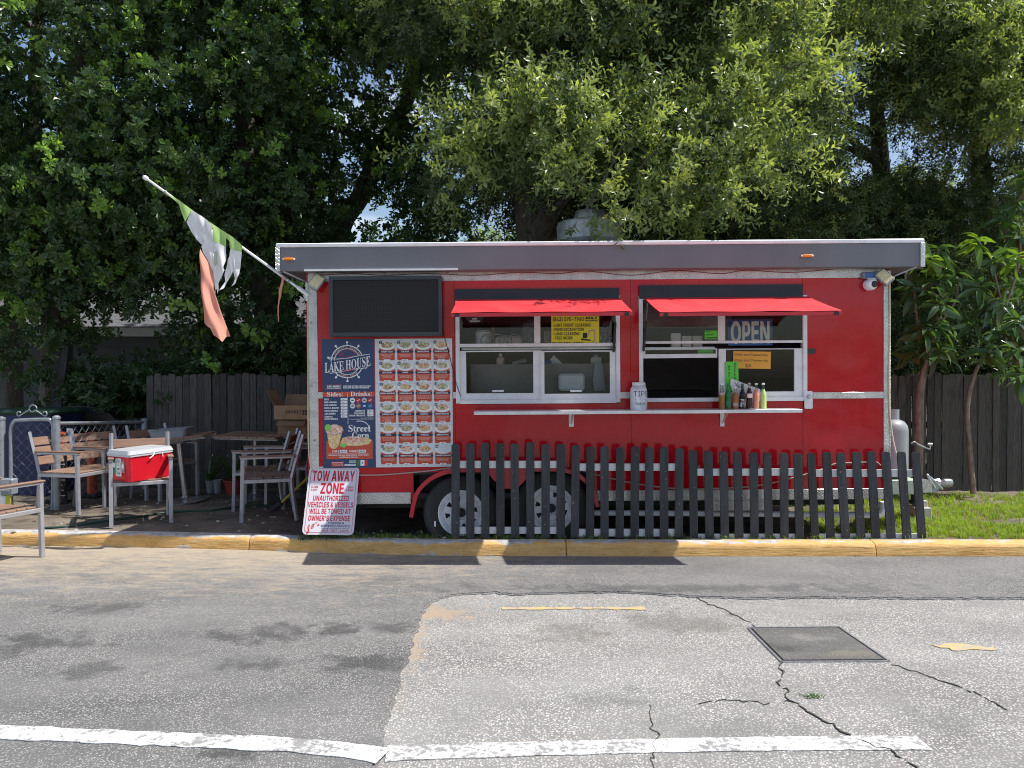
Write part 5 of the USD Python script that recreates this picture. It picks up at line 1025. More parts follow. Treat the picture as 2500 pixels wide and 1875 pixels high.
# ================================================================== FLAG ON ITS POLE
FY = 6.98
fg = thing('flag', 'torn faded green white and red flag hanging from a white pole', 'flag')
p0, p1 = at(747, 716, D - .02), at(359, 437, FY)
obj('pole', tube([p0, p0 + (p1 - p0) * .5, p1], [.013, .012, .011], 10), M['white'], fg, smooth=True)
dd = (p1 - p0) / np.linalg.norm(p1 - p0)
obj('pole_tip', tube([p1 - dd * .01, p1 + dd * .0, p1 + dd * .02, p1 + dd * .035, p1 + dd * .045], [.012, .02, .022, .016, .004], 10), M['white'], fg, smooth=True)
for f in (.12, .10, .88): obj('pole_ring', tube([p0 + (p1 - p0) * f, p0 + (p1 - p0) * (f + .012)], .0165, 10), M['dull_metal'], fg)
obj('pole_bracket', cat([bar(at(750, 735, D - .005), at(750, 690, D - .005), .03, .012), tube([p0 - dd * .03, p0 + dd * .09], .02, 10)]), M['white'], fg)
def zf(x, y): q = at(330 + x / 2.962, 400 + y / 2.962, FY); return q[0], q[2]
def drape(poly, off, amp, fx_, ph, m, nm):
    P = Polygon([zf(*p) for p in poly]); v, f = trimesh.creation.triangulate_polygon(P, engine='earcut')
    t_ = trimesh.Trimesh(np.stack([v[:, 0], 0 * v[:, 0], v[:, 1]], 1), f).subdivide_to_size(.03); v = t_.vertices.copy()
    z0 = v[:, 2].max(); dz = np.clip((z0 - v[:, 2]) / .5, 0, 1)
    v[:, 1] = FY + off + 1.5 * amp * (.25 * np.sin(v[:, 0] * 61 + v[:, 2] * 23 + ph) + np.sin(v[:, 0] * fx_ + ph + v[:, 2] * 3) * (.35 + dz) + .4 * np.sin(v[:, 0] * fx_ * 2.3 + v[:, 2] * 5 + ph))
    t_.vertices = v; return obj(nm, t_, M[m], fg, smooth=True)
drape([(222, 205), (318, 262), (402, 328), (385, 372), (362, 418), (335, 350), (316, 290)], .0, .012, 20, 0, 'flag_green', 'green_cloth')
drape([(402, 328), (470, 372), (520, 405), (572, 455), (555, 500), (520, 545), (482, 592), (440, 545), (400, 490), (362, 418), (385, 372)], .006, .02, 16, 1, 'flag_white', 'white_cloth')
drape([(520, 405), (600, 462), (700, 525), (778, 592), (770, 636), (715, 622), (684, 608), (682, 560), (655, 535), (652, 600), (610, 575), (568, 560), (568, 470)], .0, .01, 18, 2, 'flag_green', 'green_cloth')
drape([(572, 455), (568, 560), (569, 795), (520, 700), (490, 640), (480, 597), (530, 520)], -.012, .02, 22, 3, 'flag_white', 'white_cloth')
drape([(568, 560), (610, 575), (652, 600), (655, 690), (642, 750), (650, 770), (620, 850), (632, 800), (606, 870), (608, 905), (596, 940), (590, 905), (576, 912), (572, 850), (569, 795)], .004, .014, 24, 4, 'flag_white', 'white_cloth')
drape([(684, 608), (715, 622), (770, 636), (766, 690), (748, 800), (720, 860), (684, 884), (716, 830), (702, 770), (672, 820), (640, 900), (610, 918), (648, 850), (644, 800), (660, 690), (676, 660)], .012, .014, 24, 5, 'flag_white', 'white_cloth')
drape([(481, 618), (520, 700), (569, 795), (574, 905), (600, 985), (640, 1130), (671, 1245), (652, 1250), (640, 1290), (622, 1268), (580, 1240), (560, 1192), (505, 1150), (497, 1040), (488, 850)], -.004, .03, 22, 1.5, 'flag_red', 'red_cloth')
drape([(570, 640), (585, 625), (596, 650), (592, 690), (598, 720), (580, 740), (571, 730)], -.0025, .014, 24, 4, 'flag_pale', 'emblem')
drape([(570, 800 + 140), (575, 905), (584, 925), (578, 942)], .0, .005, 24, 4, 'flag_red', 'frayed_thread')
rb = thing('ribbon', 'frayed red ribbon tied to the flag pole near the trailer', 'ribbon')
q = [at(330 + x / 2.962, 400 + y / 2.962, FY + .05) for x, y in ((1072, 812), (1062, 870), (1050, 910), (1046, 960), (1036, 1020), (1034, 1090), (1038, 1140))]
obj('strip', tube(spline(q, 4), [.012, .013, .011, .014, .012, .009, .006] and np.interp(np.linspace(0, 1, 25), [0, .4, .6, 1], [.010, .013, .006, .004]), 5), M['flag_red'], rb)

# ================================================================== CHAIRS AND TABLES
def make_chair(lab):
    """front is -y; origin on the floor under the seat's middle"""
    c = thing('patio_chair', lab, 'chair', group='brown slatted patio chairs'); w, d = .265, .25; s = .036
    P = lambda m, n, mt, **k_: obj(n, m, M[mt], c, **k_)
    for sx in (-1, 1):
        x = sx * w
        P(bar((x, -d, 0), (x, -d + .012, .635), s, s, up=(0, 1, 0), ch=.003), 'leg', 'chair_metal')
        P(tube(spline([(x, d + .03, 0), (x, d - .015, .36), (x, d + .0, .50), (x, d + .10, .87)], 5), .0205, 4), 'leg', 'chair_metal', smooth=30)
        P(bx(x - s / 2, x + s / 2, -d + .02, d - .012, .395, .43, .003), 'side_rail', 'chair_metal')
        a = P(bx(x - s / 2, x + s / 2, -d - .012, d + .0, .636, .656, .002), 'arm', 'chair_metal')
        P(bx(x - .027, x + .027, -d - .02, d + .02, .657, .672, .004), 'arm_slat', 'chair_slat')
    P(bx(-w + s / 2, w - s / 2, -d - .005, -d + .03, .395, .43, .003), 'front_rail', 'chair_metal')
    P(bx(-w + s / 2, w - s / 2, d - .04, d - .01, .395, .425, .003), 'back_rail', 'chair_metal')
    for k_ in range(5): y = -d + .035 + k_ * .091; P(bx(-w + .02, w - .02, y, y + .083, .431, .445, .003), 'seat_slat', 'chair_slat')
    for k_ in range(3):
        z = .56 + k_ * .102; y = d + .014 + (z - .5) * .27
        m = bx(-w + .0225, w - .0225, -.008, .008, -.045, .045, .003); m.apply_transform(trimesh.transformations.rotation_matrix(-.26, [1, 0, 0])); m.apply_translation([0, y - .012, z]); P(m, 'back_slat', 'chair_slat')
    return c
chair = make_chair('patio chair holding the red cooler, closest to the kerb on the dirt')
def zat(x, y): return float(zg(x, y))
def put_chair(px, y, rz, lab, first=[True], tilt=0, z=None):
    x = (px - 1250) / FPX * y; zz = zat(x, y) if z is None else z; loc = (x, y, zz)
    if first[0]: first[0] = False; place(chair, loc, (tilt, 0, rz)); tag(chair, lab); return chair
    return copy_of(chair, loc, (tilt, 0, rz), lab)
COOL = (342, 7.75, 27)
put_chair(COOL[0], COOL[1], COOL[2], 'patio chair holding the red cooler, closest to the kerb on the dirt')
put_chair(186, 8.4, 78, 'empty patio chair beside the chain link gate post, facing right')
put_chair(272, 8.95, 62, 'patio chair half hidden behind the red cooler')
put_chair(402, 9.35, 62, 'patio chair behind the table with the grey tub')
put_chair(652, 7.98, -72, 'patio chair in front of the right table, facing left, seat clearly visible')
put_chair(640, 8.62, -84, 'second left facing patio chair, just behind the front one by the right table')
put_chair(722, 9.0, -96, 'patio chair by the trailer corner under the cardboard boxes')
put_chair(-22, 6.57, 160, 'sunlit patio chair on the asphalt, cut off by the left picture edge', z=.014)

def make_table(lab, loc, rot, w=.72, lean=0):
    t = thing('patio_table', lab, 'table', loc, rot, group='slatted bistro tables')
    top = .745
    for k_ in range(7): x = -w / 2 + k_ * w / 7; obj('top_slat', bx(x, x + w / 7 - .006, -.33, .33, top, top + .022, .003), M['table_slat'], t)
    obj('top_frame', cat([bx(-w / 2, w / 2, -.28, -.25, top - .022, top - .0005), bx(-w / 2, w / 2, .25, .28, top - .022, top - .0005)]), M['dull_metal'], t)
    obj('post', lathe([(.032, .04), (.032, top - .022)], 16), M['steel'], t, smooth=50)
    obj('base', lathe([(.26, 0), (.262, .012), (.24, .022), (.10, .034), (.05, .05), (.034, .07)], 28), M['steel'], t, smooth=30)
    return t
tx, ty_ = (452 - 1250) / FPX * 9.0, 9.0
T1 = make_table('leaning slatted table with a grey tub on it', (tx, ty_, zat(tx, ty_)), (0, -6, 8))
make_table('slatted table at the right by the left facing chairs', ((622 - 1250) / FPX * 9.3, 9.3, zat(-3.2, 9.3)), (1, 1, -6), .78)
make_table('slatted table under the stacked cardboard boxes', ((728 - 1250) / FPX * 9.45, 9.45, zat(-2.7, 9.45)), (0, 0, 3), .6)
tb = thing('bus_tub', 'grey plastic bus tub standing on the leaning table', 'tub')
q = at(421, 1083, 8.9)
def ropen(w, d, h, wt, r, t_=.006):
    o = []
    for (a, b, z) in ((w - t_, d - t_, 0), (wt, d + (wt - w), h)):
        o.append(np.array([(x, y, z) for x, y in rrect(-a / 2, -b / 2, a / 2, b / 2, r).exterior.coords[:-1]]))
    n = len(o[0]); V = np.vstack(o); F = [[i, (i + 1) % n, n + (i + 1) % n, n + i] for i in range(n)]
    inn = V * [.965, .95, 1]; inn[:n, 2] += t_; V = np.vstack([V, inn]); F += [[2 * n + i, 3 * n + i, 3 * n + (i + 1) % n, 2 * n + (i + 1) % n] for i in range(n)]
    F += [[n + i, n + (i + 1) % n, 3 * n + (i + 1) % n, 3 * n + i] for i in range(n)]
    T_ = [x for a in F for x in ([a[0], a[1], a[2]], [a[0], a[2], a[3]])] + [[0, i + 1, i] for i in range(1, n - 1)] + [[2 * n, 2 * n + i, 2 * n + i + 1] for i in range(1, n - 1)]
    return trimesh.Trimesh(V, T_, process=False)
place(tb and UsdGeom.Xform(tb), q + [0, 0, .006], (0, -3.5, 6))
obj('tub', ropen(.36, .26, .165, .42, .04), M['tub_grey'], tb)
rim = rrect(-.218, -.168, .218, .168, .05); obj('rim', slab(rim.difference(rim.buffer(-.02)), .158, .172), M['tub_grey'], tb)

# ---- cooler
x0 = (COOL[0] - 1250) / FPX * COOL[1]
cl = thing('cooler', 'red cooler with a white lid sitting on a patio chair', 'cooler', at(346, 1184, 7.66) + [0, .0, .0], (0, -2, 12))
zseat = zat(x0, COOL[1]) + .446
place(UsdGeom.Xform(cl), (x0 + .035, COOL[1] - .06, zseat), (0, -1.5, 62))
cw, cd, ch_ = .245, .17, .24
def tub_block(w0, d0, w1, d1, z0, z1, r):
    a = np.array([(x, y, z0) for x, y in rrect(-w0, -d0, w0, d0, r).exterior.coords[:-1]]); b = np.array([(x, y, z1) for x, y in rrect(-w1, -d1, w1, d1, r).exterior.coords[:-1]])
    return trimesh.convex.convex_hull(np.vstack([a, b]))
obj('body', tub_block(cw * .93, cd * .9, cw, cd, 0, ch_, .03), M['cooler_red'], cl, smooth=40)
M['cooler_white'] = plain('cooler_white', (0.46, 0.48, 0.50), 0.3)
obj('lid', cat([tub_block(cw + .008, cd + .008, cw + .008, cd + .008, ch_ + .001, ch_ + .022, .034), tub_block(cw + .012, cd + .012, cw - .004, cd - .004, ch_ + .0225, ch_ + .060, .034)]), M['cooler_white'], cl, smooth=40)
obj('strap', cat([tube(spline([(.02, -cd - .012, ch_ + .02), (-.005, -cd - .025, ch_ - .005), (-.04, -cd - .02, ch_ - .03)], 5), .006, 6), tube([(.11, -cd - .012, ch_ + .01), (.112, -cd - .014, ch_ - .03)], .005, 6)]), M['white'], cl)
fy = -cd * .955 - .006
_flat = flat
def flat(poly, y):      # the stickers sit on the cooler's short side
    m = _flat(affinity.translate(poly, .1425, 0), y - .0745); m.apply_transform(trimesh.transformations.rotation_matrix(-PI / 2, [0, 0, 1])); return m
st_ = obj('sticker', flat(sbox(-.185, .05, -.10, .225), fy - .002), M['white_paper'], cl)
obj('sticker', flat(sbox(-.228, .075, -.1865, .215), fy - .0015), M['print_green'], cl); obj('sticker', flat(sbox(-.0985, .085, -.055, .215), fy - .0015), M['rope'], cl)
el = affinity.scale(Point(-.1425, .14).buffer(.036), 1, 2.0)
obj('sticker_print', flat(unary_union([el.difference(el.buffer(-.003)), sbox(-.16, .115, -.125, .128), sbox(-.165, .078, -.12, .082), sbox(-.165, .09, -.12, .094), sbox(-.155, .185, -.13, .192)]), fy - .0032), M['ink'], cl)
obj('sticker_print', flat(text('Lime', -.165, .150, .020, .045, 'script'), fy - .0032), M['lime'], cl)
for g_ in (affinity.scale(Point(-.207, .155).buffer(.018), 1, 1.4), affinity.scale(Point(-.077, .15).buffer(.017), 1, 1.5)): obj('sticker_print', flat(g_, fy - .0028), M['print_white'], cl)
obj('sticker_print', flat(unary_union([sbox(-.095, .195, -.058, .203), sbox(-.095, .207, -.058, .212), sbox(-.092, .092, -.06, .10)]), fy - .0028), M['sign_red'], cl)

flat = _flat
# ---- cardboard boxes
def carton(lab, loc, rz, w, d, h, flaps, txt=None):
    b = thing('cardboard_box', lab, 'box', loc, (0, 0, rz)); t_ = .005
    obj('walls', cat([bx(-w / 2, w / 2, -d / 2, -d / 2 + t_, 0, h), bx(-w / 2, w / 2, d / 2 - t_, d / 2, 0, h), bx(-w / 2, -w / 2 + t_, -d / 2 + t_, d / 2 - t_, 0, h), bx(w / 2 - t_, w / 2, -d / 2 + t_, d / 2 - t_, 0, h), bx(-w / 2 + t_, w / 2 - t_, -d / 2 + t_, d / 2 - t_, 0, t_)]), M['cardboard'], b)
    for side, ang, L in flaps:
        if side in 'fb':
            sgn = -1 if side == 'f' else 1; m = bx(-w / 2 + .004, w / 2 - .004, 0, sgn * L, -.002, .002); m.apply_transform(trimesh.transformations.rotation_matrix(math.radians(ang) * sgn, [1, 0, 0])); m.apply_translation([0, sgn * d / 2, h])
        else:
            sgn = -1 if side == 'l' else 1; m = bx(0, sgn * L, -d / 2 + .004, d / 2 - .004, -.002, .002); m.apply_transform(trimesh.transformations.rotation_matrix(-math.radians(ang) * sgn, [0, 1, 0])); m.apply_translation([sgn * w / 2, 0, h])
        obj('flap', m, M['cardboard_in'], b)
    if txt:
        g_ = text('clover', 0, 0, .05, .19, weight=600); s_ = unary_union([Point(.225 + dx * .016, .026 + dz * .016).buffer(.0145, 5) for dx in (-1, 1) for dz in (-1, 1)]); g_ = unary_union([affinity.translate(g_, 0, 0), affinity.translate(s_, -.26, 0) if False else affinity.translate(s_, -.27, 0)])
        g_ = affinity.rotate(affinity.translate(g_, -.085, 0), 180, origin=(0, .03)); obj('lettering', flat(affinity.translate(g_, .03, .05), -d / 2 - .0012), M['ink'], b)
    return b
q = at(722, 1068, 9.35)
carton('lower cardboard box with a front flap hanging open', (q[0] + .0, 9.35, q[2]), 2, .34, .34, .225, (('f', -28, .13),))
q2 = at(718, 1018, 9.3); carton('upper cardboard box with upside down lettering and raised left flap', (q2[0] + .02, 9.32, q[2] + .232), -2, .42, .36, .165, (('l', 62, .20), ('b', 60, .14), ('f', -170, .15)), True)

# ---- plants by the fence, pots
def pot(lab, px, y, r, h, m):
    x = (px - 1250) / FPX * y; g = thing('plant_pot', lab, 'pot', (x, y, zat(x, y))); obj('pot', lathe([(0, 0), (r * .75, 0), (r, h), (r * 1.08, h), (r * 1.08, h * .9), (r * .98, h * .9)] if False else [(0, 0), (r * .75, 0), (r * .98, h * .88), (r * 1.08, h * .88), (r * 1.08, h), (r * .95, h), (r * .93, h * .9), (0, h * .9)], 20), M[m], g, smooth=35); return (x, y, zat(x, y) + h * .88)
def strappy(lab, p, n, L, seed):
    r_ = random.Random(seed); g = thing('strappy_plant', lab, 'plant', p)
    for i in range(n):
        a = r_.random() * 2 * PI; l = L * (.6 + .5 * r_.random()); up = .5 + .5 * r_.random(); pts = []
        for t in np.linspace(0, 1, 6): pts.append(np.array([math.cos(a) * l * t * (1 - up * .5), math.sin(a) * l * t * (1 - up * .5), l * (t * up - .55 * t * t * up * (1.2 - up) - .25 * t * t * (1 - up))]))
        w = .016 + .008 * r_.random(); sd = np.array([-math.sin(a), math.cos(a), 0]); V, F = [], []
        for i_, p_ in enumerate(pts):
            ww = w * math.sin(PI * min(1, .25 + .75 * i_ / 5)) + .001; V += [p_ - sd * ww, p_ + sd * ww]
        for i_ in range(5): F += [[2 * i_, 2 * i_ + 1, 2 * i_ + 3], [2 * i_, 2 * i_ + 3, 2 * i_ + 2]]
        obj('leaf', trimesh.Trimesh(V, F, process=False), M['leaf_mid'], g, smooth=True)
strappy('potted strappy plant in the red pot by the fence', pot('red plant pot at the foot of the fence', 572, 9.6, .13, .18, 'terracotta'), 16, .62, 3)
strappy('spiky plant in the left pale pot by the fence', pot('small pale pot, left of the pair by the fence', 512, 9.65, .055, .16, 'tank_paint'), 10, .5, 4)
pot('small pale pot, right of the pair by the fence', 530, 9.62, .055, .17, 'tank_paint')
x_ = at(2272, 1180, 9.8)[0]; strappy('spiky young plant at the fence foot behind the hitch', (x_, 9.75, zat(x_, 9.75)), 7, .32, 9)
# ---- broom with a yellow handle, hose
bm = thing('push_broom', 'broom with a yellow handle leaning by the trailer corner', 'broom')
a, b = gnd(667, 1228, .14), at(752, 1165, 7.9)
a = at(672, 1227, 8.35); a[2] = zat(a[0], a[1]) + .03; b = at(752, 1166, 8.2)
obj('handle', tube([a + (b - a) * .18, b, b + (b - a) * .5], .013, 8), M['yellow_handle'], bm); obj('head', bar(a - [.05, 0, .02], a + (b - a) * .2, .05, .06, ch=.01), M['black'], bm)
hs_ = thing('garden_hose', 'dark green garden hose snaking over the dirt', 'hose')
pts = []
for px, py in ((95, 1290), (160, 1287), (230, 1278), (300, 1268), (345, 1262), (400, 1252), (450, 1249), (520, 1246), (580, 1237), (640, 1234), (700, 1234), (745, 1232)):
    g = gnd(px, py, .13); g[2] = zat(g[0], g[1]) + .010; pts.append(g)
obj('hose', tube(spline(pts, 6), .0115, 7), M['hose_green'], hs_, smooth=True)
# ---- concrete blocks under the hitch, propane tank
x_ = at(2240, 1250, 7.95)
for (a0, b0, a1, b1, yy, l_) in ((2236, 1240, 2275, 1275, 7.9, 'wide concrete block under the trailer jack'), (2248, 1222, 2266, 1240, 7.95, 'small concrete block on top of the wider one under the jack')):
    p, q = at(a0, b1, yy), at(a1, b0, yy); g = thing('concrete_block', l_, 'block', ((p[0] + q[0]) / 2, yy + .1, p[2])); w_, h_ = (q[0] - p[0]) / 2, q[2] - p[2]
    obj('block', bx(-w_, w_, -.1, .1, 0, h_, .008), M['concrete'], g)
p = at(2182, 1160, 7.75); q = at(2182, 1021, 7.75)
pt = thing('propane_tank', 'tall grey propane tank standing behind the trailer corner', 'gas tank', ((2176 - 1250) / FPX * 7.75, 7.75, p[2])); h_ = q[2] - p[2]
obj('cylinder', lathe([(0, 0), (.155, 0), (.16, .02), (.16, h_ - .12), (.15, h_ - .07), (.12, h_ - .03), (.07, h_ - .008), (0, h_)], 28), M['tank_paint'], pt, smooth=40); obj('collar', lathe([(.075, h_ - .02), (.075, h_ + .09), (.07, h_ + .09), (.07, h_ - .02)], 20), M['tank_paint'], pt)

# ================================================================== LEFT YARD
def post_at(px, y): x = (px - 1250) / FPX * y; return x, zat(x, y)
gf = thing('chain_link_gate', 'chain link gate with scroll ornament at the far left', 'gate')
GY = 8.45
def gp(px, py, y=GY): return at(px, py, y)
fp = spline([gp(27, 1262), gp(27, 1100), gp(27, 1050), gp(34, 1030), gp(48, 1026), gp(112, 1024), gp(124, 1028), gp(130, 1042), gp(130, 1100), gp(129, 1230), gp(124, 1255), gp(112, 1262), gp(27, 1262)], 6)
obj('gate_frame', tube(fp, .021, 8), M['galvanised'], gf, smooth=True)
def link_mesh(a, b, z0, z1, par, nm='wire'):
    """chain-link: each zigzag wire one mesh piece joined into the mat"""
    a, b = np.array(a[:2]), np.array(b[:2]); L = np.linalg.norm(b - a); d = (b - a) / L; nrm = np.array([-d[1], d[0]]); s = .055; out = []
    n = int(L / s); m_ = int((z1 - z0) / (s))
    for i in range(n):
        pts = []
        for j in range(m_ + 1):
            u = (i + .5) * s + (s * .5 if (i + j) % 2 else -s * .5); c = a + d * u + nrm * (.0025 if j % 2 else -.0025); pts.append((c[0], c[1], z1 - j * s))
        out.append(tube(pts, .0019, 3, False))
    return obj(nm, cat(out), M['galvanised'], par, kind=None)
g0, g1 = gp(29, 1100), gp(128, 1100); link_mesh(g0, g1, gp(29, 1258)[2], gp(29, 1032)[2], gf, 'wire_mesh')
for sx, sgn in ((-1, -1), (1, 1)):
    c = gp(78, 1008); pts = []
    for t in np.linspace(0, 1, 30):
        pts.append(c + [sgn * (.03 + .11 * t), 0, .035 - .07 * t])
    a = np.linspace(0, 4.6, 20); e = pts[-1]; pts += [e + [sgn * .03 * (1 - .12 * q_) * math.sin(q_), 0, .03 * (1 - np.cos(q_) * (1 - .12 * q_))] for q_ in a[1:]]
    obj('scroll', tube(pts, .007, 6), M['galvanised'], gf, smooth=True)
a = np.linspace(0, 5.6, 24); c = gp(80, 998); obj('scroll', tube([c + [.045 * math.cos(q_) * (1 - .06 * q_), 0, .045 * math.sin(q_) * (1 - .06 * q_)] for q_ in a], .007, 6), M['galvanised'], gf, smooth=True)
for py in (1075, 1130, 1200): obj('hinge', bx(gp(122, py)[0], gp(140, py)[0], GY - .028, GY + .028, gp(0, py)[2] - .012, gp(0, py)[2] + .012), M['galvanised'], gf)
lf = thing('chain_link_fence', 'chain link fence running back from the gate post to the board fence', 'fence')
for px, y, top in ((137, 8.45, 1016), (352, 9.95, 1022)):
    x, z = post_at(px, y); zt = at(px, top, y)[2]; obj('post', lathe([(.036, z - .05), (.036, zt - .03), (.042, zt - .03), (.042, zt - .01), (.02, zt + .008), (0, zt + .01)], 14) .apply_translation([x, y, 0]), M['galvanised'], lf, smooth=40)
r0, r1 = at(140, 1034, 8.45), at(352, 1030, 9.95); obj('top_rail', tube([r0, r1], .02, 8), M['galvanised'], lf, smooth=True); link_mesh(r0, r1, .16, r0[2] - .02, lf, 'wire_mesh')
gpst = thing('gate_post', 'pale gate post at the left picture edge', 'post'); x, z = post_at(2, 8.45); zt = at(2, 1018, 8.45)[2]; obj('post', lathe([(.04, z - .05), (.04, zt - .03), (.046, zt - .03), (.046, zt - .01), (0, zt + .01)], 14).apply_translation([x, 8.45, 0]), M['galvanised'], gpst, smooth=40)
ub = thing('utility_box', 'small grey box on a stake behind the sunlit chair', 'utility box'); p, q = at(2, 1207, 7.9), at(38, 1168, 7.9)
obj('box', bx(p[0], q[0], 7.85, 7.95, p[2], q[2], .012), M['tub_grey'], ub); obj('stake', bx(p[0] + .03, p[0] + .06, 7.88, 7.91, .05, p[2]), M['dull_metal'], ub); obj('cover', bx(p[0] + .04, q[0] - .03, 7.842, 7.849, p[2] + .04, q[2] - .02), M['dull_metal'], ub)
obj('yellow_tag', bx(at(20, 1240, 7.9)[0], at(32, 1240, 7.9)[0], 7.86, 7.87, at(0, 1258, 7.9)[2], at(0, 1208, 7.9)[2]), M['yellow_handle'], ub); obj('document', bx(at(2, 1240, 7.9)[0], at(19, 1240, 7.9)[0], 7.865, 7.87, at(0, 1250, 7.9)[2], at(0, 1210, 7.9)[2]), M['white_paper'], ub)
bn = thing('wheeled_bin', 'large blue wheeled bin with a green lid behind the gate', 'bin'); p, q = at(-40, 1190, 9.4), at(128, 1010, 9.4)
x0, x1 = p[0], q[0]; obj('body', tub_block((x1 - x0) / 2 * .86, .3, (x1 - x0) / 2, .36, .12, q[2] - .02, .05).apply_translation([(x0 + x1) / 2, 9.75, 0]), M['bin_blue'], bn); obj('lid', bx(x0 - .02, x1 + .02, 9.36, 10.14, q[2] - .018, q[2] + .05, .03), M['bin_lid'], bn)
for x in (x0 + .1, x1 - .1): obj('wheel', xf(lathe([(0, -.03), (.1, -.03), (.1, .03), (0, .03)], 16, 'x'), loc=(x, 10.05, .2)), M['rubber'], bn)
gr = thing('grill', 'dark covered barbecue grill behind the chain link fence', 'grill'); gx_, gy_ = (216 - 1250) / FPX * 10.4, 10.4
zt = at(216, 988, gy_)[2]
hood = [( -.50, zt - .20), (-.46, zt - .10), (-.30, zt - .02), (.0, zt), (.25, zt - .02), (.42, zt - .10), (.52, zt - .20)]
obj('hood', prism(Polygon([(gx_ + a_, b_) for a_, b_ in hood]), gy_ - .28, gy_ + .28), M['grill_black'], gr); obj('firebox', bx(gx_ - .48, gx_ + .50, gy_ - .27, gy_ + .27, zt - .42, zt - .203, .02), M['grill_black'], gr)
obj('handle', bar((gx_ + .02, gy_ - .32, zt - .14), (gx_ + .06, gy_ - .32, zt - .14), .05), M['steel'], gr); obj('shelf', bx(gx_ - .75, gx_ - .49, gy_ - .25, gy_ + .25, zt - .26, zt - .23), M['grill_black'], gr)
for sx in (-.44, .44):
    for sy in (-.22, .22): obj('leg', bx(gx_ + sx - .02, gx_ + sx + .02, gy_ + sy - .02, gy_ + sy + .02, .08, zt - .42), M['grill_black'], gr)
for px, y, l_ in ((148, 9.0, 'orange post next to the gate post'), (223, 9.35, 'orange post behind the chair backs')):
    x, z = post_at(px, y); zt = at(px, 1055, y)[2]; g = thing('delineator_post', l_, 'traffic post', (x, y, z)); h_ = zt - z
    obj('tube', lathe([(0, 0), (.055, .0), (.05, h_ - .12), (.04, h_ - .06), (.045, h_ - .03), (.045, h_), (0, h_)], 14), M['orange_post'], g, smooth=35); obj('foot', bx(-.13, .13, -.13, .13, 0, .05, .015), M['rubber'], g)
sb = thing('price_board', 'narrow black board with white lines behind the left chair', 'board'); p, q = at(144, 1222, 8.55), at(161, 1112, 8.55); obj('panel', bx(p[0], q[0], 8.55, 8.57, p[2], q[2]), M['black'], sb)
obj('print', flat(unary_union([sbox(p[0] + .008, p[2] + .05 + k_ * .058, q[0] - .01 - .015 * (k_ % 3), p[2] + .062 + k_ * .058) for k_ in range(8)]), 8.547), M['print_white'], sb)
for i, (a, b, w_, l_) in enumerate((((112, 1180), (142, 830), .05, 'long grey pole leaning on the trunk, left of three'), ((122, 1180), (150, 838), .045, 'thin pole leaning between two others on the trunk'), ((118, 1190), (163, 826), .075, 'wide weathered board leaning on the trunk, right of three'))):
    p, q = at(*a, 9.9), at(*b, 10.6); p[2] = zat(p[0], p[1]); g = thing('leaning_pole', l_, 'pole', p); obj('pole', bar((0, 0, 0), q - p, w_, w_ * .6), M['fence_wood'], g)
# ---- litter, pebbles
lit = []
for i in range(260):
    x = rng.uniform(-5.2, -1.9) if i < 190 else rng.uniform(-2.2, 6.5); y = rng.uniform(7.05, 9.8) if i < 190 else rng.uniform(7.0, 9.6); s_ = rng.uniform(.012, .035); a = rng.uniform(0, 6.28); z = zat(x, y) + .006
    ca, sa = math.cos(a), math.sin(a); V = np.array([(-s_, 0, 0), (0, s_ * .45, .004), (s_, 0, rng.uniform(0, .012)), (0, -s_ * .45, .005)]); V = V @ np.array([[ca, sa, 0], [-sa, ca, 0], [0, 0, 1]]) + [x, y, z]; lit.append(trimesh.Trimesh(V, [[0, 2, 1], [0, 3, 2]], process=False))
obj('fallen_leaves', cat(lit), M['litter'], kind='stuff', label='dry fallen leaves scattered over the dirt')
M['pale_stone'] = mat('pale_stone', (0.36, 0.33, 0.29), 0.8, 0.2, 20)
stn = []
for i in range(110):
    x = rng.uniform(-5, -1.8) if i < 70 else rng.uniform(-2, 3.2); y = rng.uniform(7.1, 9.6) if i < 70 else rng.uniform(6.95, 7.1); s_ = abs(rng.normal(.005, .005)) + .004
    m = trimesh.creation.icosphere(1, s_); m.vertices *= 1 + .35 * (meshkit.noise(m.vertices * 90 + i)[:, None] - .5); m.vertices *= [1.2, 1, .7]; m.apply_translation([x, y, zat(x, y) + s_ * .3]); stn.append(m)
obj('pebbles', cat(stn), M['pale_stone'], kind='stuff', label='small pale stones on the dirt')

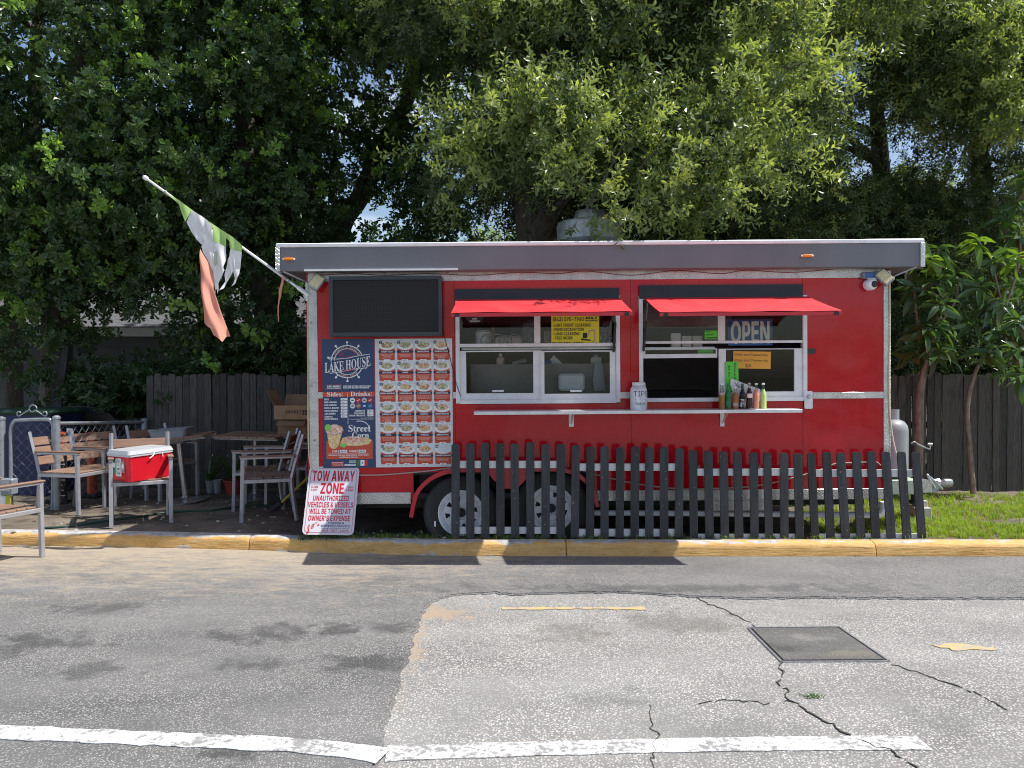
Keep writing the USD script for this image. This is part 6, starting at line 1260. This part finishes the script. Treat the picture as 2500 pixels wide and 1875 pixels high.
# ================================================================== TREES
def blade(L, w, fold=.25, tip=.72, curl=.0, at0=(0, 0, 0), R=np.eye(3)):
    """one leaf along +y from the origin, 4 triangles, folded along the midrib"""
    V = np.array([(0, 0, 0), (-w / 2, L * tip, w * fold), (0, L * .6, -curl * L), (w / 2, L * tip, w * fold), (0, L, -curl * L * 2.2)]) @ R.T + at0
    return V, np.array([(0, 2, 1), (1, 2, 4), (4, 2, 3), (3, 2, 0)])
def rot_to(d, spin=0.0):
    """rotation whose columns are side, leaf axis (y), leaf normal"""
    d = np.asarray(d, float); d = d / np.linalg.norm(d); _, a, b = frame_of(d)
    s = math.cos(spin) * a + math.sin(spin) * b; n = np.cross(s, d); return np.stack([s, d, n], 1)
def sprig_broad(seed):
    r = np.random.default_rng(seed); Vs, Fs, n = [], [], 0
    axis = np.array([0, 0, 1.0]); stem = [np.zeros(3)]
    tips = [(np.array([0, 0, .22]), axis)] + [(np.array([.05 * math.cos(a), .05 * math.sin(a), .05 + .05 * k]) * 1.6, np.array([math.cos(a), math.sin(a), .8])) for k, a in enumerate(r.uniform(0, 6.28, 4))]
    for p, d in tips:
        d = d / np.linalg.norm(d); _, a, b = frame_of(d); m = 8
        for k in range(m):
            ph = k * 2.4 + r.uniform(-.3, .3); e = r.uniform(.15, .75); dr = d * e + (a * math.cos(ph) + b * math.sin(ph)) * math.sqrt(1 - min(.9, e * e))
            R = rot_to(dr, 0); 
            # turn the leaf so that its face looks along the shoot
            s = np.cross(dr, d); s /= np.linalg.norm(s) + 1e-9; dn = dr / np.linalg.norm(dr); R = np.stack([s, dn, np.cross(s, dn)], 1)
            L = r.uniform(.055, .10); v, f = blade(L, L * r.uniform(.42, .56), .18, .74, r.uniform(0, .12), p - d * r.uniform(0, .05), R); Vs.append(v); Fs.append(f + n); n += len(v)
    return np.vstack(Vs), np.vstack(Fs)
def sprig_oak(seed, L0=.34, nl=20):
    r = np.random.default_rng(seed); Vs, Fs, n = [], [], 0
    def shoot(p, d, L, m):
        nonlocal n
        d = d / np.linalg.norm(d); _, a, b = frame_of(d); bend = r.normal(0, .12, 3)
        for k in range(m):
            t = (k + .5) / m; q = p + d * L * t + bend * L * t * t; ph = k * 2.4 + r.uniform(-.4, .4); e = r.uniform(.35, .85); dr = d * e + (a * math.cos(ph) + b * math.sin(ph)) * .8
            dn = dr / np.linalg.norm(dr); s = np.cross(dn, d); s /= np.linalg.norm(s) + 1e-9; R = np.stack([s, dn, np.cross(s, dn)], 1)
            l = r.uniform(.042, .072); v, f = blade(l, l * r.uniform(.34, .46), .22, .66, r.uniform(-.05, .1), q, R); Vs.append(v); Fs.append(f + n); n += len(v)
        w = .0022; v = np.array([p - a * w, p + a * w, p + d * L + bend * L]); Vs.append(v); Fs.append(np.array([[0, 1, 2]]) + n); n += 3
    shoot(np.zeros(3), np.array([0, 0, 1.0]), L0, nl)
    for k in range(3):
        a = r.uniform(0, 6.28); shoot(np.array([0, 0, L0 * (.15 + .25 * k)]), np.array([math.cos(a), math.sin(a), .9]), L0 * .55, 10)
    return np.vstack(Vs), np.vstack(Fs)
BROAD = [sprig_broad(i) for i in range(3)]; OAK = [sprig_oak(i + 10) for i in range(3)]
def quat_from(R):
    q = trimesh.transformations.quaternion_from_matrix(np.vstack([np.hstack([R, [[0], [0], [0]]]), [0, 0, 0, 1]])); return q
def quats(D, spin):
    """quaternions (w, x, y, z) that turn +z to the directions D after a spin about z"""
    D = D / np.linalg.norm(D, axis=1, keepdims=True); w = 1 + D[:, 2]; q = np.stack([w, -D[:, 1], D[:, 0], 0 * w], 1); bad = w < 1e-4; q[bad] = [0, 1, 0, 0]; q /= np.linalg.norm(q, axis=1, keepdims=True)
    c, s = np.cos(spin / 2), np.sin(spin / 2)
    return np.stack([q[:, 0] * c - q[:, 3] * s, q[:, 1] * c + q[:, 2] * s, q[:, 2] * c - q[:, 1] * s, q[:, 0] * s + q[:, 3] * c], 1)
def instancer(path, protos, mats, pos, dirs, scale, pick):
    pi = UsdGeom.PointInstancer.Define(stage, path); targets = []
    names = ['leaf_sprig' if 'crown' in path else 'tuft'] * 99
    for (v, f), m in zip(protos, mats):
        g = usdkit.mesh(stage, _num(path, names[0]), (v, f), M[m]); targets.append(g.GetPath())
    pi.CreatePrototypesRel().SetTargets(targets)
    n = len(pos); q = quats(dirs, rng.uniform(0, 6.28, n)).astype(np.float16)
    pi.CreatePositionsAttr(Vt.Vec3fArray.FromNumpy(pos.astype(np.float32)))
    pi.CreateOrientationsAttr(Vt.QuathArray([Gf.Quath(float(a), float(b), float(c), float(d)) for a, b, c, d in q]))
    s = np.broadcast_to(np.asarray(scale)[:, None], (n, 3)) if np.ndim(scale) == 1 else scale
    pi.CreateScalesAttr(Vt.Vec3fArray.FromNumpy(np.ascontiguousarray(s, dtype=np.float32)))
    pi.CreateProtoIndicesAttr(Vt.IntArray.FromNumpy(pick.astype(np.int32)))
    return pi
GAPS = [(65, 110, 42), (100, 170, 26), (840, 400, 52), (860, 560, 50), (1050, 400, 36), (1045, 320, 24), (870, 210, 32), (930, 500, 22), (1250, 130, 22), (1340, 250, 18), (2010, 165, 38), (1930, 75, 22), (2160, 90, 26), (2420, 345, 22), (2290, 430, 10), (2130, 440, 22), (600, 330, 14), (700, 490, 20), (20, 760, 40), (1180, 540, 24), (330, 220, 16), (360, 60, 18), (480, 300, 12), (760, 100, 14)]
GP = [ray(x, y) / np.linalg.norm(ray(x, y)) for x, y, _ in GAPS]
def airy(p, r):
    """whether a clump at p stays out of the places where the sky shows between the trees"""
    d = p - [0, 0, CAM_H]; L = np.linalg.norm(d)
    for g, (_, _, rp) in zip(GP, GAPS):
        if np.linalg.norm(np.cross(g, d)) < rp / FPX * L + r * .6: return False
    return True
def tree(name, lab, trunk, radii, blobs, kind, mats, dens=1.0, seed=0, limbs=14, cr=(.35, .65), bark='bark', group=None, per=26, droop=.25, size=1.0, gaps=True, into=None):
    """trunk: points; blobs: (cx, cy, cz, rx, ry, rz, clumps) ellipsoids that the crown fills"""
    g = np.random.default_rng(seed); t = into or thing(name, lab, 'tree', group=group)
    tp = spline(np.array(trunk, float), 6); tr_ = np.interp(np.linspace(0, 1, len(tp)), np.linspace(0, 1, len(radii)), radii); tr_ = tr_ * (1 + g.normal(0, .05, len(tp)))
    m = tube(tp, tr_, 12); m.vertices += (meshkit.fbm(m.vertices * [5, 5, 2.5], 3, seed)[:, None] - .5) * .06 * np.minimum(1, np.repeat(tr_, 12).tolist() + [0, 0])[:, None] * 2 if False else 0
    obj('branch' if into else 'trunk', m, M[bark], t, smooth=True)
    C, RR = [], []
    for (cx, cy, cz, rx, ry, rz, n) in blobs:
        k, tries = 0, 0
        while k < n and tries < n * 30:
            tries += 1; u = g.normal(0, 1, 3); u = u / np.linalg.norm(u) * g.uniform(.15, 1) ** (1 / 2.2); p = np.array([cx, cy, cz]) + u * [rx, ry, rz]; r = g.uniform(*cr)
            if meshkit.noise(p * .9, seed) < .36: continue
            if gaps and not airy(p, r): continue
            C.append(p); RR.append(r); k += 1
    C, RR = np.array(C), np.array(RR)
    # limbs to some of the clumps
    order = g.permutation(len(C))[:limbs]
    for i in order:
        c = C[i]; d = np.linalg.norm((tp - c) * [1, 1, 1.3], axis=1) + np.where(tp[:, 2] > c[2] - .1, 2.0, 0); j = int(np.argmin(d[2:])) + 2 if len(tp) > 3 else 0
        a = tp[min(j, len(tp) - 1)]; mid = (a + c) / 2 + g.normal(0, .12, 3) + [0, 0, .12 * np.linalg.norm(c - a)]
        q = spline([a, mid, c], 5); r0 = min(tr_[min(j, len(tp) - 1)] * .6, .025 + .022 * np.linalg.norm(c - a)); obj('branch', tube(q, np.linspace(r0, .008, len(q)), 6), M[bark], t, smooth=True)
    P, Dr = [], []
    for c, r in zip(C, RR):
        n = max(4, int(per * dens * (r / .5) ** 2)); u = g.normal(0, 1, (n, 3)); u /= np.linalg.norm(u, axis=1, keepdims=True); rad = r * g.uniform(.25, 1, n) ** .6
        p = c + u * rad[:, None] * [1.15, 1.15, .75]; P.append(p); Dr.append(u * .9 + g.normal(0, .45, (n, 3)) + [0, 0, .35 - droop])
    P, Dr = np.vstack(P), np.vstack(Dr)
    pr = BROAD if kind == 'broad' else OAK; protos, ms = [], []
    for m_, w in mats:
        for v in pr: protos.append(v); ms.append(m_)
    wts = np.repeat([w for _, w in mats], 3); pick = g.choice(len(protos), len(P), p=wts / wts.sum())
    pi = instancer(_num(path_of(t), 'crown'), protos, ms, P, Dr, g.uniform(.8, 1.25, len(P)) * size, pick); tag(pi.GetPrim(), label=lab if into else None, kind='stuff')
    return t, len(P)
def W3(px, py, y): return at(px, py, y)
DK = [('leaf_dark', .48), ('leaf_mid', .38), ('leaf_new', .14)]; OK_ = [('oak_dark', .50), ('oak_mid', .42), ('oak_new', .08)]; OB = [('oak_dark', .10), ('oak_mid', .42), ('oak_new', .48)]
tot = 0
G = 'tall trees behind the fence'
def gz(p): p = np.array(p, float); return p
jobs = [
 ('broadleaf_tree', 'broadleaf tree with slim upright trunk at the far left edge', [(-8.2, 12.6, 0), (-8.05, 12.5, 3), (-7.7, 12.5, 6), (-7.6, 12.5, 9.5)], [.17, .14, .11, .06], [(-8.8, 12.2, 6.8, 2.6, 1.8, 3.6, 90), (-9.2, 12, 3.4, 2.0, 1.2, 1.4, 30)], 'broad', DK, .66, 1),
 ('broadleaf_tree', 'big dark trunked broadleaf tree behind the blue bin and leaning poles', [(-6.55, 11.0, 0), (-6.5, 11, 1.6), (-6.45, 10.95, 3.4), (-6.1, 10.9, 6), (-5.9, 10.9, 9)], [.26, .20, .18, .14, .06], [(-6.5, 10.75, 2.9, .45, .3, 1.5, 16), (-6.2, 10.6, 5.9, 2.3, 1.6, 3.2, 130), (-5.3, 10.7, 3.5, 1.7, .9, .7, 22), (-7.4, 10.4, 3.4, 1.2, .9, .8, 20)], 'broad', DK, .66, 2),
 ('broadleaf_tree', 'broadleaf tree whose two pale trunks rise left of the trailer', [W3(668, 1000, 11.4) * [1, 1, 0], W3(655, 850, 11.4), W3(625, 640, 11.4), W3(600, 400, 11.4), W3(602, 200, 11.4), W3(590, 20, 11.4), (-4.2, 11.4, 9.0)], [.20, .16, .15, .15, .13, .12, .05], [(-4.1, 11.0, 6.2, 2.1, 1.5, 3.2, 120), (-4.6, 10.6, 3.8, 1.5, .9, .7, 24), (-4.2, 10.6, 2.5, .8, .5, .4, 7), (-2.9, 11.4, 3.9, .8, .8, .9, 14)], 'broad', DK, .66, 3),
 ('broadleaf_tree', 'broadleaf tree with thick trunk close to the trailer corner', [W3(705, 1000, 12.0) * [1, 1, 0], W3(695, 800, 12.0), W3(665, 600, 12.0), W3(640, 380, 12.0), (-3.9, 12.2, 8.5)], [.26, .21, .19, .13, .05], [(-3.6, 12.3, 7.2, 1.8, 1.3, 2.4, 60)], 'broad', DK, .55, 4),
 ('broadleaf_tree', 'dark leaning broadleaf tree with sky around its bare trunk', [W3(800, 800, 13) * [1, 1, 0], W3(825, 600, 13), W3(880, 480, 13), W3(945, 340, 13), W3(1010, 200, 13), (-1.2, 13, 8.5)], [.24, .19, .17, .15, .11, .05], [(-1.8, 12.8, 7.4, 1.9, 1.4, 2.3, 84), (-3.4, 12.9, 5.3, .9, .7, 1.3, 18), (-1.4, 12.7, 4.6, .8, .6, 1.0, 14), (-2.6, 12.6, 4.6, 1.0, .8, .9, 16), (-2.3, 12.9, 3.3, 1.4, .7, .5, 16)], 'broad', DK, .55, 5),
 ('small_leaved_tree', 'large small leaved tree whose sunlit limbs hang over the trailer roof', [(0.25, 10.7, 0), (.22, 10.7, 2.0), (.35, 10.6, 3.4), (.1, 10.4, 5.0), (.4, 10.2, 7.2), (.7, 10, 9.6)], [.36, .30, .28, .22, .15, .06], [(1.1, 10.4, 6.9, 3.0, 1.8, 2.9, 190), (.2, 10.6, 3.9, 1.6, 1.0, .9, 34), (3.2, 10.6, 4.6, 1.6, 1.2, 1.4, 44)], 'oak', OK_, .92, 6),
 ('small_leaved_tree', 'small leaved tree with twin trunks at the upper right behind the long leaved trees', [W3(2420, 1000, 12.5) * [1, 1, 0], W3(2415, 700, 12.5), W3(2400, 500, 12.5), W3(2390, 300, 12.5), (7.3, 12.3, 9)], [.22, .18, .15, .13, .05], [(7.3, 11.6, 7.2, 2.4, 1.7, 2.7, 120), (7.8, 12, 3.9, 1.6, 1, 1.0, 26)], 'oak', OK_, .92, 7),
 ('small_leaved_tree', 'shaded small leaved tree right of the trailer roof, dark trunk in the gap', [W3(2170, 1000, 13.4) * [1, 1, 0], W3(2168, 600, 13.4), W3(2150, 400, 13.4), (6.0, 13.2, 9)], [.22, .17, .14, .05], [(5.0, 12.9, 6.6, 2.2, 1.5, 3.2, 130), (4.8, 12.4, 3.7, 2.3, .9, 1.0, 50), (6.3, 12.6, 4.4, 1.3, .8, .9, 26), (6.0, 12.6, 3.0, 1.6, .8, .6, 22)], 'oak', OK_, .92, 8),
 ('small_leaved_tree', 'shaded small leaved tree behind the middle of the trailer roof', [(2.9, 13.6, 0), (2.9, 13.5, 3), (3.1, 13.4, 6), (3.1, 13.3, 9)], [.24, .19, .14, .05], [(2.7, 13.2, 6.5, 2.2, 1.5, 3.0, 120), (2.6, 12.6, 3.6, 2.0, .9, .9, 36)], 'oak', OK_, .92, 9),
]
trees = {}
for j in jobs:
    trees[j[8]], n = tree(j[0], j[1], j[2], j[3], j[4], j[5], j[6], dens=j[7], seed=j[8], group=G); tot += n
# limbs of the oak that reach forward over the roof
t, n = tree('small_leaved_tree', 'sunlit boughs drooping over the roof and the exhaust fan', [(.25, 10.6, 3.3), (.8, 9.6, 4.2), (1.3, 8.6, 4.4), (2.0, 7.9, 4.3)], [.16, .10, .07, .02],
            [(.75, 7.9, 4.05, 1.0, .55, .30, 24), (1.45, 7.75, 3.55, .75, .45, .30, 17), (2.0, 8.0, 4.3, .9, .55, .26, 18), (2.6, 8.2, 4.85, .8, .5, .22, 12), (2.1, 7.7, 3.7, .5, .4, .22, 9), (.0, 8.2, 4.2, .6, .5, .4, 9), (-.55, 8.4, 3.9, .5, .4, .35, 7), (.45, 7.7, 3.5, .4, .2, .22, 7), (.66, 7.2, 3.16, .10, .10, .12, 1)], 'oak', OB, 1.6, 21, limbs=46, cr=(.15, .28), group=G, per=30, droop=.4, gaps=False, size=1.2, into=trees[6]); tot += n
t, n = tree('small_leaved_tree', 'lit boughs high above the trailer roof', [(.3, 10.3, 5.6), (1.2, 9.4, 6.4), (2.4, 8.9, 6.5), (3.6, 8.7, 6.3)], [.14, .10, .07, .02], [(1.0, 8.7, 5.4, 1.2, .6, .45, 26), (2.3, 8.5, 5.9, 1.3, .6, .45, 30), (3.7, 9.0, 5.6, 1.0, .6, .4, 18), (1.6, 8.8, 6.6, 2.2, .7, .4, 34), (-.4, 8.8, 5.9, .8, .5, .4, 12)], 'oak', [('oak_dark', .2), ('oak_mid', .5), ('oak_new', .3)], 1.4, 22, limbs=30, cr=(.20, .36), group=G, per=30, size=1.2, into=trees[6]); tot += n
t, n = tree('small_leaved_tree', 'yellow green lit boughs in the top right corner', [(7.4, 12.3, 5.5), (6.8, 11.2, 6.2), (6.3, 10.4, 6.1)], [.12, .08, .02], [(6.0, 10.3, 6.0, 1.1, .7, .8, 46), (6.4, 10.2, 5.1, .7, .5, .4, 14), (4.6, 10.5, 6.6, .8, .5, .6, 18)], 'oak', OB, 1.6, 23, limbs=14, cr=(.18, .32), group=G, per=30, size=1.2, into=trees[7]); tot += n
# farther back
for i, (x, y, h, w_, k_, l_) in enumerate(((-12.5, 19, 6, 3.0, 'broad', 'distant tree at the far left behind the house'), (-8.0, 25, 6.5, 3.6, 'broad', 'distant tree behind the house roof, second from the left'), (-2.6, 20, 4.6, 2.8, 'broad', 'distant pale tree seen under the leaning trunk'), (2.0, 18.5, 5.5, 3.2, 'oak', 'distant shrubby tree behind the middle of the roof'), (7.0, 18, 7.5, 3.2, 'oak', 'distant shrubby tree behind the right end of the roof'), (12.0, 17, 6, 3.4, 'oak', 'distant tree beyond the right picture edge'))):
    t, n = tree('background_tree', l_, [(x, y, 0), (x + .1, y, h * .5), (x, y, h)], [.25, .18, .05], [(x, y, h * .52, w_, 1.6, h * .42, 50)], k_, [(('leaf' if k_ == 'broad' else 'oak') + '_mid', .7), (('leaf' if k_ == 'broad' else 'oak') + '_new', .3)], 1.0 if k_ == 'broad' else 1.3, 40 + i, limbs=6, cr=(.5, .9), group='trees farther behind', size=1.35); tot += n
# bushes low behind the fence
for i, (x0, x1, z, l_) in enumerate(((-4.7, -3.0, 2.0, 'low bushy shoots over the board fence, left of the trailer'), (-6.3, -5.0, 1.5, 'dark shrub behind the grill'), (5.2, 8.6, 2.2, 'shaded hedge over the board fence at right'))):
    y = 10.9 if i != 2 else 11.4; xm = (x0 + x1) / 2
    g = np.random.default_rng(60 + i); sh = thing('shrub', l_, 'shrub'); obj('stem', cat([tube([(xm, y, 0), (xm + a, y, z)], [.03, .01], 5) for a in (-.4, 0, .45)]), M['bark'], sh)
    n = int(150 * (x1 - x0) * (1.6 if i == 2 else .8)); P = np.stack([g.uniform(x0, x1, n), y + g.normal(0, .3, n), g.uniform(.5 if i != 1 else .7, 1, n) ** .6 * z * g.uniform(.75, 1.15, n)], 1)
    kd = BROAD if i != 2 else OAK; pi = instancer(_num(path_of(sh), 'crown'), kd, ['leaf_dark' if i != 2 else 'oak_dark'] * 3, P, g.normal(0, 1, (n, 3)) + [0, -.3, .5], g.uniform(.9, 1.4, n), g.integers(0, 3, n)); tag(pi.GetPrim(), kind='stuff')

# ---- long leaved (mango-like) trees at the right
def long_leaf(L, w, curve, fold=.22):
    V, F = [], []; prof_ = [(0, .10), (.18, .75), (.45, 1.0), (.75, .72), (1, .03)]
    for t_, ww in prof_:
        a = curve * t_; y = L * t_ * math.cos(a * .6); z = -L * t_ * math.sin(a * .6)
        V += [(-w / 2 * ww, y, z + w * fold * ww), (0, y, z), (w / 2 * ww, y, z + w * fold * ww)]
    for i in range(4):
        for j in range(2): a = 3 * i + j; F += [[a, a + 1, a + 4], [a, a + 4, a + 3]]
    return np.array(V), np.array(F)
def mango(lab, stems, ros, y0, seed):
    g = np.random.default_rng(seed); t = thing('long_leaved_tree', lab, 'tree', group=None)
    for s_, r_ in stems: q = spline([W3(px, py, y0) for px, py in s_], 5); obj('trunk' if r_[0] > .025 else 'branch', tube(q, np.interp(np.linspace(0, 1, len(q)), [0, 1], r_), 9), M['mango_bark'], t, smooth=True)
    for (px, py, n, dy, kind) in ros:
        c = W3(px, py, y0 + dy); ax = np.array([g.normal(0, .25), -.25 + g.normal(0, .2), 1.0]); ax /= np.linalg.norm(ax); _, a, b = frame_of(ax)
        for k in range(n):
            ph = k * 2.4 + g.uniform(-.3, .3); lvl = k / n; e = .65 - 1.35 * lvl + g.normal(0, .15)
            d = ax * e + (a * math.cos(ph) + b * math.sin(ph)); d /= np.linalg.norm(d); s = np.cross(d, [0, 0, 1.0]); s /= np.linalg.norm(s) + 1e-9
            L = g.uniform(.22, .31) * (.75 + .4 * lvl); v, f = long_leaf(L, L * g.uniform(.25, .31), g.uniform(.4, 1.2))
            nrm = np.cross(s, d); nrm = nrm if nrm[2] > 0 else -nrm; ra = g.normal(0, .75); sd = np.cross(d, nrm); sd, nrm = sd * math.cos(ra) + nrm * math.sin(ra), nrm * math.cos(ra) - sd * math.sin(ra); R = np.stack([sd, d, nrm], 1)
            m_ = 'mango_new' if kind == 'n' else ('mango_old' if (lvl > .8 and g.random() < .4) else 'mango')
            obj('leaf', (v @ R.T + c - ax * .10 * lvl, f), M[m_], t, smooth=True)
mango('slim tree with whorls of long drooping leaves, right beside the trailer', [(((2238, 1195), (2243, 1060), (2246, 960), (2262, 880), (2285, 800), (2295, 690), (2291, 610)), (.062, .02)), (((2262, 880), (2240, 790), (2232, 700)), (.02, .01)), (((2285, 800), (2330, 740), (2340, 690)), (.018, .01))],
      [(2290, 604, 14, 0, 'm'), (2296, 677, 16, -.1, 'm'), (2232, 700, 13, .1, 'm'), (2293, 788, 16, -.15, 'm'), (2262, 745, 12, .2, 'm'), (2340, 690, 13, .15, 'm'), (2275, 850, 13, 0, 'm'), (2240, 790, 11, .2, 'm'), (2315, 640, 12, .25, 'n'), (2330, 740, 12, .2, 'm'), (2225, 860, 9, .25, 'm'), (2310, 850, 10, .2, 'm'), (2265, 660, 10, .3, 'm'), (2230, 640, 9, .3, 'm'), (2262, 800, 13, -.2, 'm'), (2300, 735, 13, -.25, 'm'), (2262, 710, 12, -.1, 'm'), (2320, 800, 12, -.05, 'm'), (2275, 625, 12, -.1, 'n'), (2240, 840, 11, -.05, 'm'), (2330, 660, 11, -.05, 'm'), (2300, 840, 11, -.15, 'm')], 9.35, 31)
mango('long leaved tree at the right picture edge with a thin bent trunk', [(((2376, 1205), (2366, 1080), (2362, 990), (2385, 900), (2420, 850)), (.036, .018)), (((2385, 900), (2450, 760), (2488, 640), (2490, 560)), (.02, .012)), (((2450, 760), (2416, 740)), (.014, .01)), (((2450, 760), (2420, 640), (2390, 590)), (.014, .009))],
      [(2388, 580, 12, -.2, 'n'), (2421, 622, 14, -.1, 'm'), (2491, 566, 15, 0, 'm'), (2480, 490, 14, .1, 'm'), (2455, 530, 12, .2, 'm'), (2415, 737, 15, -.1, 'm'), (2488, 775, 15, -.2, 'm'), (2426, 848, 16, -.25, 'm'), (2495, 690, 13, .1, 'm'), (2460, 690, 12, .25, 'm'), (2480, 850, 13, 0, 'm'), (2500, 910, 12, -.1, 'm'), (2370, 690, 11, .3, 'm'), (2450, 610, 11, .3, 'm'), (2380, 780, 11, .3, 'm'), (2455, 780, 11, .3, 'm'), (2510, 430, 12, .1, 'm'), (2460, 900, 10, .25, 'm'), (2400, 690, 12, -.2, 'm'), (2450, 735, 12, -.3, 'm'), (2485, 620, 12, -.2, 'n'), (2440, 800, 11, -.1, 'm')], 9.45, 32)

# ---- lawn
def tuft(seed, n, h, spread):
    r = np.random.default_rng(seed); Vs, Fs, k = [], [], 0
    for i in range(n):
        a = r.uniform(0, 6.28); b = np.array([r.normal(0, spread), r.normal(0, spread), 0]); l = h * r.uniform(.5, 1.2); o = np.array([math.cos(a), math.sin(a), 0]) * l * r.uniform(.15, .8); w = r.uniform(.0022, .004); s = np.array([-math.sin(a), math.cos(a), 0]) * w
        V = [b - s, b + s, b + o * .35 + [0, 0, l * .62] - s * .8, b + o * .35 + [0, 0, l * .62] + s * .8, b + o + [0, 0, l * .92]]
        Vs.append(np.array(V)); Fs.append(np.array([[0, 1, 3], [0, 3, 2], [2, 3, 4]]) + k); k += 5
    return np.vstack(Vs), np.vstack(Fs)
TUFTS = [tuft(i, 16, .075, .022) for i in range(3)] + [tuft(9, 9, .06, .03)]
g = np.random.default_rng(77)
def scatter(n, fx_, keep): 
    out = []
    while len(out) < n:
        x, y = fx_()
        if keep(x, y): out.append((x, y, zat(x, y) - .004))
    return np.array(out)
cover = lambda x, y: meshkit.noise(np.array([x * 1.6, y * 2.2, 4.0])) * .75 + meshkit.noise(np.array([x * 5, y * 6, 1.0])) * .25
P = scatter(6800, lambda: (g.uniform(3.1, 9.5), g.uniform(6.93, 9.75)), lambda x, y: (x > 3.55 or (y > 7.0 and x > 2.6 and g.random() < .4)) and cover(x, y) > g.uniform(.18, .50) and g.random() < 1.25 - .33 * (y - 6.9))
gi = instancer('/World/lawn_grass', TUFTS, ['grass', 'grass', 'grass', 'grass_dry'], P, np.tile([0, 0, 1.0], (len(P), 1)) + g.normal(0, .12, (len(P), 3)), g.uniform(.5, .95, len(P)), g.choice(4, len(P), p=[.27, .27, .24, .22])); tag(gi.GetPrim(), 'bright green grass right of the trailer', 'grass', kind='stuff')
P = scatter(520, lambda: (g.uniform(-1.95, 3.3), abs(g.normal(0, .09)) + 6.93), lambda x, y: y < 7.3 and (x < -.75 or g.random() < .25))
gi = instancer('/World/verge_grass', TUFTS, ['grass', 'leaf_mid', 'leaf_mid', 'grass_dry'], P, np.tile([0, 0, 1.0], (len(P), 1)) + g.normal(0, .2, (len(P), 3)), g.uniform(.4, .85, len(P)), g.choice(4, len(P))); tag(gi.GetPrim(), 'sparse grass and weeds between the kerb and the wheels', 'grass', kind='stuff')
x, y, _ = gnd(1982, 1702); wd = thing('weed_tuft', 'small green weed growing in the cracked pavement', 'weed', (x, y, 0)); 
for i in range(4): obj('leaves', trimesh.Trimesh(TUFTS[i % 3][0] * [.8, .6, .18] + [(i - 1.5) * .018, 0, .001], TUFTS[i % 3][1], process=False), M['leaf_mid'], wd)
lv = []
for i in range(60):
    x = rng.uniform(-1.9, -.7); y = 6.93 + abs(rng.normal(0, .07)); h_ = rng.uniform(.02, .07); s_ = rng.uniform(.014, .028); a = rng.uniform(0, 6.28)
    V, F = blade(s_ * 1.5, s_, .1, .6, .1, (x, y, zat(x, y) + h_), trimesh.transformations.euler_matrix(rng.uniform(-.5, .5), rng.uniform(-.5, .5), a)[:3, :3]); lv.append(trimesh.Trimesh(V, F, process=False))
M['pale_leaf'] = leaf('pale_leaf', (0.10, 0.14, 0.08), (0.34, 0.38, 0.28), .6, .3)
obj('weeds', cat(lv), M['pale_leaf'], kind='stuff', label='pale round weed leaves by the trailer wheel')
